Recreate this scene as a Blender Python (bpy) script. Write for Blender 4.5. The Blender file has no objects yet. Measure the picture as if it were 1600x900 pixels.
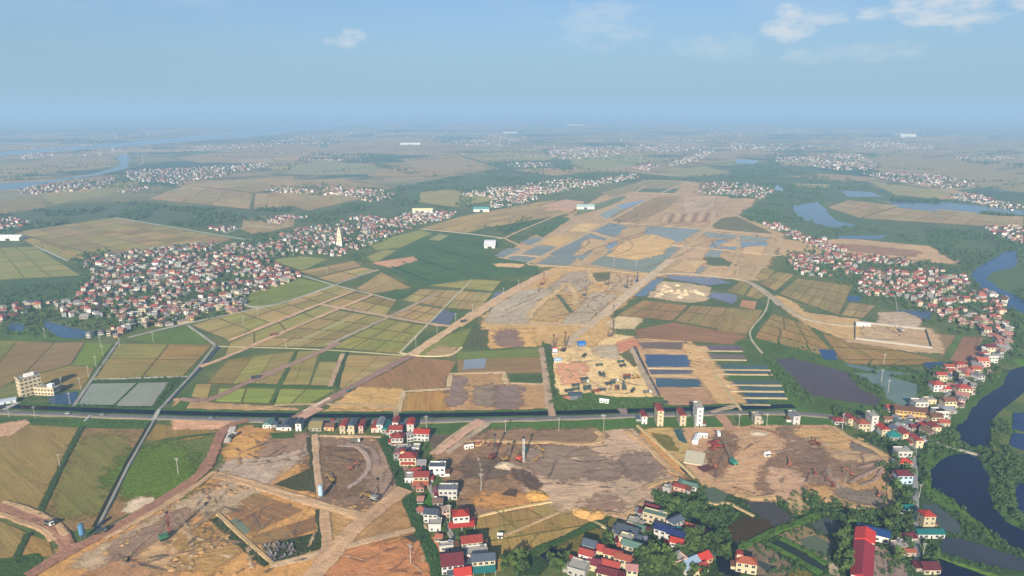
import bpy, bmesh, math, random
import numpy as np
from mathutils import Vector, Matrix, noise
from mathutils.geometry import delaunay_2d_cdt
random.seed(7)
SC = bpy.context.scene
# ------------------------------------------------------------------ camera
CAM_H, FPX, HOR = 250.0, 1067.0, 172.0          # metres, focal length in photo pixels, horizon row
PITCH = math.atan((450 - HOR) / FPX)
cam = bpy.data.cameras.new('camera'); camo = bpy.data.objects.new('camera', cam)
SC.collection.objects.link(camo)
cam.sensor_width = 36.0; cam.lens = 36.0 * FPX / 1600.0
cam.clip_start = 1.0; cam.clip_end = 120000.0
camo.location = (0, 0, CAM_H); camo.rotation_euler = (math.pi / 2 - PITCH, 0, 0)
SC.camera = camo
# ------------------------------------------------------------------ sky and sun
SUN_EL, SUN_AZ = 24.0, 190.0                     # the sun stands behind the camera, slightly left
SKY_STRENGTH = 0.062
SUN_STRENGTH = 4.6
EXPOSURE = 0.95
HAZE_DENSITY = 1.8e-4
HAZE_COLOR = (0.43, 0.68, 0.94)
w = bpy.data.worlds.new('World'); SC.world = w; w.use_nodes = True
nt = w.node_tree; nt.nodes.clear()
def N(t, **k):
    n = nt.nodes.new(t)
    for a, b in k.items(): setattr(n, a, b)
    return n
def L(a, b): nt.links.new(a, b)
def M(op, a, b=None, c=None, clamp=False):
    n = nt.nodes.new('ShaderNodeMath'); n.operation = op; n.use_clamp = clamp
    for i, v in enumerate((a, b, c)):
        if v is None: continue
        if isinstance(v, (int, float)): n.inputs[i].default_value = v
        else: nt.links.new(v, n.inputs[i])
    return n.outputs[0]
sky = N('ShaderNodeTexSky', sky_type='NISHITA', sun_disc=False)
sky.sun_elevation = math.radians(SUN_EL); sky.sun_rotation = math.radians(SUN_AZ)
sky.altitude = 0.0; sky.air_density = 1.0; sky.dust_density = 1.6; sky.ozone_density = 2.0
tc = N('ShaderNodeTexCoord'); sep = N('ShaderNodeSeparateXYZ'); L(tc.outputs['Generated'], sep.inputs[0])
az = M('ARCTAN2', sep.outputs[0], sep.outputs[1]); el = M('ARCSINE', sep.outputs[2])
cmb = N('ShaderNodeCombineXYZ'); L(M('MULTIPLY', az, 1.0), cmb.inputs[0]); L(M('MULTIPLY', el, 2.2), cmb.inputs[1])
nz = N('ShaderNodeTexNoise'); nz.inputs['Scale'].default_value = 26; nz.inputs['Detail'].default_value = 7; nz.inputs['Roughness'].default_value = .58
L(cmb.outputs[0], nz.inputs['Vector'])
nw = N('ShaderNodeTexNoise'); nw.inputs['Scale'].default_value = 5.5; nw.inputs['Detail'].default_value = 8; nw.inputs['Roughness'].default_value = .6
L(cmb.outputs[0], nw.inputs['Vector'])
# thin broken cloud all round the sky, thinner near the horizon
thin = M('MULTIPLY', M('MULTIPLY', M('SUBTRACT', nw.outputs['Fac'], 0.52), 2.2, clamp=True), M('MULTIPLY', M('SUBTRACT', el, 0.045), 9.0, clamp=True), clamp=True)
mask = M('MULTIPLY', thin, 0.55)
def blob(a_deg, e_deg, sa, se, amt):
    da = M('DIVIDE', M('SUBTRACT', az, math.radians(a_deg)), math.radians(sa)); de = M('DIVIDE', M('SUBTRACT', el, math.radians(e_deg)), math.radians(se))
    r2 = M('ADD', M('MULTIPLY', da, da), M('MULTIPLY', de, de))
    f = M('SUBTRACT', 0.55, M('MULTIPLY', r2, 0.6)); f = M('ADD', f, M('MULTIPLY', M('SUBTRACT', nz.outputs['Fac'], 0.5), 2.4))
    return M('MULTIPLY', M('MULTIPLY', f, 1.5, clamp=True), amt)
for b in ((-12.9, 5.3, 1.9, .75, .7), (20.8, 6.1, 2.3, 1.4, .8), (23.4, 6.4, 1.6, .7, .6), (31, 6.6, 5.5, 1.5, .85), (35, 7.2, 4, 1.4, .85), (7, 6.6, 4.5, 2.0, .34), (15.8, 4.6, 3.5, 1.3, .28), (22.7, 4.0, 2.6, .8, .3),
          (27.6, 4.0, 3.0, .8, .3), (-52, 6.5, 4, 1.4, .7), (62, 8, 6, 2, .8), (100, 8, 5, 2, .7), (150, 9, 6, 2, .7), (-100, 8, 5, 1.8, .7), (-150, 7, 5, 1.8, .7)):
    mask = M('MAXIMUM', mask, blob(*b))
mx = N('ShaderNodeMix', data_type='RGBA'); L(mask, mx.inputs['Factor'])
tint = N('ShaderNodeMix', data_type='RGBA', blend_type='MULTIPLY'); tint.inputs['Factor'].default_value = 1.0
L(sky.outputs[0], tint.inputs['A']); tint.inputs['B'].default_value = (0.62, 0.80, 1.04, 1)
low = M('POWER', 2.718, M('MULTIPLY', M('MAXIMUM', el, 0.0), -7.0))     # thick blue haze low in the sky, the same all round
hzm = N('ShaderNodeMix', data_type='RGBA'); L(low, hzm.inputs['Factor']); L(tint.outputs['Result'], hzm.inputs['A']); hzm.inputs['B'].default_value = (3.05, 4.65, 6.1, 1)
L(hzm.outputs['Result'], mx.inputs['A']); mx.inputs['B'].default_value = (5.6, 6.1, 6.6, 1)
bg = N('ShaderNodeBackground'); bg.inputs['Strength'].default_value = SKY_STRENGTH; L(mx.outputs['Result'], bg.inputs['Color'])
wo = N('ShaderNodeOutputWorld'); L(bg.outputs[0], wo.inputs['Surface'])
sl = bpy.data.lights.new('sun', 'SUN'); sl.energy = SUN_STRENGTH; sl.angle = math.radians(0.5); sl.color = (1.0, 0.90, 0.76)
so = bpy.data.objects.new('sun', sl); SC.collection.objects.link(so)
_sa = math.radians(SUN_AZ); _se = math.radians(SUN_EL)
SUND = Vector((math.sin(_sa) * math.cos(_se), math.cos(_sa) * math.cos(_se), math.sin(_se)))
so.rotation_euler = (-SUND).to_track_quat('-Z', 'Y').to_euler(); so.location = SUND * 900
SC.view_settings.view_transform = 'Standard'; SC.view_settings.look = 'None'; SC.view_settings.gamma = 1.0
SC.view_settings.exposure = EXPOSURE; SC.view_settings.use_curve_mapping = False
SC.cycles.volume_bounces = 0; SC.cycles.transparent_max_bounces = 12; SC.cycles.max_bounces = 5

# ------------------------------------------------------------------ photo pixel -> ground point (z = 0)
CP, SP = math.cos(PITCH), math.sin(PITCH)
def g(px, py):
    x = (px - 800) / FPX; y = -(py - 450) / FPX
    t = CAM_H / (SP - y * CP)
    return Vector((x * t, (CP + y * SP) * t))
S4 = 460 / 1592
TILE = dict(A=(0, 640, S4), B=(340, 640, S4), C=(660, 640, S4), D=(1000, 640, S4), E=(1240, 640, S4), F=(0, 400, S4), G=(400, 400, S4), H=(760, 400, S4),
            I=(1140, 400, S4), J=(0, 240, S4), K=(380, 240, S4), L=(760, 200, S4), M=(1140, 200, S4), N=(0, 150, .3125), O=(450, 150, .34375), P=(1000, 150, .375),
            Q=(840, 520, .15), R=(980, 760, .15), S=(1300, 540, .1875), T=(1220, 380, .2378), U=(0, 570, .15), V=(560, 640, .15), W=(640, 765, .15), X=(860, 780, .15),
            Y=(1300, 640, .125), Z=(400, 640, .175), a=(680, 660, .125), b=(1040, 650, .125), c=(1320, 740, .17778), d=(780, 400, .175), p=(0, 0, 1.0))
def tp(t, x, y):
    o = TILE[t]; return (o[0] + x * o[2], o[1] + y * o[2])
def tg(t, x, y): return g(*tp(t, x, y))
ALB = 0.99                                       # photo colour of sunlit ground -> albedo
def lin(h, k=1.0):
    h = h.lstrip('#'); o = []
    for i in (0, 2, 4):
        c = int(h[i:i + 2], 16) / 255; o.append(k * (c / 12.92 if c <= .04045 else ((c + .055) / 1.055) ** 2.4))
    if k == ALB and k != 1.0: m = sum(o) / 3; o = [max(.004, m + (c - m) * 1.10) for c in o]     # ground colours seen through thin haze: take the haze back out
    return tuple(o)

# ------------------------------------------------------------------ materials
class NB:                                        # small node-building helper
    def __init__(s, name):
        s.m = bpy.data.materials.new(name); s.m.use_nodes = True; s.t = s.m.node_tree; s.t.nodes.clear()
        s.out = s.n('ShaderNodeOutputMaterial'); s.b = s.n('ShaderNodeBsdfPrincipled'); s.l(s.b.outputs[0], s.out.inputs['Surface'])
        s.b.inputs['Roughness'].default_value = .9; s.b.inputs['Specular IOR Level'].default_value = .2
    def n(s, t, **k):
        x = s.t.nodes.new(t)
        for a, b in k.items(): setattr(x, a, b)
        return x
    def l(s, a, b): s.t.links.new(a, b)
    def math(s, op, a, b=None, c=None, clamp=False):
        n = s.t.nodes.new('ShaderNodeMath'); n.operation = op; n.use_clamp = clamp
        for i, v in enumerate((a, b, c)):
            if v is None: continue
            if isinstance(v, (int, float)): n.inputs[i].default_value = v
            else: s.l(v, n.inputs[i])
        return n.outputs[0]
    def pos(s): return s.n('ShaderNodeNewGeometry').outputs['Position']
    def noise(s, scale, detail=4, rough=.55, vec=None, dist=0):
        n = s.n('ShaderNodeTexNoise'); n.inputs['Scale'].default_value = scale; n.inputs['Detail'].default_value = detail
        n.inputs['Roughness'].default_value = rough; n.inputs['Distortion'].default_value = dist
        s.l(vec if vec is not None else s.pos(), n.inputs['Vector']); return n.outputs['Fac']
    def vscale(s, col, f):
        n = s.n('ShaderNodeVectorMath', operation='SCALE'); s.l(col, n.inputs[0]); s.l(f, n.inputs['Scale']) if not isinstance(f, (int, float)) else setattr(n.inputs['Scale'], 'default_value', f)
        return n.outputs[0]
    def mix(s, f, a, b, blend='MIX'):
        n = s.n('ShaderNodeMix', data_type='RGBA', blend_type=blend)
        for k, v in (('Factor', f), ('A', a), ('B', b)):
            i = [q for q in n.inputs if q.name == k and (q.type == 'VALUE' if k == 'Factor' else q.type == 'RGBA')][0]
            if isinstance(v, tuple): i.default_value = (*v[:3], 1)
            elif isinstance(v, (int, float)): i.default_value = v
            else: s.l(v, i)
        return [q for q in n.outputs if q.type == 'RGBA'][0]
    def objcol(s): return s.n('ShaderNodeObjectInfo').outputs['Color']
    def attr(s, name):
        n = s.n('ShaderNodeAttribute'); n.attribute_type = 'OBJECT'; n.attribute_name = name; return n.outputs['Fac']
    def bump(s, h, strength, dist):
        n = s.n('ShaderNodeBump'); n.inputs['Strength'].default_value = strength; n.inputs['Distance'].default_value = dist
        s.l(h, n.inputs['Height']); s.l(n.outputs[0], s.b.inputs['Normal'])
    def soft(s):                                 # ragged fading edge: vertex attribute 'edge' against noise
        a = s.n('ShaderNodeAttribute'); a.attribute_name = 'edge'
        k = s.math('ADD', a.outputs['Fac'], s.math('MULTIPLY', s.math('SUBTRACT', s.noise(.13, 6, .72), .5), 2.2))
        k = s.math('MULTIPLY', s.math('SUBTRACT', k, .36), 2.6, clamp=True)
        k = s.math('MAXIMUM', k, s.math('GREATER_THAN', a.outputs['Fac'], .995))
        tr = s.n('ShaderNodeBsdfTransparent'); mxs = s.n('ShaderNodeMixShader')
        s.l(k, mxs.inputs[0]); s.l(tr.outputs[0], mxs.inputs[1]); s.l(s.b.outputs[0], mxs.inputs[2]); s.l(mxs.outputs[0], s.out.inputs['Surface'])
MAT = {}
def rowcoord(q):
    ps = q.n('ShaderNodeSeparateXYZ'); q.l(q.pos(), ps.inputs[0]); a = q.attr('row_angle')
    u = q.math('ADD', q.math('MULTIPLY', ps.outputs[0], q.math('COSINE', a)), q.math('MULTIPLY', ps.outputs[1], q.math('SINE', a)))
    v = q.math('SUBTRACT', q.math('MULTIPLY', ps.outputs[1], q.math('COSINE', a)), q.math('MULTIPLY', ps.outputs[0], q.math('SINE', a)))
    return u, v
def terrain(name, kind, soft=False):
    q = NB(name); c = q.objcol()
    if kind == 'field':
        u, v = rowcoord(q); cv = q.n('ShaderNodeCombineXYZ'); q.l(q.math('MULTIPLY', u, .30), cv.inputs[0]); q.l(q.math('MULTIPLY', v, .02), cv.inputs[1])
        st = q.noise(1.0, 3, .6, cv.outputs[0])
        cw = q.n('ShaderNodeCombineXYZ'); q.l(q.math('MULTIPLY', u, .05), cw.inputs[0]); q.l(q.math('MULTIPLY', v, .008), cw.inputs[1])
        sw = q.noise(1.0, 4, .6, cw.outputs[0]); big = q.noise(.012, 4, .6); fine = q.noise(.5, 5, .7)
        wv = q.math('SINE', q.math('MULTIPLY', u, 2.3))
        k = q.math('ADD', -.45, q.math('ADD', q.math('MULTIPLY', st, .9), q.math('ADD', q.math('MULTIPLY', sw, .9), q.math('MULTIPLY', fine, 1.1))))
        k = q.math('ADD', k, q.math('MULTIPLY', wv, .05))
        gm = q.math('MULTIPLY', q.math('SUBTRACT', q.noise(.028, 6, .68, None, .6), .5), 7.0, clamp=True)
        c2 = q.mix(q.math('MULTIPLY', gm, .36), c, q.mix(1.0, c, (.62, .98, .42), 'MULTIPLY'))
        c3 = q.mix(q.math('MULTIPLY', q.math('MULTIPLY', q.math('SUBTRACT', big, .5), 4.0, clamp=True), .4), c2, q.mix(1.0, c2, (1.12, .86, .72), 'MULTIPLY'))
        wt = q.math('MULTIPLY', q.math('SUBTRACT', .42, q.noise(.05, 6, .7, None, 1.2)), 9, clamp=True); c3 = q.mix(q.math('MULTIPLY', wt, .45), c3, q.mix(1.0, c3, (.66, .64, .66), 'MULTIPLY'))
        q.l(q.vscale(c3, k), q.b.inputs['Base Color']); q.bump(q.math('ADD', fine, q.math('MULTIPLY', st, .7)), .55, .5)
    elif kind == 'earth':
        u, v = rowcoord(q); cv = q.n('ShaderNodeCombineXYZ'); q.l(q.math('MULTIPLY', u, .22), cv.inputs[0]); q.l(q.math('MULTIPLY', v, .022), cv.inputs[1])
        tr = q.noise(1.0, 5, .65, cv.outputs[0], .6)
        n1 = q.noise(.018, 6, .62, None, .8); n2 = q.noise(.12, 6, .68, None, .5); n3 = q.noise(1.1, 4, .7)
        k = q.math('ADD', -.22, q.math('ADD', q.math('MULTIPLY', n1, .95), q.math('ADD', q.math('MULTIPLY', n2, 1.1), q.math('MULTIPLY', n3, .7))))
        k = q.math('ADD', k, q.math('MULTIPLY', q.math('SUBTRACT', tr, .45), .7))
        rm = q.math('MULTIPLY', q.math('SUBTRACT', q.noise(.03, 5, .65, None, 1.0), .52), 6, clamp=True)
        c2 = q.mix(q.math('MULTIPLY', rm, .35), c, q.mix(1.0, c, (.80, .72, .70), 'MULTIPLY'))
        c2 = q.mix(q.math('MULTIPLY', q.math('MULTIPLY', q.math('SUBTRACT', .41, q.noise(.07, 6, .7, None, 1.5)), 14, clamp=True), .5), c2, q.mix(1.0, c2, (.55, .50, .48), 'MULTIPLY'))
        ym = q.math('MULTIPLY', q.math('SUBTRACT', q.noise(.045, 5, .6, None, .8), .56), 7, clamp=True)
        c3 = q.mix(q.math('MULTIPLY', ym, .38), c2, q.mix(1.0, c2, (1.22, 1.10, .92), 'MULTIPLY'))
        q.l(q.vscale(c3, k), q.b.inputs['Base Color']); q.bump(q.math('ADD', q.math('ADD', n2, q.math('MULTIPLY', n3, .25)), q.math('MULTIPLY', tr, .5)), .85, 1.6)
    elif kind == 'green':
        n1 = q.noise(.03, 5, .6); n2 = q.noise(.35, 6, .7); n3 = q.noise(1.6, 3, .6)
        k = q.math('ADD', -.55, q.math('ADD', q.math('MULTIPLY', n1, .9), q.math('ADD', q.math('MULTIPLY', n2, 1.5), q.math('MULTIPLY', n3, .7))))
        bm = q.math('MULTIPLY', q.math('SUBTRACT', q.noise(.05, 5, .65), .54), 6, clamp=True)
        c2 = q.mix(q.math('MULTIPLY', bm, .45), c, q.mix(1.0, c, (1.55, 1.12, .95), 'MULTIPLY'))
        q.l(q.vscale(c2, k), q.b.inputs['Base Color']); q.bump(q.math('ADD', n2, q.math('MULTIPLY', n3, .5)), .9, 1.2)
    elif kind == 'road':
        u, v = rowcoord(q)
        n1 = q.noise(.06, 5, .65); n2 = q.noise(.7, 4, .65)
        k = q.math('ADD', .1, q.math('ADD', q.math('MULTIPLY', n1, 1.0), q.math('MULTIPLY', n2, .8)))
        q.l(q.vscale(c, k), q.b.inputs['Base Color']); q.bump(n2, .35, .3)
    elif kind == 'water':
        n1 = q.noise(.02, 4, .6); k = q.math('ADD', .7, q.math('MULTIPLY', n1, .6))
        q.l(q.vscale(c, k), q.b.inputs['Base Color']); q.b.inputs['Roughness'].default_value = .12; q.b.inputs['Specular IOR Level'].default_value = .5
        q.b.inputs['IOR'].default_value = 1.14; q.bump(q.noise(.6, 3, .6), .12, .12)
    if soft: q.soft()
    MAT[name] = q.m
for kd in ('field', 'earth', 'green', 'road', 'water'):
    terrain(kd, kd); terrain(kd + '_soft', kd, True)
def simple(name, hexc=None, rough=.7, metal=0.0, var=.25, scale=.6, stripe=None, spec=.3):
    q = NB(name); c = q.objcol() if hexc is None else None
    if c is None:
        rg = q.n('ShaderNodeRGB'); rg.outputs[0].default_value = (*lin(hexc), 1); c = rg.outputs[0]
    k = q.math('ADD', 1 - var * .55, q.math('MULTIPLY', q.noise(scale, 5, .65), var * 1.1))
    if stripe:
        tcn = q.n('ShaderNodeTexCoord'); sp = q.n('ShaderNodeSeparateXYZ'); q.l(tcn.outputs['Object'], sp.inputs[0])
        wv = q.math('SINE', q.math('MULTIPLY', sp.outputs[0], stripe)); k = q.math('ADD', k, q.math('MULTIPLY', wv, .08))
        q.bump(wv, .4, .05)
    q.l(q.vscale(c, k), q.b.inputs['Base Color']); q.b.inputs['Roughness'].default_value = rough; q.b.inputs['Metallic'].default_value = metal
    q.b.inputs['Specular IOR Level'].default_value = spec
    MAT[name] = q.m; return q.m
simple('plaster', None, .85, 0, .28, .45); simple('tile', None, .75, 0, .45, .7, 18.0); simple('metal_sheet', None, .5, 0, .35, .35, 9.0)
simple('paint', None, .4, 0, .25, .8, None, .5); simple('glass', '#1c242c', .12, 0, .2, 1, None, .6); simple('frame', '#b8b4a8', .6); simple('rubber', '#151515', .9)
simple('steel', '#8d9296', .35, .6, .2); simple('concrete', '#9c978c', .85, 0, .3); simple('bark', '#4a3c2c', .95); simple('dark_steel', '#3a3836', .5, .3)
def leafmat(name, a, b):
    q = NB(name); r = q.n('ShaderNodeObjectInfo').outputs['Random']; n1 = q.noise(.12, 3, .6); n2 = q.noise(1.4, 3, .7)
    f = q.math('ADD', q.math('MULTIPLY', n1, .7), q.math('MULTIPLY', r, .3), clamp=True)
    c = q.mix(f, lin(a), lin(b)); q.l(q.vscale(c, q.math('ADD', .45, q.math('MULTIPLY', n2, 1.1))), q.b.inputs['Base Color'])
    q.b.inputs['Roughness'].default_value = .75; q.b.inputs['Specular IOR Level'].default_value = .15
    MAT[name] = q.m
leafmat('leaf', '#2c4420', '#667a3a'); leafmat('leaf_dark', '#24381e', '#465c2c'); leafmat('leaf_far', '#2c4424', '#4f6636')

# ------------------------------------------------------------------ mesh helpers
COL = SC.collection
class MB:
    def __init__(s): s.v = []; s.f = []; s.mi = []
    def add(s, vs, fs, mi=0):
        o = len(s.v); s.v += [tuple(v) for v in vs]; s.f += [tuple(i + o for i in f) for f in fs]; s.mi += [mi] * len(fs); return s
    def box(s, x0, x1, y0, y1, z0, z1, mi=0):
        return s.add([(x0, y0, z0), (x1, y0, z0), (x1, y1, z0), (x0, y1, z0), (x0, y0, z1), (x1, y0, z1), (x1, y1, z1), (x0, y1, z1)],
                     [(0, 3, 2, 1), (4, 5, 6, 7), (0, 1, 5, 4), (1, 2, 6, 5), (2, 3, 7, 6), (3, 0, 4, 7)], mi)
    def cyl(s, c, r0, r1, z0, z1, n=10, mi=0, axis='z'):
        vs = []
        for k, (r, z) in enumerate(((r0, z0), (r1, z1))):
            for i in range(n):
                a = 2 * math.pi * i / n; p = (r * math.cos(a), r * math.sin(a), z)
                if axis == 'y': p = (p[0], p[2], p[1])
                if axis == 'x': p = (p[2], p[0], p[1])
                vs.append((p[0] + c[0], p[1] + c[1], p[2] + c[2]))
        fs = [(i, (i + 1) % n, n + (i + 1) % n, n + i) for i in range(n)] + [tuple(range(n - 1, -1, -1)), tuple(range(n, 2 * n))]
        return s.add(vs, fs, mi)
    def bar(s, p, q, r, mi=0, n=5, r2=None):
        p, q = Vector(p), Vector(q); d = (q - p).normalized(); a = d.orthogonal().normalized(); b = d.cross(a); r2 = r if r2 is None else r2
        vs = [pt + (a * math.cos(2 * math.pi * i / n) + b * math.sin(2 * math.pi * i / n)) * rr for pt, rr in ((p, r), (q, r2)) for i in range(n)]
        return s.add(vs, [(i, (i + 1) % n, n + (i + 1) % n, n + i) for i in range(n)] + [tuple(range(n - 1, -1, -1)), tuple(range(n, 2 * n))], mi)
    def prism(s, pts, y0, y1, mi=0):             # an outline in x,z pushed along y
        n = len(pts)
        return s.add([(x, y0, z) for x, z in pts] + [(x, y1, z) for x, z in pts], [tuple(range(n)), tuple(range(2 * n - 1, n - 1, -1))] + [(i, i + n, (i + 1) % n + n, (i + 1) % n) for i in range(n)], mi)
    def mesh(s, name, mats):
        me = bpy.data.meshes.new(name); me.from_pydata(s.v, [], s.f)
        for m in mats: me.materials.append(MAT[m])
        if len(mats) > 1: me.polygons.foreach_set('material_index', s.mi)
        bm = bmesh.new(); bm.from_mesh(me); bmesh.ops.recalc_face_normals(bm, faces=bm.faces); bm.to_mesh(me); bm.free(); return me
    def build(s, name, mats, parent=None, color=None, loc=None, rz=0):
        if isinstance(mats, str): mats = [mats]
        return place(name, s.mesh(name, mats), parent, color, loc, rz)
def place(name, me, parent=None, color=None, loc=None, rz=0, scale=None):
    o = bpy.data.objects.new(name, me); COL.objects.link(o); o.parent = parent
    if color: o.color = (*color[:3], 1)
    if loc is not None: o.location = loc
    if rz: o.rotation_euler = (0, 0, rz)
    if scale: o.scale = scale
    return o
def thing(name, label, cat, loc, rz=0, group=None):
    o = bpy.data.objects.new(name, None); COL.objects.link(o); o.location = loc; o.rotation_euler = (0, 0, rz); o.empty_display_size = .5
    return tag(o, label, cat, group)
def tag(o, label, cat, group=None):
    o['label'] = label; o['category'] = cat
    if group: o['group'] = group
    return o
def copy_tree(o, parent=None):
    c = o.copy(); COL.objects.link(c); c.parent = parent
    for ch in list(o.children): copy_tree(ch, c)
    return c

# ------------------------------------------------------------------ terrain sheets
WATERP, ROADG = [], {}                                       # photo colour of sunlit ground -> albedo
LAYN = {}
def zlay(layer):
    k = LAYN.get(layer, 0); LAYN[layer] = k + 1
    return 0.05 + layer * 0.08 + (k * .6180339 % 1) * 0.074
def resample(pts, amp, closed=True, step=None):
    out = []; n = len(pts); ph = random.random() * 100
    for i in range(n if closed else n - 1):
        a, b = pts[i], pts[(i + 1) % n]; d = (b - a).length; st = step or max(2.5, .006 * a.length)
        k = max(1, int(d / st)) if amp > 0 else 1
        for j in range(k):
            p = a.lerp(b, j / k)
            if amp > 0:
                s = max(st * 4, 6.0, amp * 4); e = min(1.0, min(j, k - j) / 2) if amp < 1.2 else 1.0
                p = p + Vector((noise.noise((p.x / s, p.y / s, ph)), noise.noise((p.x / s, p.y / s, ph + 50)))) * amp * e
            out.append(p)
    if not closed: out.append(pts[-1].copy())
    return out
KINDNAME = {}
def sheet(kind, hexc, pts, layer=1, amp=.5, soft=0, ang=None, name=None, k=None):
    P = resample(pts, amp); n = len(P); z = zlay(layer)
    area = sum(P[i].x * P[(i + 1) % n].y - P[(i + 1) % n].x * P[i].y for i in range(n))
    if area < 0: P.reverse()
    if kind == 'water': WATERP.append((min(p.x for p in P), max(p.x for p in P), min(p.y for p in P), max(p.y for p in P), list(pts)))
    me = bpy.data.meshes.new(name or kind)
    T = delaunay_2d_cdt(P, [(i, (i + 1) % n) for i in range(n)], [list(range(n))], 1, 1e-4)
    V = [(p.x, p.y, z) for p in T[0]]; F = [tuple(f) for f in T[2]]; E = [1.0] * len(V)
    if soft:
        o0 = len(V)
        for i in range(n): V.append((P[i].x, P[i].y, z)); E.append(1.0)
        for i in range(n):
            t = (P[(i + 1) % n] - P[i - 1]); t = t.normalized() if t.length > 1e-6 else Vector((1, 0)); nn = Vector((t.y, -t.x))
            V.append((*(P[i] + nn * soft), z - .03)); E.append(0.0)
        F += [(o0 + i, o0 + n + i, o0 + n + (i + 1) % n, o0 + (i + 1) % n) for i in range(n)]
    me.from_pydata(V, [], F)
    if soft: me.attributes.new('edge', 'FLOAT', 'POINT').data.foreach_set('value', E)
    me.materials.append(MAT[kind + ('_soft' if soft else '')])
    nm = name or {'field': 'field', 'earth': 'bare_earth', 'green': 'grass', 'road': 'road', 'water': 'pond'}[kind]
    cc = lin(hexc, ALB if k is None else k); mm = sum(cc) / 3; cc = tuple(mm + (c - mm) * .90 for c in cc) if kind == 'earth' else cc
    cc = (cc[0] * 1.10, cc[1] * 1.03, cc[2] * .93) if kind == 'earth' else (cc[0] * 1.05, cc[1] * .985, cc[2] * .95) if kind == 'field' else (cc[0] * 1.1, cc[1] * .98, cc[2] * .92) if kind == 'green' else cc
    o = place(nm, me, None, cc); o['kind'] = 'structure'
    if ang is None:
        e = max(((P[(i + 1) % n] - P[i]) for i in range(n)), key=lambda v: v.length) if amp == 0 else (pts[1] - pts[0])
        ang = math.atan2(e.y, e.x) + math.pi / 2
    o['row_angle'] = float(ang)
    return o
def S_(kind, hexc, t, zp, **kw):
    if kind == 'earth' and kw.get('soft'): kw['soft'] = kw['soft'] * 1.7
    return sheet(kind, hexc, [tg(t, *q) for q in zp], **kw)
def smooth(pts, it=2):
    for _ in range(it):
        q = [pts[0]]
        for a, b in zip(pts, pts[1:]): q += [a.lerp(b, .25), a.lerp(b, .75)]
        pts = q + [pts[-1]]
    return pts
def strip(kind, hexc, pts, width, layer=3, h=.25, amp=.4, name='path', curve=True, side=.6, k=None):
    """a low raised bank along a line: flat crown, sloping sides"""
    if name != 'canal': width *= .62 if kind == 'road' else .78
    if curve and len(pts) > 2: pts = smooth(pts)
    soft = kind in ('earth', 'green'); fade = (1.6 + width * .12) if soft else side * .7 + h * .8
    P = resample(pts, amp, False, max(4.0, .008 * pts[0].length)); z = zlay(layer); n = len(P); V = []; F = []; E = []
    for i in range(n):
        t = P[min(i + 1, n - 1)] - P[max(i - 1, 0)]; t = t.normalized() if t.length > 1e-9 else Vector((1, 0)); nn = Vector((-t.y, t.x)); wj = width * (.5 + .22 * noise.noise((P[i].x * .06, P[i].y * .06, 3)) * min(1, amp * 2))
        if kind == 'road' or 'road' in name or name in ('lane', 'canal'): ROADG.setdefault((int(P[i].x // 8), int(P[i].y // 8)), []).append((P[i], width * .5))
        hh = h * (1 + .7 * noise.noise((P[i].x * .11, P[i].y * .11, 7)) * min(1, amp))
        for s, e in ((-1, 0), (-1, 1), (1, 1), (1, 0)):
            V.append((*(P[i] + nn * s * (wj + (0 if e else fade))), z + hh if e else (z - .03 if soft else z * .4 - .05))); E.append(float(e) * (.5 if name == 'wheel_track' else 1))
    for i in range(n - 1):
        for j in range(3): F.append((i * 4 + j, i * 4 + j + 1, i * 4 + j + 5, i * 4 + j + 4))
    me = bpy.data.meshes.new(name); me.from_pydata(V, [], [tuple(reversed(f)) for f in F]); me.materials.append(MAT[kind + ('_soft' if soft else '')])
    if soft: me.attributes.new('edge', 'FLOAT', 'POINT').data.foreach_set('value', E)
    cc = lin(hexc, ALB if k is None else k); mm = sum(cc) / 3; cc = tuple(mm + (c - mm) * .78 for c in cc) if kind == 'earth' else cc
    o = place(name, me, None, cc); o['kind'] = 'structure'
    e = pts[-1] - pts[0]; o['row_angle'] = math.atan2(e.y, e.x) + math.pi / 2
    return o
def T_(kind, hexc, t, zp, width, **kw): return strip(kind, hexc, [tg(t, *q) for q in zp], width, **kw)
def mound(c, r, h, hexc, name='earth_heap', kind='earth', el=1.0, rz=0.0):
    n, m = 20, 5; V = [(0, 0, h)]; F = []; ph = random.random() * 90
    for j in range(1, m + 1):
        for i in range(n):
            a = 2 * math.pi * i / n; q = j / m; rr = r * q * (1 + .28 * noise.noise((math.cos(a) * 1.4, math.sin(a) * 1.4, ph)))
            zz = h * (math.cos(q * math.pi) * .5 + .5) * (1 + .5 * noise.noise((rr * math.cos(a) * .35, rr * math.sin(a) * .35, ph))) - (.6 if j == m else 0)
            V.append((rr * math.cos(a) * el, rr * math.sin(a), zz))
    for i in range(n): F.append((0, 1 + i, 1 + (i + 1) % n))
    for j in range(m - 1):
        for i in range(n): F.append((1 + j * n + i, 1 + (j + 1) * n + i, 1 + (j + 1) * n + (i + 1) % n, 1 + j * n + (i + 1) % n))
    me = bpy.data.meshes.new(name); me.from_pydata(V, [], F); me.materials.append(MAT[kind])
    o = place(name, me, None, lin(hexc, ALB), (c.x, c.y, .25), rz); o['kind'] = 'structure'; o['row_angle'] = 0.0
    return o
def inpoly(p, poly):
    c = False; n = len(poly)
    for i in range(n):
        a, b = poly[i], poly[i - 1]
        if (a.y > p.y) != (b.y > p.y) and p.x < (b.x - a.x) * (p.y - a.y) / (b.y - a.y) + a.x: c = not c
    return c
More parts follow.
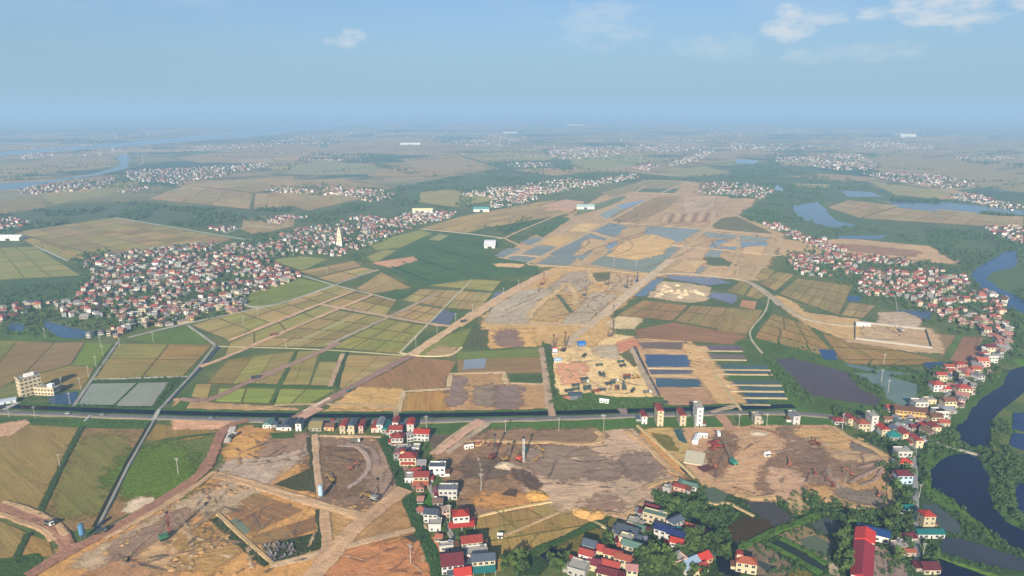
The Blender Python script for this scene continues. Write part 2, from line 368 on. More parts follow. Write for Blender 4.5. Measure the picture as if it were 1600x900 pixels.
def cells(kind, cols, quad, nu, nv, gap=1.6, layer=2, jit=.12, skip=0.0, bund='#665f38', **kw):
    """split a four-cornered field into small paddies with green bunds between them"""
    A, B, C, D = quad
    sheet('green', bund, quad, layer=layer - 1, amp=.4)
    us = [0] + [min(.97, max(.03, (i + random.uniform(-jit, jit)) / nu)) for i in range(1, nu)] + [1]
    for i in range(nu):
        vs = [0] + [min(.97, max(.03, (j + random.uniform(-jit, jit)) / nv)) for j in range(1, nv)] + [1]
        for j in range(nv):
            if random.random() < skip: continue
            f = lambda u, v: A.lerp(B, u).lerp(D.lerp(C, u), v)
            q = [f(us[i], vs[j]), f(us[i + 1], vs[j]), f(us[i + 1], vs[j + 1]), f(us[i], vs[j + 1])]
            cen = sum(q, Vector((0, 0))) / 4; q = [p + (cen - p).normalized() * min(gap, (cen - p).length * .3) for p in q]
            sheet(kind, random.choice(cols), q, layer=layer, amp=.3, **kw)
def C_(kind, cols, t, zp, nu, nv, **kw): cells(kind, cols, [tg(t, *q) for q in zp], nu, nv, **kw)
# ================================================================== THE SETTING
def ground_material():
    q = NB('ground'); ps = q.n('ShaderNodeSeparateXYZ'); q.l(q.pos(), ps.inputs[0])
    def vor(sx, sy, rot):
        cv = q.n('ShaderNodeCombineXYZ'); c, s = math.cos(rot), math.sin(rot)
        q.l(q.math('MULTIPLY', q.math('ADD', q.math('MULTIPLY', ps.outputs[0], c), q.math('MULTIPLY', ps.outputs[1], s)), 1 / sx), cv.inputs[0])
        q.l(q.math('MULTIPLY', q.math('SUBTRACT', q.math('MULTIPLY', ps.outputs[1], c), q.math('MULTIPLY', ps.outputs[0], s)), 1 / sy), cv.inputs[1])
        v = q.n('ShaderNodeTexVoronoi'); v.feature = 'F1'; v.distance = 'CHEBYCHEV'; v.inputs['Scale'].default_value = 1; v.inputs['Randomness'].default_value = .75; q.l(cv.outputs[0], v.inputs['Vector']); return v.outputs['Color']
    def ramp(f, stops):
        r = q.n('ShaderNodeValToRGB'); r.color_ramp.interpolation = 'CONSTANT'; e = r.color_ramp.elements
        for i, (p, h) in enumerate(stops):
            x = e[i] if i < 2 else e.new(p); x.position = p; x.color = (*lin(h, ALB), 1)
        q.l(f, r.inputs[0]); return r.outputs[0]
    s1 = q.n('ShaderNodeSeparateColor'); q.l(vor(520, 300, .5), s1.inputs[0]); s2 = q.n('ShaderNodeSeparateColor'); q.l(vor(190, 110, .35), s2.inputs[0])
    c1 = ramp(s1.outputs[0], [(0, '#9a8560'), (.26, '#8c7c58'), (.42, '#a08a66'), (.60, '#7f7c50'), (.76, '#4f6440'), (.90, '#8f8468')])
    k2 = q.math('ADD', .75, q.math('MULTIPLY', s2.outputs[1], .5))
    woods = q.math('MULTIPLY', q.math('SUBTRACT', q.noise(.0011, 6, .62, None, .4), .505), 14, clamp=True)
    far = q.mix(woods, q.vscale(c1, k2), lin('#3a5236', ALB))
    wat = q.math('MULTIPLY', q.math('SUBTRACT', q.noise(.0021, 4, .6, None, .8), .64), 20, clamp=True)
    far = q.mix(q.math('MULTIPLY', wat, .7), far, lin('#7f92a0', ALB))
    n1 = q.noise(.02, 5, .6); n2 = q.noise(.25, 6, .7)
    near = q.vscale(q.mix(q.math('MULTIPLY', q.math('SUBTRACT', n1, .42), 4, clamp=True), lin('#4a5c32', ALB), lin('#6c6c40', ALB)), q.math('ADD', .45, q.math('MULTIPLY', n2, 1.1)))
    d = q.n('ShaderNodeVectorMath', operation='LENGTH'); q.l(q.pos(), d.inputs[0])
    f = q.math('MULTIPLY', q.math('SUBTRACT', d.outputs['Value'], 1900), 1 / 900, clamp=True)
    q.l(q.mix(f, near, far), q.b.inputs['Base Color']); q.bump(n2, .7, 1.0)
    MAT['ground'] = q.m
ground_material()
xs = [s * v for v in (46000, 30000, 20000, 12000, 8000, 5000, 3000, 1800, 1000, 500, 200) for s in (-1, 1)] + [0]; xs.sort()
ys = [-2000, -600, 0, 200, 400, 600, 900, 1300, 1800, 2500, 3500, 5000, 7000, 10000, 14000, 20000, 28000, 38000, 46000]
me = bpy.data.meshes.new('ground'); nx = len(xs)
me.from_pydata([(x, y, 0) for y in ys for x in xs], [], [(j * nx + i, j * nx + i + 1, (j + 1) * nx + i + 1, (j + 1) * nx + i) for j in range(len(ys) - 1) for i in range(nx - 1)])
me.materials.append(MAT['ground']); gr = place('ground', me); gr['kind'] = 'structure'
def hill(px0, px1, dist, hgt, seed):
    n = 40; m = 8; V = []; F = []
    for i in range(n + 1):
        px = px0 + (px1 - px0) * i / n; x = (px - 800) / FPX * dist * 1.03
        env = math.sin(math.pi * i / n) ** .6
        for j in range(m + 1):
            q = j / m; y = dist + 2500 * q; z = hgt * env * math.sin(math.pi * q) ** .8 * (.55 + .6 * abs(noise.noise((i * .22, q * 2, seed)))) - 3
            V.append((x, y, z))
    for i in range(n):
        for j in range(m): F.append((i * (m + 1) + j, (i + 1) * (m + 1) + j, (i + 1) * (m + 1) + j + 1, i * (m + 1) + j + 1))
    me = bpy.data.meshes.new('hills'); me.from_pydata(V, [], F); me.materials.append(MAT['green']); o = place('hills', me, None, lin('#4a5c40', ALB)); o['kind'] = 'structure'
hill(225, 455, 19000, 225, 3.1); hill(1170, 1290, 24000, 150, 9.7); hill(-300, 60, 22000, 170, 5.2)

PAD = ['#8f7d58', '#97845c', '#8a7c54', '#9c8a60', '#8f8656']; OLV = ['#8c8050', '#8e8450', '#988a58', '#857648', '#9c8858', '#908a50']; TAN = ['#a08a5e', '#a8915f', '#98845a', '#9a8f5c']
FAR = ['#a08a64', '#988460', '#a59068', '#9a8c62', '#928058']
# ---- far belts of marsh, wood and water (tiles N O P J K L M)
S_('green', '#526240', 'J', [(0, 330), (380, 270), (780, 255), (940, 285), (1350, 302), (1592, 285), (1592, 330), (1400, 400), (1100, 415), (620, 345), (300, 395), (0, 425)], layer=0, amp=6)
S_('green', '#46603c', 'J', [(0, 690), (430, 655), (520, 760), (250, 830), (0, 900), (-200, 900), (-200, 690)], layer=0, amp=4)
S_('green', '#526440', 'K', [(200, 400), (320, 310), (620, 285), (640, 250), (830, 180), (1150, 120), (1592, 110), (1592, 190), (1250, 205), (1000, 205), (930, 280), (1110, 300), (800, 340), (600, 345), (420, 370)], layer=0, amp=6)
S_('green', '#50663f', 'M', [(0, 200), (300, 190), (560, 240), (800, 330), (860, 385), (1592, 440), (1592, 480), (1200, 470), (900, 425), (520, 400), (500, 450), (700, 490), (1100, 545), (1400, 560), (1700, 600), (1800, 900), (1400, 900), (1290, 760), (1050, 640), (640, 600), (480, 610), (250, 540), (40, 470), (200, 380), (0, 380)], layer=0, amp=6)
S_('green', '#526440', 'L', [(0, 180), (440, 180), (480, 230), (760, 240), (1060, 265), (1320, 250), (1592, 160), (1592, 300), (1140, 290), (860, 275), (560, 300), (300, 330), (0, 330)], layer=0, amp=6)
S_('water', '#4c585c', 'N', [(-200, 300), (0, 280), (500, 243), (900, 205), (1250, 165), (1600, 130), (1900, 105), (1900, 125), (1600, 165), (1300, 200), (900, 232), (600, 255), (300, 275), (0, 300), (-200, 330)], layer=1, amp=8, name='river')
S_('water', '#4c585c', 'J', [(-100, 165), (0, 160), (240, 150), (500, 110), (640, 70), (655, 40), (615, 12), (680, 0), (705, 30), (685, 82), (560, 112), (250, 165), (180, 185), (0, 197), (-100, 205)], layer=1, amp=5, name='river')
T_('road', '#b09a7c', 'J', [(200, 175), (430, 125), (680, 85), (790, 50), (760, 15), (800, 0)], 9, layer=3, name='dike_road')
for t, c, pts in (('J', '#94865e', [(0, 70), (300, 20), (560, 10), (635, 40), (560, 80), (250, 108), (0, 150)]), ('J', '#8c8656', [(220, 230), (500, 200), (640, 150), (760, 150), (700, 200), (480, 240), (290, 275)]),
                  ('J', '#8a7c56', [(-80, 250), (220, 250), (250, 290), (0, 330), (-80, 335)]), ('N', '#988560', [(880, 310), (1200, 260), (1600, 245), (1600, 285), (1400, 320), (1000, 335)]),
                  ('K', '#8c8a66', [(200, 110), (400, 35), (720, 60), (720, 110), (420, 118)]), ('K', '#a08a64', [(850, 30), (1150, 10), (1380, 80), (1200, 105), (1000, 100)]),
                  ('K', '#948c58', [(960, 210), (1150, 190), (1180, 220), (1420, 240), (1150, 290), (950, 262)]), ('O', '#9a8860', [(500, 290), (740, 270), (960, 335), (720, 350)]),
                  ('O', '#98865e', [(160, 230), (330, 190), (640, 200), (900, 240), (500, 265), (250, 262)]), ('O', '#948a5e', [(760, 265), (1140, 245), (1200, 290), (900, 300)]), ('O', '#8c8c54', [(1280, 280), (1600, 255), (1600, 310), (1340, 340)]),
                  ('L', '#948e58', [(450, 165), (760, 140), (980, 170), (620, 225), (490, 225)]), ('L', '#8f8a58', [(920, 240), (1180, 205), (1320, 240), (1060, 262)]), ('L', '#948a5a', [(0, 115), (300, 110), (330, 175), (0, 180)]),
                  ('M', '#988a62', [(560, 130), (760, 80), (1000, 90), (840, 130)]), ('M', '#94865e', [(820, 130), (1050, 80), (1700, 70), (1800, 360), (1592, 350), (1200, 290), (820, 235), (720, 200)]), ('M', '#948c5c', [(740, 285), (1000, 320), (1220, 355), (1080, 380), (900, 362)]),
                  ('M', '#9c9464', [(330, 300), (540, 305), (550, 325), (390, 325)]), ('M', '#a09068', [(260, 180), (420, 180), (420, 200), (280, 205)]), ('J', '#9a8862', [(1320, 350), (1592, 325), (1592, 390), (1380, 440), (1300, 410)])):
    S_('field', c, t, pts, layer=1, amp=3, ang=random.uniform(.1, .6))
# paddies split by bunds, farther ones
C_('field', FAR, 'J', [(800, 245), (1000, 170), (1370, 215), (1350, 300)], 5, 3, gap=2); C_('field', FAR, 'J', [(1000, 168), (1592, 118), (1592, 172), (1380, 212)], 5, 2, gap=2)
C_('field', FAR, 'J', [(1380, 218), (1592, 215), (1592, 290), (1370, 300)], 3, 3, gap=2); C_('field', FAR, 'K', [(60, 215), (560, 212), (640, 245), (350, 310)], 5, 2, gap=2); C_('field', FAR, 'K', [(0, 130), (550, 150), (830, 185), (400, 180)], 4, 2, gap=2)
C_('field', OLV + PAD, 'J', [(80, 425), (620, 345), (1260, 462), (560, 562)], 5, 9, gap=1.5); C_('field', OLV, 'J', [(560, 562), (1260, 462), (1100, 515), (700, 556)], 3, 2, gap=1.5); C_('field', OLV, 'J', [(80, 430), (560, 562), (380, 575), (185, 505)], 3, 3, gap=1.5)
C_('field', ['#8a8a54', '#858650', '#8f8a56'], 'J', [(-200, 515), (185, 503), (440, 660), (-200, 695)], 4, 6, gap=1.5)
C_('field', FAR, 'M', [(530, 430), (640, 390), (920, 420), (700, 486)], 3, 4, gap=2); C_('field', FAR, 'M', [(760, 382), (920, 420), (1592, 480), (1592, 545)], 2, 3, gap=2); C_('field', FAR, 'M', [(920, 425), (1592, 482), (1592, 545), (705, 488)], 6, 3, gap=2)
C_('field', FAR, 'M', [(1592, 482), (1800, 500), (1800, 545), (1592, 545)], 2, 2, gap=2)
T_('road', '#8a9080', 'J', [(620, 345), (980, 405), (1260, 455), (1390, 470)], 7, layer=3); T_('road', '#9a9a8c', 'J', [(190, 500), (370, 580)], 5, layer=3); T_('road', '#a8a090', 'J', [(1210, 435), (1350, 385), (1480, 400)], 5, layer=3)
S_('earth', '#ac9068', 'M', [(260, 600), (440, 618), (600, 690), (300, 692)], layer=1, amp=3, soft=8); S_('earth', '#ab8f6c', 'M', [(500, 612), (640, 600), (1060, 640), (1235, 722), (1180, 732), (760, 705), (640, 672)], layer=1, amp=4, soft=8)
S_('earth', '#8c6c54', 'M', [(600, 630), (1000, 668), (960, 690), (660, 660)], layer=2, amp=5, soft=14)
for c, pts in (('#56646c', [(340, 420), (480, 400), (520, 440), (570, 500), (700, 530), (560, 540), (400, 500), (355, 460)]), ('#55646c', [(600, 340), (760, 345), (830, 372), (640, 372)]), ('#4c5c66', [(860, 395), (1150, 402), (1592, 445), (1592, 470), (1200, 462), (900, 430)]),
               ('#6a7e8c', [(250, 310), (290, 320), (290, 345), (240, 335)]), ('#4c5c66', [(560, 585), (860, 580), (800, 605), (600, 600)]), ('#66788a', [(30, 170), (160, 175), (130, 195), (40, 190)])):
    S_('water', c, 'M', pts, layer=2, amp=5, name='marsh_pool')
# ---- the far construction site in the middle (tile L)
S_('earth', '#a48a64', 'L', [(60, 720), (480, 460), (650, 362), (860, 282), (1080, 288), (1140, 300), (1130, 362), (1440, 380), (1370, 472), (1592, 580), (1440, 820), (1200, 800), (930, 800), (800, 795), (560, 745), (230, 745)], layer=0, amp=4, soft=14)
for c, pts in (('#8c8660', [(620, 352), (860, 284), (1060, 292), (1040, 322), (830, 322), (690, 372)]), ('#5c6a4c', [(830, 325), (1040, 328), (1010, 352), (800, 345)]), ('#6a7a54', [(500, 440), (740, 368), (760, 380), (600, 440), (480, 472)]),
               ('#94825c', [(690, 470), (880, 380), (1050, 370), (940, 450), (800, 510), (690, 505)]), ('#566440', [(1180, 700), (1250, 698), (1345, 742), (1260, 752), (1190, 735)]), ('#6c6c4a', [(1200, 500), (1350, 480), (1540, 570), (1250, 545)])):
    S_('green', c, 'L', pts, layer=1, amp=4, soft=8)
for c, pts in (('#817e64', [(190, 682), (280, 635), (385, 640), (300, 692)]), ('#787862', [(340, 682), (560, 570), (655, 600), (480, 712), (430, 712)]), ('#787a67', [(580, 560), (660, 515), (765, 530), (690, 592)]), ('#7d7c64', [(262, 735), (340, 692), (480, 717), (440, 747)]),
               ('#8a8b6a', [(610, 470), (680, 435), (752, 440), (650, 492)]), ('#84836e', [(860, 535), (1165, 545), (1060, 612), (1000, 632), (960, 590), (860, 572)]), ('#818162', [(560, 737), (680, 655), (700, 700), (820, 712), (1000, 640), (1045, 650), (900, 785), (700, 762)]),
               ('#8a876d', [(1170, 695), (1220, 652), (1275, 665), (1250, 700)]), ('#818066', [(100, 702), (190, 688), (280, 702), (220, 737)]), ('#7d7c64', [(40, 692), (110, 650), (190, 652), (110, 702)]), ('#88876a', [(1370, 582), (1540, 592), (1500, 617), (1380, 607)]),
               ('#7d7c64', [(190, 615), (280, 590), (300, 610), (230, 635)]), ('#848167', [(1100, 780), (1140, 745), (1200, 750), (1170, 792)]), ('#868367', [(480, 700), (560, 655), (590, 665), (520, 720)]), ('#888567', [(1150, 560), (1350, 580), (1340, 600), (1180, 590)]), ('#80888a', [(1020, 665), (1160, 655), (1170, 690), (1060, 720)]), ('#808688', [(1280, 610), (1350, 605), (1350, 660), (1260, 650)]), ('#7c8688', [(1370, 612), (1530, 620), (1500, 660), (1370, 652)]), ('#80888a', [(700, 420), (860, 385), (885, 395), (740, 440)]), ('#80868a', [(900, 420), (1000, 390), (1015, 400), (920, 435)]), ('#808a8c', [(640, 640), (700, 610), (722, 625), (660, 662)]), ('#7c8688', [(1200, 640), (1260, 600), (1300, 605), (1240, 650)]), ('#808688', [(700, 480), (790, 440), (860, 450), (760, 500)])):
    S_('water', c, 'L', pts, layer=1, amp=4, name='flooded_plot')
for c, pts in (('#bb9c66', [(665, 692), (760, 612), (900, 578), (1005, 610), (940, 682), (800, 712)]), ('#b4985e', [(300, 622), (390, 580), (472, 590), (380, 642)]), ('#b89c68', [(450, 560), (520, 515), (612, 520), (560, 562)]), ('#b69a70', [(1000, 762), (1080, 715), (1172, 720), (1110, 782)]),
               ('#b2966c', [(1170, 792), (1230, 750), (1345, 755), (1300, 797)]), ('#a88660', [(945, 492), (1080, 468), (1235, 458), (1240, 497), (1160, 532), (955, 517)]), ('#ac9474', [(1070, 380), (1235, 368), (1220, 442), (1075, 452)]), ('#b08c70', [(280, 432), (430, 388), (525, 400), (450, 452), (350, 452)]),
               ('#ae9268', [(1090, 600), (1180, 590), (1220, 620), (1120, 640)]), ('#ae926a', [(1270, 640), (1350, 600), (1360, 640)]), ('#b89a70', [(1400, 650), (1500, 640), (1480, 690), (1390, 680)]), ('#b09470', [(1060, 650), (1180, 650), (1160, 700), (1020, 710)]), ('#c0a070', [(60, 735), (190, 738), (170, 752), (70, 748)]),
               ('#b0946a', [(560, 600), (640, 610), (560, 655), (480, 690)])):
    S_('earth', c, 'L', pts, layer=2, amp=5, soft=7)
for i in range(9):
    x0 = 955 + i * 32; T_('earth', ('#b89c74', '#8a6c50')[i % 2], 'L', [(x0, 515 - i), (x0 + 22, 468 - i)], 7, layer=3, name='spoil_ridge', h=1.2)
LR = '#b59c76'
for pts, wd in (([(90, 708), (380, 575), (680, 430), (860, 312)], 11), ([(215, 738), (560, 562), (900, 370), (1080, 294)], 11), ([(490, 748), (660, 600)], 8), ([(905, 795), (1100, 622), (1250, 490), (1300, 470)], 12), ([(560, 563), (700, 603)], 7), ([(670, 510), (1160, 545), (1540, 580), (1592, 600)], 9), ([(800, 350), (1020, 355)], 9),
                ([(225, 740), (500, 752), (700, 775), (905, 793)], 8), ([(1000, 635), (1592, 690)], 6), ([(1360, 580), (1362, 690), (1300, 792)], 8), ([(1592, 598), (1510, 720), (1425, 822)], 9), ([(160, 685), (290, 697)], 7), ([(1000, 632), (1100, 640)], 6), ([(100, 598), (190, 640)], 6), ([(100, 595), (180, 555), (390, 470)], 7), ([(60, 600), (100, 595)], 6)):
    T_('road', LR, 'L', pts, wd, layer=4, name='dirt_road', amp=.8)
C_('field', TAN, 'L', [(0, 460), (260, 420), (480, 460), (0, 540)], 3, 5); S_('green', '#41583a', 'L', [(60, 545), (220, 480), (330, 492), (250, 532), (100, 575)], layer=2, amp=3); S_('green', '#4c6540', 'L', [(255, 545), (420, 482), (455, 492), (300, 595)], layer=2, amp=3)
C_('field', TAN, 'K', [(960, 405), (1180, 340), (1592, 262), (1210, 430)], 2, 4); C_('field', TAN, 'K', [(1592, 262), (1700, 250), (1592, 330), (1215, 428)], 2, 4); T_('road', '#b0a48c', 'K', [(960, 408), (1210, 432), (1410, 458)], 6, layer=4)
S_('green', '#466238', 'K', [(740, 590), (880, 500), (1050, 432), (1210, 436), (1420, 462), (1300, 550), (1592, 600), (1592, 650), (1240, 682), (940, 722), (800, 640)], layer=2, amp=2)
for i in range(7):
    T_('green', ('#33502c', '#567240')[i % 2], 'K', [(800 + i * 62, 610 - i * 24), (1010 + i * 58, 690 - i * 30)], 4, layer=3, name='crop_row')
S_('field', '#868a4c', 'K', [(670, 482), (960, 415), (1020, 430), (850, 510), (720, 522)], layer=2); S_('field', '#8c8c58', 'K', [(1000, 466), (1060, 435), (1110, 445), (1060, 472)], layer=3); S_('earth', '#ae8668', 'K', [(710, 592), (920, 558), (937, 575), (800, 617)], layer=4, amp=3, soft=5)
S_('field', '#8a8850', 'K', [(640, 572), (760, 520), (825, 525), (720, 587)], layer=3); S_('field', '#86884e', 'K', [(150, 577), (300, 555), (460, 570), (320, 632)], layer=2)
C_('field', PAD, 'K', [(300, 637), (600, 580), (645, 610), (400, 667)], 2, 2); C_('field', TAN, 'K', [(400, 672), (645, 615), (742, 632), (500, 702)], 2, 2)
S_('green', '#74803f', 'K', [(20, 832), (40, 740), (280, 670), (492, 712), (230, 807)], layer=2, amp=1); T_('road', '#a8a596', 'K', [(0, 700), (-20, 790), (40, 840), (230, 805), (500, 712)], 5, layer=4)
# ---- left plain (tile F)
for c, pts in (('#74743e', [(-300, 460), (90, 460), (-60, 640), (-300, 640)]), ('#82704a', [(95, 460), (290, 470), (110, 660), (-60, 740), (-60, 645)]), ('#867250', [(300, 470), (455, 470), (380, 588), (190, 640), (115, 662)]), ('#6c7c38', [(468, 470), (612, 475), (512, 600), (392, 590)]), ('#8c7a4a', [(380, 594), (508, 604), (480, 665), (440, 722), (250, 720), (185, 645)]),
               ('#6f7040', [(-300, 650), (-65, 650), (-65, 740), (50, 700), (180, 650), (245, 722), (60, 790), (-300, 790)])):
    S_('field', c, 'F', pts, layer=2, ang=2.2)
C_('field', ['#8a7c4c', '#8f7a4c', '#86824a'], 'F', [(642, 472), (1150, 482), (990, 652), (500, 670)], 2, 2); S_('green', '#5c7434', 'F', [(690, 452), (1010, 380), (1142, 462), (1050, 482), (800, 468)], layer=2)
S_('green', '#3c5428', 'F', [(490, 675), (1010, 655), (830, 850), (380, 830)], layer=1); S_('water', '#8a8e7c', 'F', [(492, 692), (738, 687), (612, 806), (420, 810)], layer=2, amp=.5); S_('water', '#8a8a7a', 'F', [(752, 687), (912, 685), (822, 812), (622, 812)], layer=2, amp=.5)
S_('water', '#3c5064', 'F', [(275, 750), (430, 735), (400, 812), (262, 812)], layer=2, amp=2); S_('water', '#42586c', 'F', [(240, 350), (480, 410), (450, 445), (340, 442), (240, 390)], layer=2, amp=3); S_('water', '#42586c', 'F', [(50, 365), (130, 370), (120, 405), (40, 402)], layer=2, amp=2)
S_('green', '#4f6a34', 'F', [(-200, 400), (240, 395), (480, 450), (-200, 460)], layer=0)
GP = '#928e82'
T_('road', GP, 'F', [(640, 465), (490, 680), (400, 815)], 4, layer=4); T_('road', GP, 'F', [(1165, 482), (1060, 620), (840, 855)], 3.6, layer=4); T_('road', GP, 'F', [(690, 442), (900, 390), (1010, 366), (1220, 320), (1370, 290), (1592, 236)], 4.5, layer=4); T_('road', GP, 'F', [(1020, 376), (1165, 480)], 4, layer=4)
T_('green', '#4a5a30', 'F', [(622, 480), (500, 660)], 5, layer=3, name='ditch_bank'); T_('water', '#3c4440', 'F', [(1185, 492), (1090, 600), (900, 800)], 5, layer=3, h=.02, name='ditch'); T_('green', '#3e5630', 'F', [(1010, 665), (850, 820)], 7, layer=3, name='ditch_bank'); T_('road', GP, 'F', [(500, 668), (1015, 652)], 2.5, layer=4)
S_('green', '#48622e', 'F', [(1060, 680), (1000, 760), (960, 800), (900, 840), (1000, 840), (1090, 690)], layer=2)
TR = '#bd946c'
T_('earth', TR, 'F', [(1235, 460), (1592, 320)], 5, layer=5, name='dirt_road'); T_('earth', TR, 'F', [(1080, 602), (1200, 560), (1592, 388)], 6, layer=5, name='dirt_road'); T_('earth', '#94725a', 'F', [(975, 775), (1130, 792), (1380, 662), (1592, 580)], 8, layer=5, name='dirt_road')
S_('earth', '#a88a60', 'F', [(960, 775), (1140, 800), (1592, 830), (1592, 850), (960, 835)], layer=2, amp=2, soft=4)
C_('field', OLV, 'F', [(1060, 690), (1150, 690), (1120, 780), (1030, 765)], 1, 1)
# ---- middle plain (tile G)
C_('field', OLV + TAN, 'G', [(-354, 374), (420, 160), (530, 188), (-154, 455)], 7, 2); C_('field', OLV, 'G', [(-140, 466), (360, 268), (450, 282), (-172, 545)], 4, 1); C_('field', OLV, 'G', [(375, 262), (535, 195), (640, 213), (470, 278)], 2, 1)
C_('field', OLV, 'G', [(-20, 490), (450, 295), (700, 335), (390, 495)], 4, 3); C_('field', OLV, 'G', [(480, 278), (645, 217), (760, 242), (705, 322)], 2, 2); C_('field', ['#888448', '#8c844c', '#808044'], 'G', [(400, 495), (710, 342), (920, 378), (770, 530)], 3, 3)
C_('field', TAN, 'G', [(722, 320), (860, 262), (1008, 287), (930, 360)], 2, 3); C_('field', TAN, 'G', [(540, 180), (680, 88), (840, 172), (620, 205)], 1, 2); C_('field', TAN, 'G', [(790, 240), (890, 178), (1105, 187), (1020, 280)], 2, 3); C_('field', TAN, 'G', [(1030, 282), (1112, 190), (1280, 200), (1200, 295)], 2, 4)
C_('field', ['#948e52', '#9a9058'], 'G', [(925, 160), (1180, 126), (1330, 136), (1285, 190)], 2, 1); S_('green', '#466034', 'G', [(660, 212), (760, 180), (850, 190), (760, 242)], layer=3, amp=2)
S_('water', '#62646a', 'G', [(945, 358), (1012, 292), (1085, 310), (1040, 372)], layer=2, amp=2); S_('green', '#4c6434', 'G', [(1085, 310), (1165, 322), (1100, 372), (1042, 374)], layer=2); S_('water', '#6a6c74', 'G', [(1250, 260), (1300, 195), (1400, 190), (1300, 245)], layer=2, amp=2)
C_('field', OLV, 'G', [(-150, 560), (220, 512), (110, 700), (-265, 690)], 3, 1); C_('field', OLV, 'G', [(225, 515), (345, 512), (285, 700), (120, 700)], 2, 1); S_('green', '#4c6432', 'G', [(345, 512), (480, 512), (450, 570), (345, 565)], layer=2); C_('field', PAD, 'G', [(345, 570), (440, 575), (400, 705), (290, 702)], 1, 1)
C_('field', ['#7c8844', '#86904a', '#7a8440'], 'G', [(-200, 714), (112, 716), (82, 802), (-225, 790)], 2, 1); C_('field', ['#7c8844', '#86904a'], 'G', [(125, 718), (440, 722), (290, 802), (98, 806)], 2, 1); C_('field', PAD + OLV, 'G', [(480, 532), (840, 542), (480, 732), (450, 712)], 2, 1)
S_('field', '#90704e', 'G', [(862, 547), (1082, 572), (1050, 632), (1040, 712), (860, 722), (560, 707)], layer=2, ang=.4); S_('earth', '#b2925a', 'G', [(550, 712), (782, 727), (752, 822), (420, 817)], layer=2, amp=2, soft=5); S_('field', '#a88450', 'G', [(800, 742), (1060, 727), (1060, 852), (770, 852)], layer=2, ang=.1)
S_('earth', '#a08058', 'G', [(1080, 642), (1342, 642), (1362, 694), (1562, 704), (1582, 832), (1060, 842)], layer=2, amp=1, soft=3); S_('earth', '#786660', 'G', [(1310, 715), (1390, 715), (1400, 800), (1310, 815)], layer=3, amp=6, soft=10); S_('earth', '#7c6a60', 'G', [(1060, 660), (1100, 660), (1090, 780), (1062, 800)], layer=3, amp=4, soft=8); S_('earth', '#80705f', 'G', [(1220, 720), (1270, 710), (1260, 790), (1215, 790)], layer=3, amp=5, soft=8)
S_('green', '#485c34', 'G', [(1370, 646), (1562, 640), (1566, 692), (1370, 692)], layer=3); S_('field', '#86704e', 'G', [(1090, 560), (1545, 545), (1552, 630), (1090, 640)], layer=2); S_('field', '#6f7a40', 'G', [(1090, 522), (1540, 500), (1546, 546), (1090, 562)], layer=2); S_('water', '#868c92', 'G', [(1130, 562), (1250, 556), (1230, 612), (1120, 612)], layer=3, amp=3)
S_('green', '#565c3c', 'G', [(1190, 382), (1262, 390), (1242, 497), (1120, 497)], layer=2); S_('earth', '#b8945e', 'G', [(1270, 387), (1542, 382), (1532, 482), (1270, 497)], layer=2, amp=2, soft=4); S_('earth', '#80685c', 'G', [(1330, 415), (1395, 410), (1380, 480), (1320, 470)], layer=3, amp=8, soft=10)
S_('earth', '#a48258', 'G', [(0, 812), (90, 808), (210, 880), (0, 860)], layer=1, amp=1); S_('earth', '#ac8c5c', 'G', [(210, 878), (420, 820), (760, 825), (1060, 852), (1592, 840), (1592, 862), (900, 870)], layer=1, amp=1)
S_('field', '#767c40', 'G', [(860, 515), (1050, 425), (1170, 385), (1110, 495), (900, 540)], layer=1); S_('earth', '#96805c', 'G', [(930, 530), (1000, 490), (1080, 500), (1040, 545)], layer=2, amp=3, soft=5)
T_('earth', TR, 'G', [(-10, 403), (530, 190)], 5.5, layer=5, name='dirt_road'); T_('earth', TR, 'G', [(-10, 480), (450, 286), (632, 210)], 6, layer=5, name='dirt_road'); T_('earth', '#b0906a', 'G', [(355, 264), (720, 330), (920, 366), (1080, 386)], 8, layer=5, name='dirt_road'); T_('earth', '#9c8866', 'G', [(385, 484), (720, 330), (980, 206)], 6, layer=4, name='dirt_road')
T_('road', '#b0a684', 'G', [(772, 530), (930, 368), (1166, 130)], 3.5, layer=6); T_('earth', '#94745c', 'G', [(-10, 674), (370, 512), (450, 470)], 8, layer=5, name='dirt_road'); T_('earth', '#8c6a58', 'G', [(205, 882), (480, 736), (700, 612), (840, 540)], 10, layer=5, name='dirt_road'); T_('earth', '#c8a88a', 'G', [(260, 845), (400, 770)], 4, layer=6, name='dirt_road')
T_('earth', '#bf9a6c', 'G', [(845, 535), (1000, 430), (1100, 370)], 12, layer=5, name='dirt_road'); T_('earth', '#c09a6a', 'G', [(1080, 382), (1300, 240), (1500, 130), (1592, 85)], 18, layer=5, name='dirt_road', h=.35); T_('road', '#c8b48c', 'G', [(1110, 495), (1060, 540), (900, 545), (780, 525)], 4, layer=4)
T_('earth', '#b89a6a', 'G', [(1042, 712), (1055, 640), (1340, 632), (1352, 690), (1562, 698)], 4, layer=5, name='earth_bank', h=0.54, curve=False); T_('earth', '#b89a6a', 'G', [(770, 850), (800, 735), (1050, 722)], 4.5, layer=5, name='earth_bank', h=0.54, curve=False); T_('earth', '#a88a6a', 'G', [(1545, 500), (1562, 640), (1585, 830)], 5, layer=5, name='earth_bank', h=0.54)
T_('earth', '#ab8b66', 'G', [(470, 530), (400, 708)], 4, layer=5, name='earth_bank', h=0.30); T_('green', '#3e5230', 'G', [(490, 520), (430, 710)], 4, layer=4, name='ditch_bank'); T_('earth', '#ac9064', 'G', [(100, 808), (470, 800), (760, 822)], 3, layer=4, name='earth_bank')
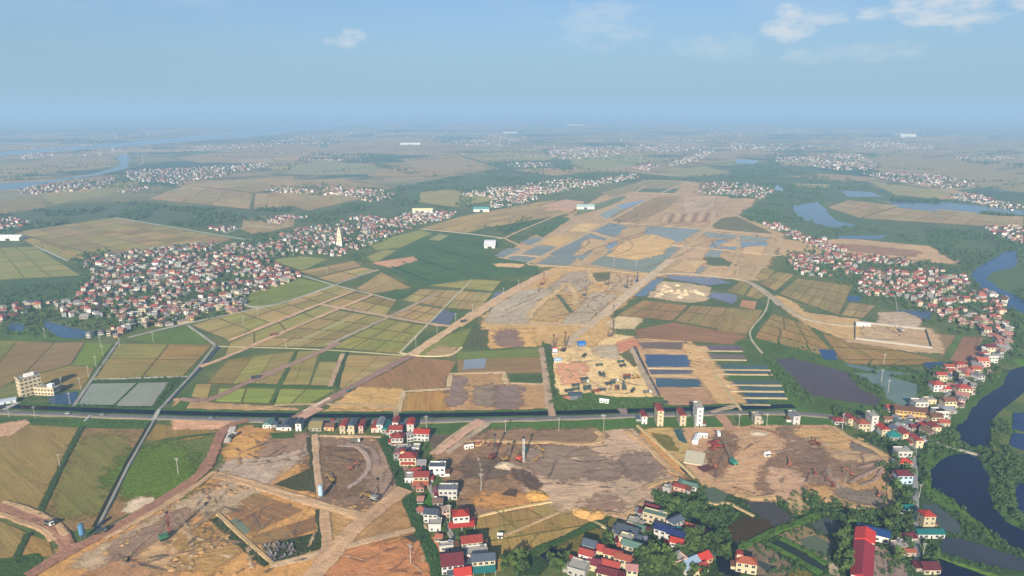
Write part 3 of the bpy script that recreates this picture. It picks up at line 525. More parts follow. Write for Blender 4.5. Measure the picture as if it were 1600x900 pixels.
T_('green', '#48602e', 'G', [(-100, 694), (110, 706), (445, 714)], 6, layer=4, name='ditch_bank'); T_('road', '#98906c', 'G', [(-200, 490), (220, 500), (480, 515), (830, 540)], 2.5, layer=4); T_('green', '#4c6030', 'G', [(220, 515), (80, 800)], 3, layer=4, name='ditch_bank'); T_('road', '#9a9678', 'G', [(160, 495), (545, 320)], 2.5, layer=3)
T_('road', GP, 'G', [(0, 288), (160, 250), (420, 158), (660, 72)], 4, layer=4); T_('road', GP, 'G', [(230, 100), (430, 160), (640, 210), (760, 242)], 3, layer=4)
# ---- sand spread, truck yard and pools (tile H)
S_('earth', '#b4945f', 'H', [(0, 390), (0, 335), (260, 128), (400, 55), (560, 72), (700, 98), (900, 100), (880, 135), (750, 232), (650, 318), (660, 420), (560, 480), (300, 475), (270, 382)], layer=3, amp=3, soft=8)
for c, pts in (('#a29680', [(0, 356), (60, 270), (190, 190), (350, 175), (220, 342), (200, 360)]), ('#a48a5c', [(232, 342), (270, 285), (400, 222), (462, 300), (370, 352)]), ('#a5977e', [(420, 362), (540, 250), (590, 200), (690, 215), (600, 300), (530, 362)]), ('#a08f78', [(360, 170), (440, 100), (540, 80), (560, 150), (470, 200), (400, 190)]), ('#ac9474', [(700, 110), (870, 112), (760, 190), (660, 190)]),
               ('#8f7a64', [(620, 220), (690, 218), (600, 295), (560, 290)])):
    S_('earth', c, 'H', pts, layer=4, amp=4, soft=6)
S_('green', '#646a44', 'H', [(580, 95), (660, 92), (655, 130), (600, 140)], layer=5, amp=4, soft=6); T_('earth', '#bf9c60', 'H', [(555, 85), (570, 130), (620, 155), (680, 130), (690, 95)], 8, layer=5, name='earth_bank', h=0.90, amp=2); T_('earth', '#bf9c60', 'H', [(225, 345), (270, 270), (400, 185), (430, 140), (480, 200), (490, 280)], 9, layer=5, name='earth_bank', h=1.08, amp=2); T_('green', '#5c6644', 'H', [(385, 210), (460, 308)], 5, layer=6, name='ditch_bank')
S_('earth', '#cdb380', 'H', [(350, 510), (450, 480), (640, 420), (790, 440), (805, 500), (830, 620), (900, 720), (935, 762), (720, 792), (640, 752), (390, 750)], layer=3, amp=2, soft=4)
S_('earth', '#bc8062', 'H', [(720, 482), (800, 450), (805, 490), (750, 522)], layer=5, amp=3, soft=5); S_('earth', '#bb8a6a', 'H', [(420, 600), (500, 590), (500, 680), (440, 680)], layer=5, amp=6, soft=9); S_('green', '#646640', 'H', [(725, 535), (780, 505), (818, 572), (800, 602)], layer=5, amp=2, soft=3); S_('earth', '#a89a84', 'H', [(600, 500), (690, 490), (680, 550), (610, 530)], layer=4, amp=6, soft=9)
T_('earth', '#b89c74', 'H', [(450, 490), (470, 440), (560, 380), (640, 305)], 11, layer=6, name='dirt_road'); T_('earth', '#bfa37a', 'H', [(630, 325), (750, 220), (895, 105), (1000, 20)], 15, layer=6, name='dirt_road', h=.35); T_('road', '#ad9c84', 'H', [(880, 110), (1000, 90), (1200, 105), (1390, 125), (1480, 180), (1592, 272)], 9, layer=6, name='dirt_road')
T_('earth', '#b89c70', 'H', [(0, 372), (300, 368), (530, 375)], 6, layer=4, h=.1, name='dirt_road'); S_('green', '#42582e', 'H', [(300, 470), (352, 480), (368, 700), (400, 760), (355, 850), (325, 640)], layer=4, amp=2); T_('earth', '#a88a6c', 'H', [(296, 505), (320, 640), (355, 870)], 5, layer=6, name='earth_bank', h=0.36)
S_('green', '#4c6830', 'H', [(360, 755), (560, 742), (700, 765), (960, 765), (965, 820), (720, 848), (380, 850)], layer=4, amp=2)
for c, pts in (('#746050', [(815, 470), (1080, 465), (1080, 512), (850, 502)]), ('#48586e', [(850, 532), (1110, 540), (1130, 602), (872, 602)]), ('#5c5c60', [(880, 614), (1120, 618), (1130, 640), (890, 640)]), ('#465a64', [(912, 662), (1170, 670), (1200, 712), (930, 712)])):
    S_('water', c, 'H', pts, layer=4, amp=2)
S_('earth', '#ab8c66', 'H', [(800, 450), (1090, 455), (1240, 640), (1410, 830), (960, 830), (840, 560)], layer=2, amp=2, soft=4); S_('earth', '#9c7c60', 'H', [(930, 717), (1222, 730), (1242, 812), (962, 822)], layer=4, amp=2, soft=4); S_('earth', '#b69668', 'H', [(1080, 480), (1160, 500), (1260, 640), (1410, 822), (1290, 822), (1230, 760), (1200, 690), (1130, 620)], layer=5, amp=4, soft=6)
T_('road', '#b09a76', 'H', [(870, 607), (1130, 612)], 4, layer=6, curve=False, name='earth_bank'); T_('earth', '#c2a26c', 'H', [(880, 650), (1140, 655)], 5, layer=6, name='earth_bank'); T_('water', '#4c4a48', 'H', [(800, 490), (850, 600), (935, 760)], 4, layer=6, h=.05, name='ditch'); T_('earth', '#a89070', 'H', [(785, 500), (830, 600), (915, 760)], 5, layer=6, name='earth_bank', h=0.42)
T_('road', '#b5a078', 'H', [(1230, 640), (1380, 840)], 4, layer=7)
for i, (y, x0, x1, c) in enumerate(((497, 1140, 1370, '#6c5660'), (545, 1170, 1390, '#74645c'), (600, 1240, 1520, '#4c5c54'), (625, 1250, 1530, '#4a5450'), (683, 1290, 1580, '#4c5a50'), (716, 1320, 1592, '#485a54'), (752, 1390, 1610, '#3e5058'), (790, 1390, 1520, '#3c4c58'))):
    S_('water', c, 'H', [(x0, y - 12), (x1, y - 8), (x1 + 15, y + 12), (x0 + 15, y + 10)], layer=4, amp=1.5); T_('road', '#9c8c70', 'H', [(x0 - 5, y + 17), (x1 + 15, y + 20)], 3, layer=6, name='earth_bank', curve=False, h=.5)
S_('green', '#496630', 'H', [(1230, 580), (1560, 580), (1760, 800), (1760, 850), (1400, 850), (1390, 740), (1290, 660)], layer=2, amp=2)
C_('field', ['#8f7450', '#947850', '#8c7650'], 'H', [(700, 322), (850, 240), (1090, 267), (1010, 352)], 2, 4); C_('field', ['#8c7850', '#927c54', '#867a4e'], 'H', [(1020, 352), (1110, 267), (1490, 292), (1405, 425)], 2, 6); S_('field', '#8a6a4e', 'H', [(800, 402), (1010, 360), (1410, 432), (1330, 480), (820, 442)], layer=2, ang=1.4); S_('earth', '#b8a47e', 'H', [(660, 360), (720, 330), (840, 340), (790, 392), (680, 390)], layer=3, amp=2, soft=4)
S_('earth', '#ab9878', 'H', [(880, 222), (960, 140), (1080, 150), (1205, 172), (1180, 242), (1100, 252)], layer=4, amp=3, soft=5)
for i in range(26): mound(tg('H', random.uniform(920, 1170), random.uniform(160, 235)), random.uniform(4, 8), random.uniform(1.5, 3.5), random.choice(('#b8a484', '#a8967a', '#c0ac8c')), 'rubble_heap')
S_('water', '#68747c', 'H', [(795, 215), (900, 130), (965, 118), (900, 190), (850, 222)], layer=4, amp=2); S_('water', '#72727c', 'H', [(1190, 222), (1230, 195), (1362, 212), (1340, 262)], layer=4, amp=3); S_('water', '#76747a', 'H', [(960, 105), (1240, 120), (1330, 150), (1200, 160), (1000, 128)], layer=4, amp=4)
for q in ([(1300, 190), (1380, 130), (1430, 160), (1390, 215)], [(1400, 215), (1440, 165), (1520, 215), (1460, 235)]): C_('field', OLV, 'H', q, 1, 2)
S_('earth', '#a07858', 'H', [(1380, 240), (1460, 245), (1450, 290), (1370, 275)], layer=3, amp=1); T_('road', '#a8a080', 'H', [(1530, 220), (1510, 310), (1420, 400), (1430, 455), (1495, 530)], 3, layer=6); T_('green', '#4a6034', 'H', [(1540, 215), (1525, 310), (1430, 400), (1440, 455)], 7, layer=3, name='ditch_bank')
# ---- right plain (tile I)
C_('field', ['#8a7c50', '#8f8054', '#877a50'], 'I', [(265, 205), (370, 122), (662, 160), (590, 322)], 3, 6); C_('field', OLV, 'I', [(110, 110), (170, 60), (250, 80), (200, 130)], 2, 1); C_('field', OLV, 'I', [(160, 150), (260, 85), (350, 100), (250, 190)], 2, 2); C_('field', PAD, 'I', [(600, 322), (650, 250), (790, 270), (720, 337)], 2, 2)
C_('field', ['#94794c', '#8c7a4a', '#8f7c50'], 'I', [(130, 442), (230, 312), (420, 372), (600, 562)], 4, 3); C_('field', ['#94794c', '#8f7648', '#8a7a4c'], 'I', [(600, 562), (500, 420), (680, 462), (1140, 562)], 2, 3); C_('field', ['#8f7648'], 'I', [(600, 562), (1140, 565), (1020, 592), (640, 585)], 3, 1)
C_('field', ['#8f7c50', '#94804f'], 'I', [(-80, 430), (-20, 310), (180, 290), (110, 420)], 2, 4); T_('road', '#a9987e', 'I', [(-20, 118), (90, 130), (210, 200), (310, 290), (420, 352), (680, 382)], 9, layer=7, name='dirt_road')
S_('earth', '#ae9264', 'I', [(260, 215), (330, 250), (400, 310), (680, 345), (690, 455), (600, 440), (430, 372), (310, 290)], layer=3, amp=3, soft=6); S_('earth', '#a89070', 'I', [(675, 355), (1075, 395), (1120, 440), (1140, 520), (1000, 515), (650, 462)], layer=3, amp=3, soft=6); S_('earth', '#ac9880', 'I', [(820, 312), (930, 305), (1032, 342), (1000, 387), (810, 370)], layer=4, amp=2, soft=4)
S_('field', '#86664e', 'I', [(1190, 562), (1262, 436), (1372, 442), (1322, 562), (1290, 582)], layer=2); S_('field', '#86704e', 'I', [(1120, 420), (1230, 430), (1162, 552), (1140, 545)], layer=2); T_('green', '#5a7034', 'I', [(1245, 432), (1172, 555)], 6, layer=3, name='ditch_bank')
S_('green', '#48622e', 'I', [(0, 462), (330, 450), (480, 505), (660, 590), (1060, 620), (1120, 700), (980, 880), (560, 880), (-50, 860), (-50, 800), (240, 780), (300, 720), (180, 560)], layer=1, amp=2)
for c, pts in (('#504644', [(245, 562), (330, 550), (640, 632), (700, 712), (822, 772), (800, 812), (650, 792), (430, 750)]), ('#66766c', [(660, 632), (830, 642), (1030, 702), (1000, 782), (930, 822), (850, 772), (822, 712)]), ('#34486a', [(480, 505), (560, 510), (582, 562), (510, 562)]), ('#60706c', [(620, 580), (830, 620), (1000, 640), (840, 645), (650, 600)]), ('#344860', [(1050, 575), (1160, 575), (1150, 612), (1060, 612)]), ('#465462', [(880, 290), (1090, 300), (1080, 347), (1010, 332)]), ('#3c5062', [(640, 215), (710, 215), (700, 250), (640, 248)])):
    S_('water', c, 'I', pts, layer=3, amp=2)
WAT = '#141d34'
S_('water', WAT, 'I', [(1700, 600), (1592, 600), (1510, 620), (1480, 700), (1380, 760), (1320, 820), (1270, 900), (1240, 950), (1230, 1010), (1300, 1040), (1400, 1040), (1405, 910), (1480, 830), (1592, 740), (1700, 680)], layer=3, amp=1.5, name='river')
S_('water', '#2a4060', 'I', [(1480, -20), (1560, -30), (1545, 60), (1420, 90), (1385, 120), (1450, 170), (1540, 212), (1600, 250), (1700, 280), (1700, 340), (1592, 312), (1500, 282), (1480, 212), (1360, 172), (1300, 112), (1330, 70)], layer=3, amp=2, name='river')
S_('green', '#41602c', 'I', [(1240, 960), (1270, 880), (1330, 790), (1480, 690), (1500, 620), (1440, 640), (1360, 720), (1260, 800), (1200, 900)], layer=2, amp=2); S_('green', '#55802c', 'I', [(1530, 560), (1640, 560), (1640, 600), (1560, 595)], layer=2)
# ---- the canal and its road across the whole plain
CAN = [(-300, 622), (0, 635.5), (240, 645.5), (460, 650.5), (660, 650.5), (860, 646.5), (960, 643.5), (1080, 639.5), (1150, 638.5), (1240, 635)]
ROAD = [(-300, 634), (0, 644.5), (240, 653), (460, 658), (660, 658.5), (860, 654.5), (960, 651), (1080, 647), (1180, 645), (1240, 646), (1304, 652)]
strip('green', '#46602e', [g(*q) for q in CAN], 19, layer=4, h=.15, name='canal_bank', side=3); strip('water', '#0e141c', [g(*q) for q in CAN], 8.0, layer=6, h=.06, name='canal', amp=.2, side=.2)
strip('road', '#6c6866', [g(*q) for q in ROAD], 8, layer=6, h=.2, name='road', amp=.1, side=.6); strip('road', '#857a64', [g(*q) for q in ROAD], 12, layer=4, h=.12, name='road_verge', amp=.8, side=.6)
S_('green', '#44622c', 'A', [(-60, 60), (0, 42), (830, 62), (815, 102), (450, 97), (130, 82), (-60, 88)], layer=3, amp=1); S_('green', '#4a6c2e', 'C', [(370, 82), (1120, 52), (1162, 92), (940, 120), (450, 136), (370, 132)], layer=3, amp=1); S_('green', '#46662e', 'B', [(1135, 78), (1310, 72), (1290, 127), (1140, 132)], layer=3)
S_('green', '#46682c', 'D', [(-80, 40), (420, 45), (450, 95), (250, 98), (0, 95)], layer=2); S_('green', '#46682c', 'D', [(500, 42), (1060, 45), (1100, 92), (560, 95)], layer=2)
# ---- foreground left (tiles A and B)
S_('field', '#8a774a', 'A', [(-250, 95), (130, 86), (432, 100), (200, 578), (0, 502), (-250, 430)], layer=2, ang=.9); S_('field', '#86704a', 'A', [(455, 102), (792, 106), (520, 642), (400, 657), (218, 592)], layer=2, ang=.9); S_('field', '#74703e', 'A', [(470, 160), (620, 150), (560, 400), (440, 560), (330, 560), (400, 330)], layer=3, amp=8, soft=22, ang=.9)
T_('green', '#3c4c26', 'A', [(445, 92), (330, 310), (208, 578)], 3.5, layer=4, name='ditch_bank'); T_('green', '#3c4c26', 'A', [(152, 672), (88, 805)], 3.5, layer=4, name='ditch_bank'); T_('road', '#8e8a7c', 'A', [(835, 60), (700, 300), (528, 645)], 2.6, layer=6, curve=False, h=.5, amp=.1); T_('water', '#2c3020', 'A', [(815, 70), (680, 300), (508, 640)], 3, layer=5, h=.03, name='ditch', curve=False)
S_('field', '#85703f', 'A', [(845, 80), (1192, 120), (1140, 240), (1110, 332), (1000, 395), (690, 360), (760, 200)], layer=2, ang=.5); S_('green', '#5f6c36', 'A', [(800, 170), (1000, 180), (1140, 150), (1135, 260), (1100, 335), (990, 400), (690, 360), (745, 230)], layer=3, amp=4, soft=8); S_('green', '#587026', 'A', [(760, 245), (880, 215), (960, 310), (1000, 390), (860, 462), (780, 440), (695, 362), (720, 300)], layer=4, amp=9, soft=26); S_('field', '#8a704a', 'A', [(690, 365), (780, 452), (862, 470), (700, 562), (540, 648)], layer=2, ang=.9)
T_('green', '#48562c', 'A', [(880, 168), (1000, 150), (1185, 130)], 3, layer=4, name='ditch_bank'); S_('earth', '#bd9474', 'A', [(950, 58), (1240, 60), (1215, 98), (945, 100)], layer=4, amp=2, soft=4); S_('earth', '#b09074', 'A', [(-60, 92), (130, 62), (142, 82), (40, 137), (-60, 150)], layer=4, amp=2, soft=4); S_('earth', '#b8a890', 'A', [(690, 540), (720, 500), (800, 485), (815, 510), (760, 545)], layer=4, amp=2, soft=4)
S_('field', '#8a784a', 'A', [(-200, 560), (0, 605), (152, 672), (90, 802), (-200, 820)], layer=2, ang=.9); S_('field', '#927846', 'A', [(160, 677), (268, 712), (288, 792), (130, 802), (95, 802)], layer=2, ang=.9); S_('green', '#3c5626', 'A', [(-150, 835), (210, 778), (232, 832), (140, 905), (-150, 960)], layer=3, amp=1)
S_('earth', '#b08650', 'B', [(-1050, 940), (-820, 760), (-600, 700), (-80, 385), (0, 350), (60, 330), (100, 130), (150, 100), (500, 160), (545, 470), (800, 560), (1010, 440), (1090, 640), (1200, 900), (1240, 1050), (-1100, 1100)], layer=1, amp=3, soft=6)
for c, pts, ly in (('#a08c72', [(-700, 800), (-480, 690), (-170, 500), (40, 395), (185, 430), (20, 540), (-110, 520), (-400, 670), (-660, 845)], 2), ('#806a58', [(-560, 770), (-340, 650), (-200, 570), (-160, 580), (-350, 690), (-520, 790)], 3), ('#a49280', [(40, 340), (105, 268), (480, 178), (495, 212), (240, 388)], 3), ('#8a705a', [(300, 170), (470, 150), (480, 180), (250, 250)], 3), ('#b48a50', [(100, 150), (270, 150), (250, 240), (90, 250)], 3), ('#a07a58', [(-640, 880), (-420, 760), (-250, 820), (-260, 960), (-600, 960)], 2), ('#a98c66', [(-380, 740), (-200, 640), (-80, 700), (-160, 830), (-330, 850)], 3),
                  ('#a5724a', [(650, 775), (1140, 702), (1200, 900), (1230, 1000), (600, 1000), (600, 850)], 2), ('#a08052', [(590, 545), (752, 592), (650, 722), (600, 722)], 2), ('#98784e', [(800, 600), (1010, 460), (1078, 632), (712, 742)], 2), ('#967848', [(-180, 690), (100, 640), (150, 720), (-40, 850), (-150, 820)], 3)):
    S_('earth', c, 'B', pts, layer=ly, amp=4, soft=8)
C_('field', ['#86684a', '#8a6e4c'], 'B', [(200, 448), (470, 545), (170, 682), (30, 548)], 2, 2, gap=1.2, bund='#9a7a50'); C_('field', ['#86684a', '#8f7450'], 'B', [(160, 690), (530, 578), (540, 650), (260, 752)], 2, 1, gap=1.2, bund='#9a7a50'); S_('water', '#6c7864', 'B', [(68, 602), (110, 590), (178, 655), (150, 677)], layer=4, amp=.6); S_('water', '#4a4838', 'B', [(1005, 690), (1098, 665), (1116, 690), (1060, 726)], layer=4, amp=.8)
S_('green', '#484c2e', 'B', [(300, 407), (512, 315), (527, 447), (430, 442)], layer=4, amp=.6); S_('green', '#384228', 'B', [(235, 740), (560, 660), (582, 747), (300, 832)], layer=4, amp=.8); S_('green', '#3f5a2a', 'B', [(280, 128), (400, 120), (420, 155), (300, 160)], layer=4, amp=1)
T_('green', '#3c4426', 'B', [(-20, 590), (120, 730), (268, 848)], 4, layer=4, name='ditch_bank'); T_('road', '#b59a70', 'B', [(0, 565), (150, 705), (305, 842)], 3.5, layer=5); T_('earth', '#b8966a', 'B', [(285, 852), (440, 815), (585, 772)], 5, layer=5, name='dirt_road'); T_('earth', '#b89468', 'B', [(690, 747), (900, 690), (1130, 635)], 5, layer=5, name='dirt_road')
S_('earth', '#7a6450', 'B', [(548, 148), (885, 157), (920, 232), (978, 322), (1010, 432), (850, 512), (770, 552), (565, 492)], layer=3, amp=2, soft=4, ang=.3); S_('earth', '#8c7664', 'B', [(850, 260), (915, 245), (978, 330), (1008, 430), (860, 505), (880, 420)], layer=4, amp=3, soft=8); S_('earth', '#745c42', 'B', [(570, 240), (760, 250), (800, 330), (690, 430), (580, 400)], layer=4, amp=5, soft=14); T_('earth', '#9c8270', 'B', [(650, 195), (740, 200), (800, 240), (830, 300), (790, 370), (700, 430)], 3, layer=5, name='haul_track', h=.5, amp=1.2); T_('earth', '#8a705c', 'B', [(700, 180), (820, 200), (870, 260), (860, 310)], 3, layer=5, name='haul_track', h=.4, amp=1)
T_('earth', '#b5926a', 'B', [(528, 140), (535, 300), (560, 480)], 4.5, layer=6, name='dirt_road', h=.6); T_('green', '#4c4a34', 'B', [(500, 150), (520, 300), (530, 450)], 5, layer=4, name='ditch_bank'); T_('earth', '#b8986c', 'B', [(550, 146), (885, 153)], 3, layer=5, name='earth_bank', h=0.48)
T_('earth', '#bc9464', 'B', [(-10, 358), (180, 402), (350, 460), (560, 520), (770, 582)], 8, layer=7, name='dirt_road', h=.35, side=2); T_('earth', '#b89064', 'B', [(1015, 435), (880, 530), (790, 600), (650, 740), (500, 930)], 12, layer=7, name='dirt_road', side=2); T_('earth', '#b08a60', 'B', [(575, 530), (585, 640), (600, 760)], 6, layer=6, name='dirt_road'); T_('green', '#3c4428', 'B', [(545, 545), (556, 650), (570, 740)], 3, layer=5, name='ditch_bank')
RED = '#97684a'
T_('earth', RED, 'A', [(-300, 450), (0, 538), (150, 582), (280, 632), (340, 690), (372, 760)], 8, layer=7, name='dirt_road', h=.3); T_('earth', RED, 'A', [(150, 905), (372, 770), (540, 690), (800, 542), (1090, 362), (1160, 232), (1192, 132), (1250, 82), (1340, 62)], 8, layer=7, name='dirt_road', h=.3)
for dx, dy in ((-14, 30), (14, -34)): T_('earth', '#b28c5c', 'A', [(0 + dx, 538 + dy), (150 + dx, 582 + dy), (270 + dx, 632 + dy), (330 + dx * 2.6, 700 + dy * .5)], 3.5, layer=5, name='earth_bank', h=0.54, amp=1.2)
T_('earth', '#b48e60', 'A', [(560, 712), (820, 565), (1110, 385), (1165, 340)], 4, layer=5, name='earth_bank', h=0.60, amp=1.5); T_('earth', '#c0b4a4', 'A', [(1225, 190), (1262, 100)], 4, layer=8, name='gravel_heap', h=.8, amp=.8); T_('earth', '#8a6c4a', 'A', [(1050, 640), (1200, 540)], 3, layer=5, name='earth_bank', h=0.48, amp=1)
T_('green', '#35502a', 'B', [(892, 150), (940, 262), (1000, 402), (1060, 562), (1090, 645), (1150, 760), (1205, 920)], 8, layer=5, name='hedge_bank', h=.3); S_('green', '#3f6a26', 'B', [(1070, 482), (1150, 452), (1187, 545), (1100, 562)], layer=6, amp=.4)
S_('green', '#4a5c2c', 'B', [(900, 140), (1060, 150), (1130, 130), (1180, 330), (1290, 520), (1400, 700), (1480, 900), (1180, 900), (1085, 640), (1010, 420)], layer=2, amp=1)
T_('road', '#908c82', 'B', [(1050, 195), (1085, 280), (1130, 372), (1200, 542), (1270, 692), (1345, 850), (1352, 880)], 4.2, layer=8, name='lane', amp=.1)
T_('earth', '#bd9070', 'B', [(1425, 62), (1300, 150), (1170, 245)], 9, layer=7, name='dirt_road', h=.35, side=2.5); T_('earth', '#b0906a', 'B', [(1385, 72), (1270, 145), (1150, 250)], 3, layer=6, name='earth_bank', h=0.84, amp=.8); T_('earth', '#a89070', 'B', [(1465, 75), (1360, 150), (1240, 240)], 5, layer=6, name='dirt_road', h=.4); S_('field', '#65584a', 'B', [(1140, 142), (1290, 138), (1172, 240)], layer=3)
# ---- foreground middle (tile C)
S_('earth', '#84694f', 'C', [(0, 302), (150, 218), (240, 150), (400, 132), (940, 120), (1090, 118), (1200, 180), (1330, 330), (1400, 372), (1200, 502), (1090, 582), (980, 602), (820, 547), (700, 497), (250, 588), (180, 422), (100, 380)], layer=2, amp=3, soft=6)
S_('earth', '#ac947c', 'C', [(770, 200), (940, 192), (982, 145), (975, 125), (1090, 122), (1230, 192), (1342, 340), (1200, 430), (1232, 470), (1090, 577), (1010, 562), (820, 540), (700, 490), (640, 470), (600, 380), (490, 315), (560, 335), (760, 365), (820, 300)], layer=3, amp=5, soft=9)
for c, pts in (('#7d6b5c', [(600, 222), (820, 217), (960, 272), (1062, 322), (1010, 362), (880, 345), (740, 367), (640, 330), (540, 290)]), ('#7f6d60', [(1088, 290), (1130, 250), (1190, 255), (1295, 320), (1200, 362), (1088, 332)]), ('#8a7260', [(920, 500), (1000, 490), (1050, 530), (960, 540)]), ('#806850', [(400, 132), (930, 122), (960, 150), (700, 175), (420, 160)]), ('#665648', [(240, 300), (380, 300), (420, 350), (300, 370)])):
    S_('earth', c, 'C', pts, layer=4, amp=5, soft=9)
S_('earth', '#54443a', 'C', [(500, 330), (560, 345), (625, 405), (612, 430), (560, 390), (505, 355)], layer=5, amp=3, soft=4); S_('earth', '#4c3c2c', 'C', [(430, 458), (480, 440), (512, 442), (490, 465)], layer=5, amp=2, soft=2); S_('earth', '#a87c48', 'C', [(280, 480), (420, 470), (600, 490), (420, 520)], layer=4, amp=5, soft=9)
for p in ([(240, 172), (450, 178), (660, 182), (850, 192), (945, 186), (978, 150), (940, 124)], [(820, 545), (900, 565), (1010, 568), (1085, 582)], [(1100, 120), (1210, 190), (1335, 335), (1405, 360)], [(1195, 510), (1100, 585)], [(1200, 430), (1330, 385), (1400, 378)]):
    T_('earth', '#b08c5a', 'C', p, 4.5, layer=6, name='earth_bank', h=0.78, amp=1.6)
S_('earth', '#ae8450', 'C', [(1200, 120), (1235, 190), (1345, 340), (1400, 372), (1410, 340), (1300, 215), (1240, 150)], layer=5, amp=2, soft=4); mound(tg('C', 620, 470), 9, 2.5, '#b58c52'); mound(tg('C', 870, 560), 8, 2.0, '#b8905a'); mound(tg('C', 940, 575), 9, 2.2, '#b08a58'); mound(tg('C', 445, 305), 8, 2.2, '#a89880', 'sand_heap'); mound(tg('C', 300, 190), 4, 1.2, '#c09a70')
C_('field', ['#957c4c', '#9a804e', '#90784a', '#938250'], 'C', [(262, 592), (700, 502), (935, 615), (330, 715)], 3, 2, gap=1.0, bund='#7a7040', ang=.15); C_('field', ['#957c4c', '#907a4a', '#98824e'], 'C', [(330, 718), (935, 618), (640, 742), (395, 890)], 2, 1, gap=1.0, bund='#7a7040', ang=.15); T_('road', '#b8a074', 'C', [(250, 592), (440, 545), (700, 500)], 2.5, layer=6); T_('earth', '#ac8a54', 'C', [(440, 690), (620, 610), (740, 560)], 2, layer=6, name='path')
T_('green', '#3c5228', 'C', [(932, 622), (800, 692), (640, 752), (555, 805)], 5, layer=6, name='ditch_bank'); T_('green', '#36482a', 'C', [(1020, 560), (930, 640)], 6, layer=6, name='ditch_bank'); T_('road', '#a8966c', 'C', [(930, 612), (1050, 672)], 2.5, layer=7); S_('green', '#6a6436', 'C', [(710, 752), (930, 640), (1040, 672), (990, 742), (800, 792)], layer=3, amp=1); S_('green', '#6c6a38', 'C', [(1000, 580), (1090, 600), (1060, 660), (960, 620)], layer=3, amp=1)
S_('water', '#161c2c', 'C', [(630, 792), (700, 752), (805, 792), (690, 834)], layer=5, amp=.4); S_('green', '#2e4426', 'C', [(540, 810), (630, 795), (690, 838), (640, 900), (520, 900)], layer=4, amp=1)
T_('road', '#b5a076', 'C', [(1162, 88), (1320, 230), (1480, 378)], 2.6, layer=7, curve=False, h=.4); S_('earth', '#a48c5a', 'C', [(1220, 112), (1342, 105), (1432, 190), (1412, 262), (1388, 272)], layer=4, amp=2, soft=4); S_('green', '#74703a', 'C', [(1260, 140), (1330, 150), (1370, 220), (1320, 210)], layer=5, amp=3, soft=5); S_('water', '#3c5856', 'C', [(1355, 110), (1402, 105), (1432, 187), (1385, 170)], layer=5, amp=.8); S_('water', '#39443a', 'C', [(1380, 290), (1432, 340), (1440, 362), (1400, 330)], layer=5, amp=.8)
# ---- foreground right (tiles D and E)
S_('earth', '#aa8a6a', 'D', [(250, 100), (440, 95), (700, 95), (1040, 95), (1150, 170), (1337, 252), (1357, 330), (1357, 512), (1300, 542), (1150, 532), (1000, 492), (880, 422), (740, 482), (640, 500), (540, 467), (350, 402), (240, 272), (250, 200)], layer=2, amp=2, soft=4)
S_('earth', '#7a624e', 'D', [(760, 112), (860, 105), (900, 160), (1100, 202), (1150, 252), (1332, 262), (1322, 332), (1200, 422), (1050, 442), (960, 422), (870, 402), (830, 332), (750, 322), (742, 452), (690, 452), (668, 420), (700, 330), (800, 252), (827, 190)], layer=3, amp=4, soft=7)
for c, pts in (('#ad8c5c', [(870, 120), (1000, 115), (1080, 150), (1135, 192), (1000, 197), (900, 152)]), ('#a58a6a', [(1000, 202), (1180, 202), (1280, 252), (1180, 277), (1060, 252)]), ('#a68658', [(1200, 420), (1330, 340), (1357, 512), (1300, 542), (1000, 482), (960, 432), (1060, 445)]), ('#74685c', [(1060, 440), (1280, 462), (1300, 500), (1270, 512), (1150, 480)]), ('#775e48', [(400, 230), (470, 130), (500, 150), (440, 280), (400, 340)]), ('#6c6258', [(1150, 190), (1260, 200), (1220, 225)]), ('#a88a70', [(745, 330), (820, 325), (862, 400), (800, 445), (745, 440)])):
    S_('earth', c, 'D', pts, layer=4, amp=4, soft=7)
for i in range(8): T_('earth', '#8a6e54', 'D', [(905 + i * 20, 405 + i * 2), (925 + i * 20, 355 + i * 3)], 2.2, layer=6, name='dozer_windrow', h=.9, amp=.8)
for p in ([(1010, 330), (1050, 400), (1080, 430)], [(1190, 415), (1270, 390), (1310, 330), (1320, 290)], [(1180, 320), (1250, 300), (1310, 290)], [(1130, 400), (1230, 350), (1310, 310)]): T_('earth', '#927660', 'D', p, 2.4, layer=6, name='haul_track', h=.7, amp=1)
for p in ([(1040, 95), (1150, 168), (1335, 248), (1357, 330), (1357, 510), (1300, 542), (1150, 533), (1000, 493)], [(520, 465), (620, 490), (730, 478)]): T_('earth', '#b08c56', 'D', p, 5, layer=5, name='earth_bank', h=0.90, amp=1.5)
T_('earth', '#a87c58', 'D', [(430, 30), (480, 95), (500, 120)], 9, layer=6, name='dirt_road'); T_('earth', '#8a6444', 'D', [(600, 100), (700, 115), (770, 150)], 2.5, layer=6, name='haul_track', amp=.8); mound(tg('D', 640, 130), 5, .8, '#b8a890', 'rubble_heap', el=1.8)
S_('green', '#304624', 'D', [(-20, 560), (60, 450), (200, 440), (330, 390), (460, 460), (700, 500), (880, 425), (1000, 495), (1290, 545), (1370, 500), (1360, 240), (1150, 130), (1480, 130), (1480, 900), (-100, 900), (-60, 700)], layer=1, amp=2)
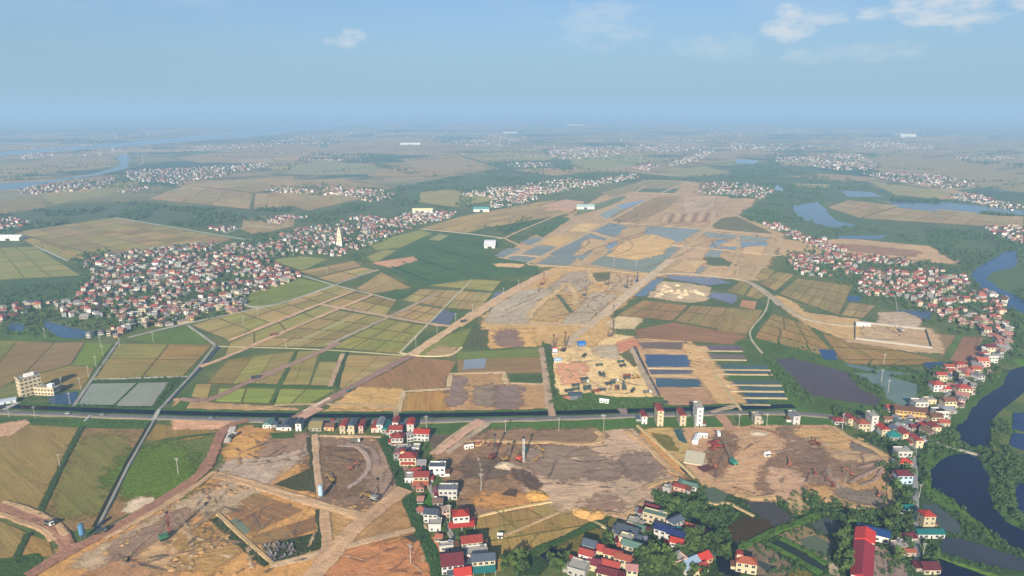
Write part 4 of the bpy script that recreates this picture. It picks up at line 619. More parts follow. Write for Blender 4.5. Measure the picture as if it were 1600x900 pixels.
for c, pts in (('#58624e', [(340, 430), (400, 420), (475, 462), (440, 520), (370, 502)]), ('#464240', [(550, 502), (700, 500), (842, 592), (732, 642), (640, 572)]), ('#403420', [(470, 642), (560, 582), (700, 602), (722, 652), (620, 722), (500, 722)]), ('#20262c', [(238, 580), (300, 588), (442, 692), (400, 722)]), ('#464c44', [(930, 622), (1000, 585), (1132, 622), (1080, 682), (960, 672)]), ('#2a3230', [(690, 732), (760, 705), (1012, 842), (980, 892)]), ('#565f4c', [(860, 700), (950, 688), (1052, 740), (1000, 792), (880, 752)]), ('#3e4640', [(570, 790), (722, 850), (690, 882), (600, 822)]), ('#161a26', [(390, 802), (440, 795), (552, 860), (540, 910), (440, 890)]), ('#1a2028', [(140, 470), (190, 465), (292, 512), (270, 528)])):
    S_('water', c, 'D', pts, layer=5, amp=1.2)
S_('earth', '#7d6c4e', 'D', [(768, 682), (880, 638), (1064, 727), (1002, 797), (860, 745)], layer=3, amp=1, soft=2); S_('earth', '#6e5f4e', 'D', [(508, 792), (650, 733), (815, 842), (762, 895), (620, 885)], layer=3, amp=1, soft=2); S_('earth', '#9a8660', 'D', [(780, 460), (830, 455), (905, 530), (840, 560)], layer=4, amp=2, soft=3); S_('green', '#6a6434', 'D', [(800, 880), (870, 855), (940, 900), (800, 920)], layer=4)
T_('green', '#4e6a2a', 'D', [(480, 795), (600, 725), (720, 662), (850, 625), (960, 572)], 5, layer=6, name='pond_bank', h=.8); T_('green', '#4c6a2a', 'D', [(690, 730), (860, 820), (980, 895)], 4, layer=6, name='pond_bank', h=.6); T_('green', '#4c6a2a', 'D', [(760, 700), (900, 770), (1015, 845)], 4, layer=6, name='pond_bank', h=.6)
T_('road', '#a8926c', 'D', [(360, 500), (410, 520), (470, 500), (540, 540), (620, 580)], 2.2, layer=7, name='earth_bank'); T_('earth', '#a89474', 'D', [(990, 810), (1040, 830), (1050, 900)], 4, layer=6, name='path'); S_('earth', '#80706a', 'D', [(1240, 742), (1300, 740), (1440, 842), (1455, 930), (1220, 930)], layer=4, amp=1)
T_('road', '#8c8a88', 'E', [(648, 190), (655, 400), (660, 600), (668, 800), (672, 880)], 4.6, layer=8, name='lane', amp=.1); T_('road', '#8a8884', 'S', [(560, 860), (690, 850), (760, 660), (880, 520), (960, 410), (1080, 280), (1190, 130), (1260, 20)], 4.2, layer=8, name='lane', amp=.1); T_('road', '#9c9484', 'E', [(770, 180), (860, 210), (940, 232), (1010, 250)], 4, layer=8, name='path')
S_('green', '#36502a', 'E', [(600, 60), (860, 80), (1000, 240), (1300, 250), (1300, 900), (560, 900)], layer=1, amp=2)
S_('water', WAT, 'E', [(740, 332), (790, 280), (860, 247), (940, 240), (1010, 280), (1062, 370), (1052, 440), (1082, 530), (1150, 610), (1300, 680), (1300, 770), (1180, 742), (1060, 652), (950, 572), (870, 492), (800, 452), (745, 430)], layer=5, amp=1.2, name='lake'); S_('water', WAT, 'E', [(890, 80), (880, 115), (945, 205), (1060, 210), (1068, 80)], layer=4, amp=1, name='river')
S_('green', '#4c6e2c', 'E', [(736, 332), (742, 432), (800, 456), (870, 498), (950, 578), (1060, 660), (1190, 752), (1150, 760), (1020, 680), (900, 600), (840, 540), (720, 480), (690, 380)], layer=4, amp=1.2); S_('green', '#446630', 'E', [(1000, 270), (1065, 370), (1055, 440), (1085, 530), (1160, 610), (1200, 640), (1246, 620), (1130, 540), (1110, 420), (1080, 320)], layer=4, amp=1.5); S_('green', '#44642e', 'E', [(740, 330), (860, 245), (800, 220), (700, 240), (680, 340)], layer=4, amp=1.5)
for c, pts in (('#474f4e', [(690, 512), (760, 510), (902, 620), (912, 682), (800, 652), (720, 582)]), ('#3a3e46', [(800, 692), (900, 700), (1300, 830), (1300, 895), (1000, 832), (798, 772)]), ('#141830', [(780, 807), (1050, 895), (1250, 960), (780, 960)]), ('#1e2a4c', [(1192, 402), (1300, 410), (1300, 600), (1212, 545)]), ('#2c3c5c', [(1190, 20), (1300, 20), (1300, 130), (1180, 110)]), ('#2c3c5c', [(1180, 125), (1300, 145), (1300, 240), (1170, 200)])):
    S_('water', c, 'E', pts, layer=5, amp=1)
T_('green', '#5c7a30', 'E', [(782, 800), (1040, 890), (1250, 960)], 3, layer=6, name='pond_bank')

# dirt crossings and small bridges over the canal
for t, pts, wd, c in (('B', [(545, -5), (490, 28), (425, 62)], 11, '#b88a6c'), ('H', [(352, 830), (358, 872)], 5, '#a88a66'), ('H', [(735, 830), (745, 865)], 6, '#8a7468'), ('I', [(-100, 850), (30, 815)], 5, '#a89070'), ('B', [(965, 5), (968, 50)], 4, '#9a8460')): T_('earth', c, t, pts, wd, layer=9, name='dirt_road')
for t, pts, wd in (('A', [(862, 2), (832, 62)], 5), ('U', [(195, 400), (30, 480)], 5), ('A', [(490, 36), (455, 70)], 3)): T_('road', '#a8a498', t, pts, wd, layer=9, name='path')

# haul tracks, ruts and spoil heaps on the building sites
def tracks(t, poly, n, cols, w_=(1.2, 2.6), ln=(25, 70), ang=None):
    P = [tg(t, *q) for q in poly]; x0, x1 = min(p.x for p in P), max(p.x for p in P); y0, y1 = min(p.y for p in P), max(p.y for p in P); c = 0
    for _ in range(n * 12):
        if c >= n: break
        p = Vector((random.uniform(x0, x1), random.uniform(y0, y1)))
        if not inpoly(p, P): continue
        a = (random.uniform(0, 6.28) if ang is None else ang + random.gauss(0, .25)); L_ = random.uniform(*ln); pts = [p]; k = random.gauss(0, .25)
        for i in range(4):
            q = pts[-1] + Vector((math.cos(a), math.sin(a))) * L_ / 4
            if not inpoly(q, P): break
            pts.append(q); a += k
        if len(pts) > 2: strip('earth', random.choice(cols), pts, random.uniform(*w_) * .75, layer=7, h=.06, amp=.8, name='wheel_track'); c += 1
def heaps(t, pts, n, col, r=(1.0, 2.8), spread=3):
    P = [tg(t, *q) for q in pts]
    for _ in range(n):
        i = random.randrange(len(P) - 1); p = P[i].lerp(P[i + 1], random.random()) + Vector((random.gauss(0, spread), random.gauss(0, spread))); rr = random.uniform(*r); mound(p, rr, rr * random.uniform(.22, .4), random.choice(col), 'spoil_heap', el=random.uniform(.8, 1.6), rz=random.random() * 3)
TD, TLt = ['#7c664c', '#8a7050', '#6c5844'], ['#bca47e', '#b89c74', '#a88e6c']
tracks('C', [(600, 230), (960, 140), (1220, 190), (1330, 340), (1090, 560), (700, 480), (520, 320)], 14, TD + TLt); tracks('C', [(40, 300), (240, 180), (560, 190), (600, 460), (260, 570)], 12, TD + TLt); tracks('D', [(260, 110), (1040, 110), (1330, 260), (1340, 500), (900, 420), (640, 490), (350, 390)], 30, TD + TLt)
tracks('B', [(560, 160), (880, 165), (1000, 420), (780, 540), (570, 480)], 14, ['#5c4a3a', '#8c7660', '#84705c']); tracks('B', [(-700, 880), (-80, 400), (180, 430), (560, 540), (640, 740), (520, 900)], 34, TD + ['#c0a070', '#b89464']); tracks('B', [(650, 790), (1130, 710), (1190, 900), (620, 900)], 12, ['#8c5c3c', '#b88a5c']); tracks('B', [(60, 330), (120, 140), (480, 170), (480, 300)], 8, TD)
tracks('H', [(0, 350), (400, 70), (880, 110), (640, 310), (540, 380), (300, 370)], 34, TD + TLt, (2, 4), (60, 180), .9); tracks('H', [(380, 520), (640, 430), (800, 450), (920, 750), (400, 740)], 22, ['#a08860', '#b89c70', '#d8c090'], (1.5, 3), (25, 60)); tracks('L', [(250, 735), (900, 380), (1230, 380), (1560, 590), (1400, 800), (900, 780)], 40, TD + TLt, (4, 8), (120, 300), .85); tracks('I', [(690, 370), (1060, 405), (1080, 490), (690, 445)], 8, TD + TLt)
SPC = ['#987a52', '#a08058', '#86694a', '#907350']
for t, pts, n in (('C', [(240, 172), (660, 182), (945, 186), (980, 140)], 22), ('C', [(820, 545), (1010, 568), (1200, 500), (1400, 370)], 20), ('D', [(1040, 95), (1335, 248), (1357, 510), (1150, 533), (740, 480), (350, 400)], 46), ('B', [(-560, 760), (-80, 420), (180, 440)], 30), ('B', [(-200, 820), (60, 700), (-300, 880), (300, 900)], 40), ('B', [(-250, 500), (-40, 370), (120, 300)], 12), ('B', [(550, 150), (885, 155)], 12), ('B', [(640, 500), (760, 545), (840, 515)], 16), ('G', [(845, 535), (1100, 370), (1500, 130)], 26), ('H', [(230, 345), (400, 185), (490, 280), (640, 420)], 26), ('H', [(1080, 480), (1250, 640), (1400, 820)], 26), ('H', [(360, 520), (640, 430), (800, 450)], 16), ('Q', [(280, 350), (330, 500), (420, 380)], 10), ('I', [(690, 370), (900, 390), (1060, 410)], 16)): heaps(t, pts, n, SPC)
# strips of field out on the far plain
FS = []
for _ in range(420):
    d = 10 ** random.uniform(3.32, 4.15); px = random.uniform(-60, 1660); c = Vector(((px - 800) / FPX * d, d))
    if 560 < px < 1250 and d < 2900: continue
    w_, h_ = random.uniform(.02, .07) * d, random.uniform(.03, .08) * d; a = random.gauss(.25, .25); ca, sa = math.cos(a), math.sin(a)
    rr = math.hypot(w_, h_)
    if any((c - e).length < rr + f for e, f in FS): continue
    FS.append((c, rr))
    q = [c + Vector((x * ca - y * sa, x * sa + y * ca)) for x, y in ((-w_, -h_), (w_, -h_ * random.uniform(.6, 1.1)), (w_ * random.uniform(.7, 1.1), h_), (-w_, h_))]
    if any(x0 - 30 < p.x < x1 + 30 and y0 - 30 < p.y < y1 + 30 for p in (c, *q) for x0, x1, y0, y1, P in WATERP if d > 2000): continue
    sheet('field', random.choice(FAR + TAN + ['#86804c', '#7a7c4c']), q, layer=.525, amp=2, ang=a)
# ================================================================== HOUSES
def win_mesh(wd, ht):
    b = MB(); b.box(-wd / 2 - .1, wd / 2 + .1, -.07, .05, -.1, ht + .1, 0); b.box(-wd / 2, wd / 2, -.10, .05, 0, ht, 1); b.box(-.04, .04, -.13, .05, 0, ht, 0); return b.mesh('window', ['frame', 'glass'])
WIN = {k: win_mesh(*k) for k in ((1.3, 1.4), (1.8, 1.5))}
_d = MB(); _d.box(-.6, .6, -.08, .05, 0, 2.2, 0); _d.box(-.5, .5, -.12, .05, .05, 2.1, 1); DOOR = _d.mesh('door', ['frame', 'dark_steel'])
_t = MB().cyl((0, 0, .9), .65, .65, -.9, .9, 12, 0, 'x'); _t.box(-.8, .8, -.5, .5, -.3, .2, 0); TANK = _t.mesh('water_tank', ['steel'])
WALLS = dict(white='#d2cdc4', cream='#c9b994', yellow='#c8a456', beige='#a89c86', grey='#9b978f', blue='#a9c4d6', orange='#cf9a66', pink='#d3aa98')
ROOFS = dict(red='#8f3a32', maroon='#62262e', orange='#a0543c', brown='#6b4a38', grey='#7c7f84', slate='#4c5560', navy='#1f2b55', teal='#1f6a68', green='#5e7a6c', blue='#3b6f9c', straw='#8a7c4c', concrete='#8d8980', scarlet='#a83428', paleblue='#9fb4c6')
CNT = {1: 'single-storey', 2: 'two-storey', 3: 'three-storey', 4: 'four-storey', 5: 'five-storey'}
ROOFADJ = dict(gable='gabled', hip='hipped', flat='flat', shed='low-pitched')
def roof_mb(kind, w, d, H, rise, ov=.5):
    b = MB(); x, y = w / 2 + ov, d / 2 + ov
    if kind == 'gable':      # ridge along local x
        b.add([(-x, -y, H - .1), (x, -y, H - .1), (x, y, H - .1), (-x, y, H - .1), (-x, 0, H + rise), (x, 0, H + rise)], [(0, 1, 5, 4), (2, 3, 4, 5), (0, 4, 3), (1, 2, 5), (3, 2, 1, 0)])
    elif kind == 'gable_y':
        b.add([(-x, -y, H - .1), (x, -y, H - .1), (x, y, H - .1), (-x, y, H - .1), (0, -y, H + rise), (0, y, H + rise)], [(0, 4, 5, 3), (1, 2, 5, 4), (0, 1, 4), (2, 3, 5), (3, 2, 1, 0)])
    elif kind == 'hip':
        r = max(.3, (x - y)) if x > y else .3
        if x >= y: top = [(-r, 0, H + rise), (r, 0, H + rise)]; fs = [(0, 1, 5, 4), (2, 3, 4, 5), (0, 4, 3), (1, 2, 5), (3, 2, 1, 0)]
        else: r = y - x; top = [(0, -r, H + rise), (0, r, H + rise)]; fs = [(0, 4, 5, 3), (1, 2, 5, 4), (0, 1, 4), (2, 3, 5), (3, 2, 1, 0)]
        b.add([(-x, -y, H - .1), (x, -y, H - .1), (x, y, H - .1), (-x, y, H - .1)] + top, fs)
    elif kind == 'shed':
        b.add([(-x, -y, H - .1), (x, -y, H - .1), (x, y, H - .1), (-x, y, H - .1), (-x, -y, H + .1), (x, -y, H + .1), (x, y, H + rise * .6), (-x, y, H + rise * .6)], [(3, 2, 1, 0), (4, 5, 6, 7), (0, 1, 5, 4), (1, 2, 6, 5), (2, 3, 7, 6), (3, 0, 4, 7)])
    elif kind == 'flat':
        b.box(-w / 2 - .25, w / 2 + .25, -d / 2 - .25, d / 2 + .25, H - .05, H + .12)
    return b
HREG = []
def house(pos, w, d, st, wall, roof, rc, place_txt, group, rz=0.0, full=True, ext=None, name='house', cat='house', h=3.3, balcony=False, tower=False, verandah=None, label=None):
    H = st * h; size = 'small ' if w * d < 45 else ('large ' if w * d > 150 else ('narrow ' if w < 5.2 and st > 1 else ''))
    rk = 'gable' if roof == 'gable_y' else roof
    lab = label or f"{size}{wall} {CNT[st]} house with {'pale concrete' if rc == 'concrete' else ('bright red' if rc == 'scarlet' else rc)} {ROOFADJ[rk]} roof {place_txt}"
    if len(lab.split()) > 16 and size: lab = lab.replace(size, '', 1)
    if len(lab.split()) > 16: lab = lab.replace(' gabled', '').replace(' hipped', '').replace(' flat roof', ' roof')
    if len(lab.split()) > 16: lab = lab.replace(' house with ', ' house, ')
    r = thing(name, lab, cat, (pos.x, pos.y, 0), rz, group); HREG.append((pos.copy(), f'{wall} house with {rc} roof', lab))
    wc = lin(WALLS[wall], random.uniform(.62, .95)); c2 = lin(ROOFS[rc], random.uniform(.65, 1.1))
    if not full: fd = random.uniform(.1, .5); c2 = tuple(a * (1 - fd) + b * fd for a, b in zip(c2, lin('#a4938a')))     # sun-faded tiles
    MB().box(-w / 2, w / 2, -d / 2, d / 2, -.5, H).build('wall', 'plaster', r, wc)
    rise = min(w, d) * (.30 if roof != 'shed' else .16)
    rm = 'metal_sheet' if rc in ('slate', 'navy', 'teal', 'green', 'blue', 'grey', 'paleblue') and roof != 'flat' else ('concrete' if roof == 'flat' else 'tile')
    if roof == 'flat' and rc not in ('concrete',): rm = 'plaster'
    ro = roof_mb(roof, w, d, H, rise).build('roof', rm, r, c2)
    if roof == 'flat':
        p = MB(); t = .18
        for a in ((-w / 2 - .2, w / 2 + .2, -d / 2 - .2, -d / 2 - .2 + t), (-w / 2 - .2, w / 2 + .2, d / 2 + .2 - t, d / 2 + .2), (-w / 2 - .2, -w / 2 - .2 + t, -d / 2 + .02, d / 2 - .02), (w / 2 + .2 - t, w / 2 + .2, -d / 2 + .02, d / 2 - .02)): p.box(*a, H + .1, H + .95)
        p.build('parapet', 'plaster', r, wc)
        if full: place('water_tank', TANK, r, None, (w * .25, d * .25, H + 1.1))
    if tower:
        tw = MB().box(-w / 2 + .3, -w / 2 + min(3.4, w * .5), d / 2 - min(4.2, d * .5), d / 2 - .2, H - .1, H + 2.6).build('stair_tower', 'plaster', r, wc)
        cx, cy = -w / 2 + .15 + min(3.4, w * .5) / 2, d / 2 - min(4.2, d * .5) / 2
        rb = roof_mb('gable_y', min(3.4, w * .5), min(4.0, d * .5), H + 2.6, 1.0, .3); rb.v = [(x + cx, y + cy, z) for x, y, z in rb.v]; rb.build('tower_roof', 'tile', r, lin(ROOFS['red']))
    if verandah:
        vw, vd, vc = verandah; v = MB(); v.add([(-vw / 2, -d / 2 - vd, 2.6), (vw / 2, -d / 2 - vd, 2.6), (vw / 2, -d / 2 + .05, 3.5), (-vw / 2, -d / 2 + .05, 3.5), (-vw / 2, -d / 2 - vd, 2.75), (vw / 2, -d / 2 - vd, 2.75), (vw / 2, -d / 2 + .05, 3.65), (-vw / 2, -d / 2 + .05, 3.65)], [(3, 2, 1, 0), (4, 5, 6, 7), (0, 1, 5, 4), (1, 2, 6, 5), (2, 3, 7, 6), (3, 0, 4, 7)])
        v.build('verandah_roof', 'tile', r, lin(ROOFS[vc]))
        for sx in (-1, 0, 1): MB().box(sx * (vw / 2 - .3) - .12, sx * (vw / 2 - .3) + .12, -d / 2 - vd + .2, -d / 2 - vd + .44, -.3, 2.7).build('post', 'plaster', r, wc)
    if full and w > 4 and name == 'house' and random.random() < .7:
        aw, ad, sx = random.uniform(2.4, 4), random.uniform(3, 5), random.choice((-1, 1)); ay = random.uniform(-d / 2 + ad / 2, d / 2 - ad / 2) if d > ad else 0
        an = MB().box(sx * (w / 2 + aw / 2) - aw / 2 + .03 * sx, sx * (w / 2 + aw / 2) + aw / 2, ay - ad / 2, ay + ad / 2, -.4, 2.5).build('annex', 'plaster', r, lin(WALLS[random.choice(('beige', 'grey', wall))], .8))
        rb = roof_mb('shed', aw, ad, 2.52, 2, .3); rb.v = [(x + sx * (w / 2 + aw / 2), y + ay, z) for x, y, z in rb.v]; rb.build('annex_roof', 'metal_sheet', an, lin(ROOFS[random.choice(('grey', 'brown', 'slate', 'maroon', rc))], .8))
    nwx = max(1, int(w / 3.0)); nwy = max(1, int(d / 4.0))
    WM = WIN[(1.3, 1.4)] if w < 9 else WIN[(1.8, 1.5)]
    if full:
        for s in range(st):
            for i in range(nwx):
                x = -w / 2 + (i + .5) * w / nwx
                if s == 0 and i == nwx // 2: place('door', DOOR, r, None, (x, -d / 2, 0.02)); continue
                place('window', WM, r, None, (x, -d / 2, s * h + 1.0))
            for i in range(nwy):
                for sx in (-1, 1): place('window', WIN[(1.3, 1.4)], r, None, (sx * w / 2, -d / 2 + (i + .5) * d / nwy, s * h + 1.0), sx * math.pi / 2)
    else:
        for s in range(st): 
            for i in range(2): place('window', WIN[(1.8, 1.5)], r, None, (-w / 4 + i * w / 2, -d / 2, s * h + .9))
    if balcony:
        for s in range(1, st):
            b = MB().box(-w / 2 + .15, w / 2 - .15, -d / 2 - 1.2, -d / 2 + .05, s * h - .12, s * h + .06).build('balcony', 'plaster', r, wc)
            MB().box(-w / 2 + .2, w / 2 - .2, -d / 2 - 1.15, -d / 2 - 1.07, s * h + .05, s * h + .95).build('railing', 'plaster', b, wc)
    return r
DEG = math.pi / 180
NEAR_HOUSES = []
def H_(t, x, y, *a, **k):
    """x, y: the middle of the front foot of the house in photo tile coordinates"""
    NEAR_HOUSES.append(tg(t, x, y)); d = a[1]; rz = k.get('rz', 0) * DEG; k['rz'] = rz
    p = tg(t, x, y) + Vector((-math.sin(rz), math.cos(rz))) * d / 2
    return house(p, *a, **k)
CR, LN, GH, LK, SR = 'houses along the canal road', 'houses along the straight lane', 'houses of the grove hamlet', 'houses along the lake road', 'houses at the lake road junction'
def near_houses():
    # canal road row, from the red dirt road to the straight lane
    H_('Z', 100, 168, 7, 9, 1, 'white', 'gable_y', 'green', 'by the canal beside the red dirt road', CR); H_('Z', 268, 188, 8.5, 13, 1, 'white', 'gable_y', 'slate', 'on the canal road, long and low', CR); H_('Z', 380, 192, 4.6, 9, 2, 'white', 'gable_y', 'slate', 'facing the canal crossing', CR)
    H_('Z', 528, 195, 10, 12, 1, 'beige', 'gable', 'straw', 'on the canal road', CR); H_('Z', 655, 190, 7, 7, 1, 'orange', 'gable', 'brown', 'among sheds on the canal road', CR); H_('Z', 774, 216, 4.6, 12, 2, 'cream', 'gable_y', 'red', 'at the edge of the brown pit', CR, h=3.4, balcony=True)
    H_('Z', 852, 221, 4.8, 12, 2, 'cream', 'gable_y', 'slate', 'at the edge of the brown pit', CR, h=3.8); H_('Z', 938, 212, 3.6, 11, 2, 'pink', 'gable_y', 'red', 'at the edge of the brown pit', CR, h=3.2); H_('Z', 1060, 205, 5.4, 13, 1, 'pink', 'gable_y', 'red', 'beside a white house on the canal road', CR, h=4)
    H_('Z', 1105, 204, 5.2, 13, 2, 'white', 'gable_y', 'grey', 'beside a teal-roofed shed', CR); H_('Z', 1155, 214, 6, 15, 1, 'grey', 'gable_y', 'teal', 'on the canal road', CR, h=3.6)
    H_('Z', 1244, 182, 4.6, 10, 2, 'white', 'gable_y', 'red', 'at the canal end of the lane', CR); H_('Z', 1248, 250, 10, 8, 2, 'white', 'gable', 'red', 'at the canal end of the lane', LN, verandah=(9, 2, 'red')); H_('Z', 1262, 325, 9, 9, 2, 'white', 'hip', 'red', 'below the red-roofed pair on the lane', LN, balcony=True, verandah=(9, 2, 'maroon'))
    H_('Z', 1378, 198, 5.6, 10, 2, 'white', 'gable_y', 'scarlet', 'across the lane by the canal', CR); H_('Z', 1475, 285, 12, 8, 2, 'white', 'gable', 'scarlet', 'across the lane by the dark field', LN, rz=-6)
    # the straight lane
    H_('V', 458, 470, 11, 9, 1, 'beige', 'flat', 'concrete', 'on the straight lane', LN); H_('V', 515, 590, 12, 9, 2, 'cream', 'hip', 'red', 'on the straight lane behind a hedge', LN, verandah=(10, 2.5, 'red'), tower=True); H_('V', 600, 700, 7, 7, 1, 'white', 'gable', 'red', 'on the straight lane', LN)
    H_('V', 530, 770, 6, 8, 1, 'white', 'flat', 'concrete', 'behind the lane', LN); H_('V', 655, 792, 10, 8, 2, 'cream', 'gable', 'red', 'on the straight lane', LN, verandah=(11, 4, 'orange')); H_('V', 822, 702, 11, 7.5, 2, 'white', 'flat', 'slate', 'alone beside the brown mud flat', LN, h=3.6); H_('W', 400, 108, 12, 8, 2, 'white', 'flat', 'grey', 'alone at the bend of the mud flat', LN, h=3.4, balcony=True)
    H_('W', 220, 355, 9, 7, 2, 'white', 'gable', 'slate', 'by the dirt track to the lane', LN, rz=-8); H_('W', 262, 440, 7.5, 7, 1, 'white', 'flat', 'concrete', 'by the dirt track to the lane', LN, h=4.4); H_('W', 540, 385, 10, 8, 2, 'white', 'hip', 'scarlet', 'with a wide red verandah beside the paddy', LN, verandah=(16, 5, 'scarlet'), rz=8, h=3.6, balcony=True)
    H_('W', 655, 655, 12, 8, 2, 'cream', 'gable', 'red', 'beside the paddy on the lane', LN, rz=10); H_('W', 710, 745, 12, 8, 1, 'white', 'flat', 'concrete', 'between two cream houses on the lane', LN, h=4.2, rz=10); H_('W', 772, 850, 13, 7.5, 2, 'cream', 'gable', 'slate', 'at the end of the lane', LN, rz=8, verandah=(13, 5, 'teal')); H_('W', 385, 645, 8, 4, 1, 'white', 'flat', 'concrete', 'in a garden off the lane', LN, rz=8)
    H_('W', 452, 890, 12, 13, 2, 'white', 'gable', 'maroon', 'at the end of the lane', LN, rz=10, h=3.0); H_('W', 560, 950, 9, 8, 1, 'cream', 'gable', 'scarlet', 'at the end of the lane', LN, rz=10)
    # the hamlet in the grove at the bottom
    H_('X', 1072, 268, 14, 5.5, 2, 'cream', 'flat', 'green', 'in the grove hamlet', GH, rz=-27); H_('X', 1050, 150, 9, 6, 1, 'pink', 'gable', 'maroon', 'behind the long cream house in the grove hamlet', GH, rz=-27); H_('X', 960, 200, 6, 6, 1, 'grey', 'gable', 'maroon', 'beside the long cream house in the grove hamlet', GH, rz=-27)
    H_('X', 850, 300, 6.5, 6, 1, 'beige', 'flat', 'concrete', 'on the hamlet lane', GH, rz=-25); H_('X', 822, 355, 5, 5, 1, 'beige', 'gable', 'red', 'on the hamlet lane', GH, rz=-25); H_('X', 915, 352, 7, 4.5, 1, 'white', 'gable', 'green', 'by the hamlet vegetable plot', GH, rz=-30)
    H_('X', 770, 440, 13, 12, 1, 'grey', 'gable', 'slate', 'with a broad steel roof on the hamlet lane', GH, rz=-28, h=3.8); H_('X', 880, 480, 6, 8, 1, 'white', 'gable', 'slate', 'beside the broad steel-roofed shed', GH, rz=-28); H_('X', 830, 600, 11, 6.5, 2, 'cream', 'gable', 'green', 'on the hamlet lane', GH, rz=-28); H_('X', 770, 520, 7, 5.5, 2, 'cream', 'flat', 'concrete', 'on the hamlet lane', GH, rz=-28)
    H_('X', 735, 560, 5, 6, 1, 'pink', 'gable', 'orange', 'on the hamlet lane', GH, rz=-28); H_('X', 390, 590, 7.5, 7, 2, 'white', 'gable', 'slate', 'across the hamlet lane by the weedy plot', GH, rz=-25); H_('X', 495, 600, 7, 7, 1, 'cream', 'gable', 'red', 'across the hamlet lane by the weedy plot', GH, rz=-25, h=4.2); H_('X', 262, 700, 15, 5, 1, 'cream', 'gable', 'red', 'long, by the dark pond', GH, rz=-25)
    H_('X', 360, 690, 8, 6.5, 2, 'white', 'gable', 'red', 'behind the long red-roofed house', GH, rz=-25); H_('X', 440, 750, 7, 7, 1, 'cream', 'gable', 'maroon', 'at the foot of the hamlet lane', GH, rz=-25, h=4); H_('X', 265, 810, 10, 9, 1, 'grey', 'flat', 'concrete', 'with an open roof terrace by the dark pond', GH, rz=-25, h=4.5)
    H_('X', 640, 690, 10, 6, 2, 'cream', 'gable', 'red', 'in the red-roofed row on the hamlet lane', GH, rz=-22); H_('X', 745, 735, 9, 6, 2, 'cream', 'gable', 'orange', 'in the red-roofed row on the hamlet lane', GH, rz=-22); H_('X', 610, 770, 10, 7, 1, 'cream', 'gable', 'red', 'in the red-roofed row on the hamlet lane', GH, rz=-22, h=3.8); H_('X', 580, 840, 11, 7, 1, 'cream', 'gable', 'maroon', 'in the red-roofed row on the hamlet lane', GH, rz=-22)
    H_('X', 850, 720, 5, 5, 1, 'grey', 'gable', 'brown', 'behind the red-roofed row', GH, rz=-22); H_('X', 1165, 430, 11, 7, 2, 'white', 'gable', 'navy', 'by the dark channel', GH, rz=-30); H_('X', 1290, 485, 10, 7, 2, 'white', 'gable', 'navy', 'beside a red-roofed white house', GH, rz=-30); H_('X', 1270, 375, 7, 6, 1, 'grey', 'gable', 'teal', 'between the navy-roofed houses', GH, rz=-30)
    H_('X', 1335, 335, 9, 6.5, 2, 'white', 'gable', 'slate', 'backing on the dark channel', GH, rz=35); H_('X', 1210, 300, 7, 6, 1, 'cream', 'gable', 'orange', 'backing on the dark channel', GH, rz=-30); H_('X', 1375, 410, 8, 6, 1, 'grey', 'shed', 'grey', 'backing on the dark channel', GH, rz=35); H_('X', 1465, 350, 8, 5, 1, 'white', 'gable', 'orange', 'backing on the dark channel', GH, rz=-30); H_('X', 1530, 390, 4.5, 4, 1, 'white', 'flat', 'concrete', 'at the end of the hamlet', GH, rz=-30)
    H_('X', 1300, 560, 7, 6, 2, 'white', 'gable', 'scarlet', 'in the trees of the hamlet', GH, rz=-25); H_('X', 1375, 575, 6, 6, 1, 'white', 'gable', 'red', 'in the trees of the hamlet', GH, rz=-25, h=4); H_('X', 1020, 575, 8, 6, 1, 'pink', 'gable', 'maroon', 'half hidden in the hamlet trees', GH, rz=-25); H_('X', 1150, 625, 9, 5, 1, 'orange', 'gable', 'brown', 'half hidden in the hamlet trees', GH, rz=40); H_('X', 1240, 615, 8, 5, 1, 'orange', 'gable', 'orange', 'half hidden in the hamlet trees', GH, rz=-30)
    H_('R', 820, 820, 10, 8, 1, 'orange', 'gable', 'scarlet', 'by the black pond', GH, rz=30); H_('R', 690, 895, 12, 9, 1, 'white', 'gable', 'paleblue', 'by the black pond', GH, rz=30, h=3.8); H_('R', 560, 880, 8, 7, 2, 'pink', 'flat', 'concrete', 'behind the pale blue roof', GH, rz=30); H_('R', 800, 910, 7, 6, 1, 'cream', 'gable', 'red', 'by the black pond', GH, rz=30)
    H_('R', 1235, 910, 11, 7, 2, 'cream', 'hip', 'orange', 'at the foot of the fish ponds', GH, rz=-15, tower=True); H_('R', 540, 55, 8, 5, 1, 'pink', 'gable', 'red', 'on the edge of the pale sand yard', GH, rz=-30); H_('R', 640, 35, 10, 5, 1, 'white', 'gable', 'green', 'on the edge of the pale sand yard', GH, rz=-30); H_('R', 405, 70, 5, 4, 1, 'grey', 'flat', 'concrete', 'on the edge of the pale sand yard', GH, rz=-30)
    # tall houses standing alone on the canal road
    H_('C', 1200, 80, 4.5, 10, 2, 'white', 'gable_y', 'red', 'alone in the grass by the canal road', CR, h=3.6); H_('C', 1285, 92, 5.0, 13, 4, 'cream', 'gable_y', 'red', 'alone in the grass by the canal road', CR, h=3.5); H_('C', 1408, 90, 5.0, 14, 3, 'cream', 'gable_y', 'red', 'alone in the grass by the canal road', CR, h=3.2); H_('C', 1497, 92, 5.0, 13, 4, 'white', 'flat', 'concrete', 'slim and tall in the grass by the canal road', CR, h=3.9)
    H_('D', 635, 82, 4.8, 9, 2, 'beige', 'flat', 'concrete', 'beside the sand yard entrance', CR); H_('D', 845, 82, 5.5, 12, 2, 'white', 'flat', 'grey', 'on the grass strip by the sand yard', CR)
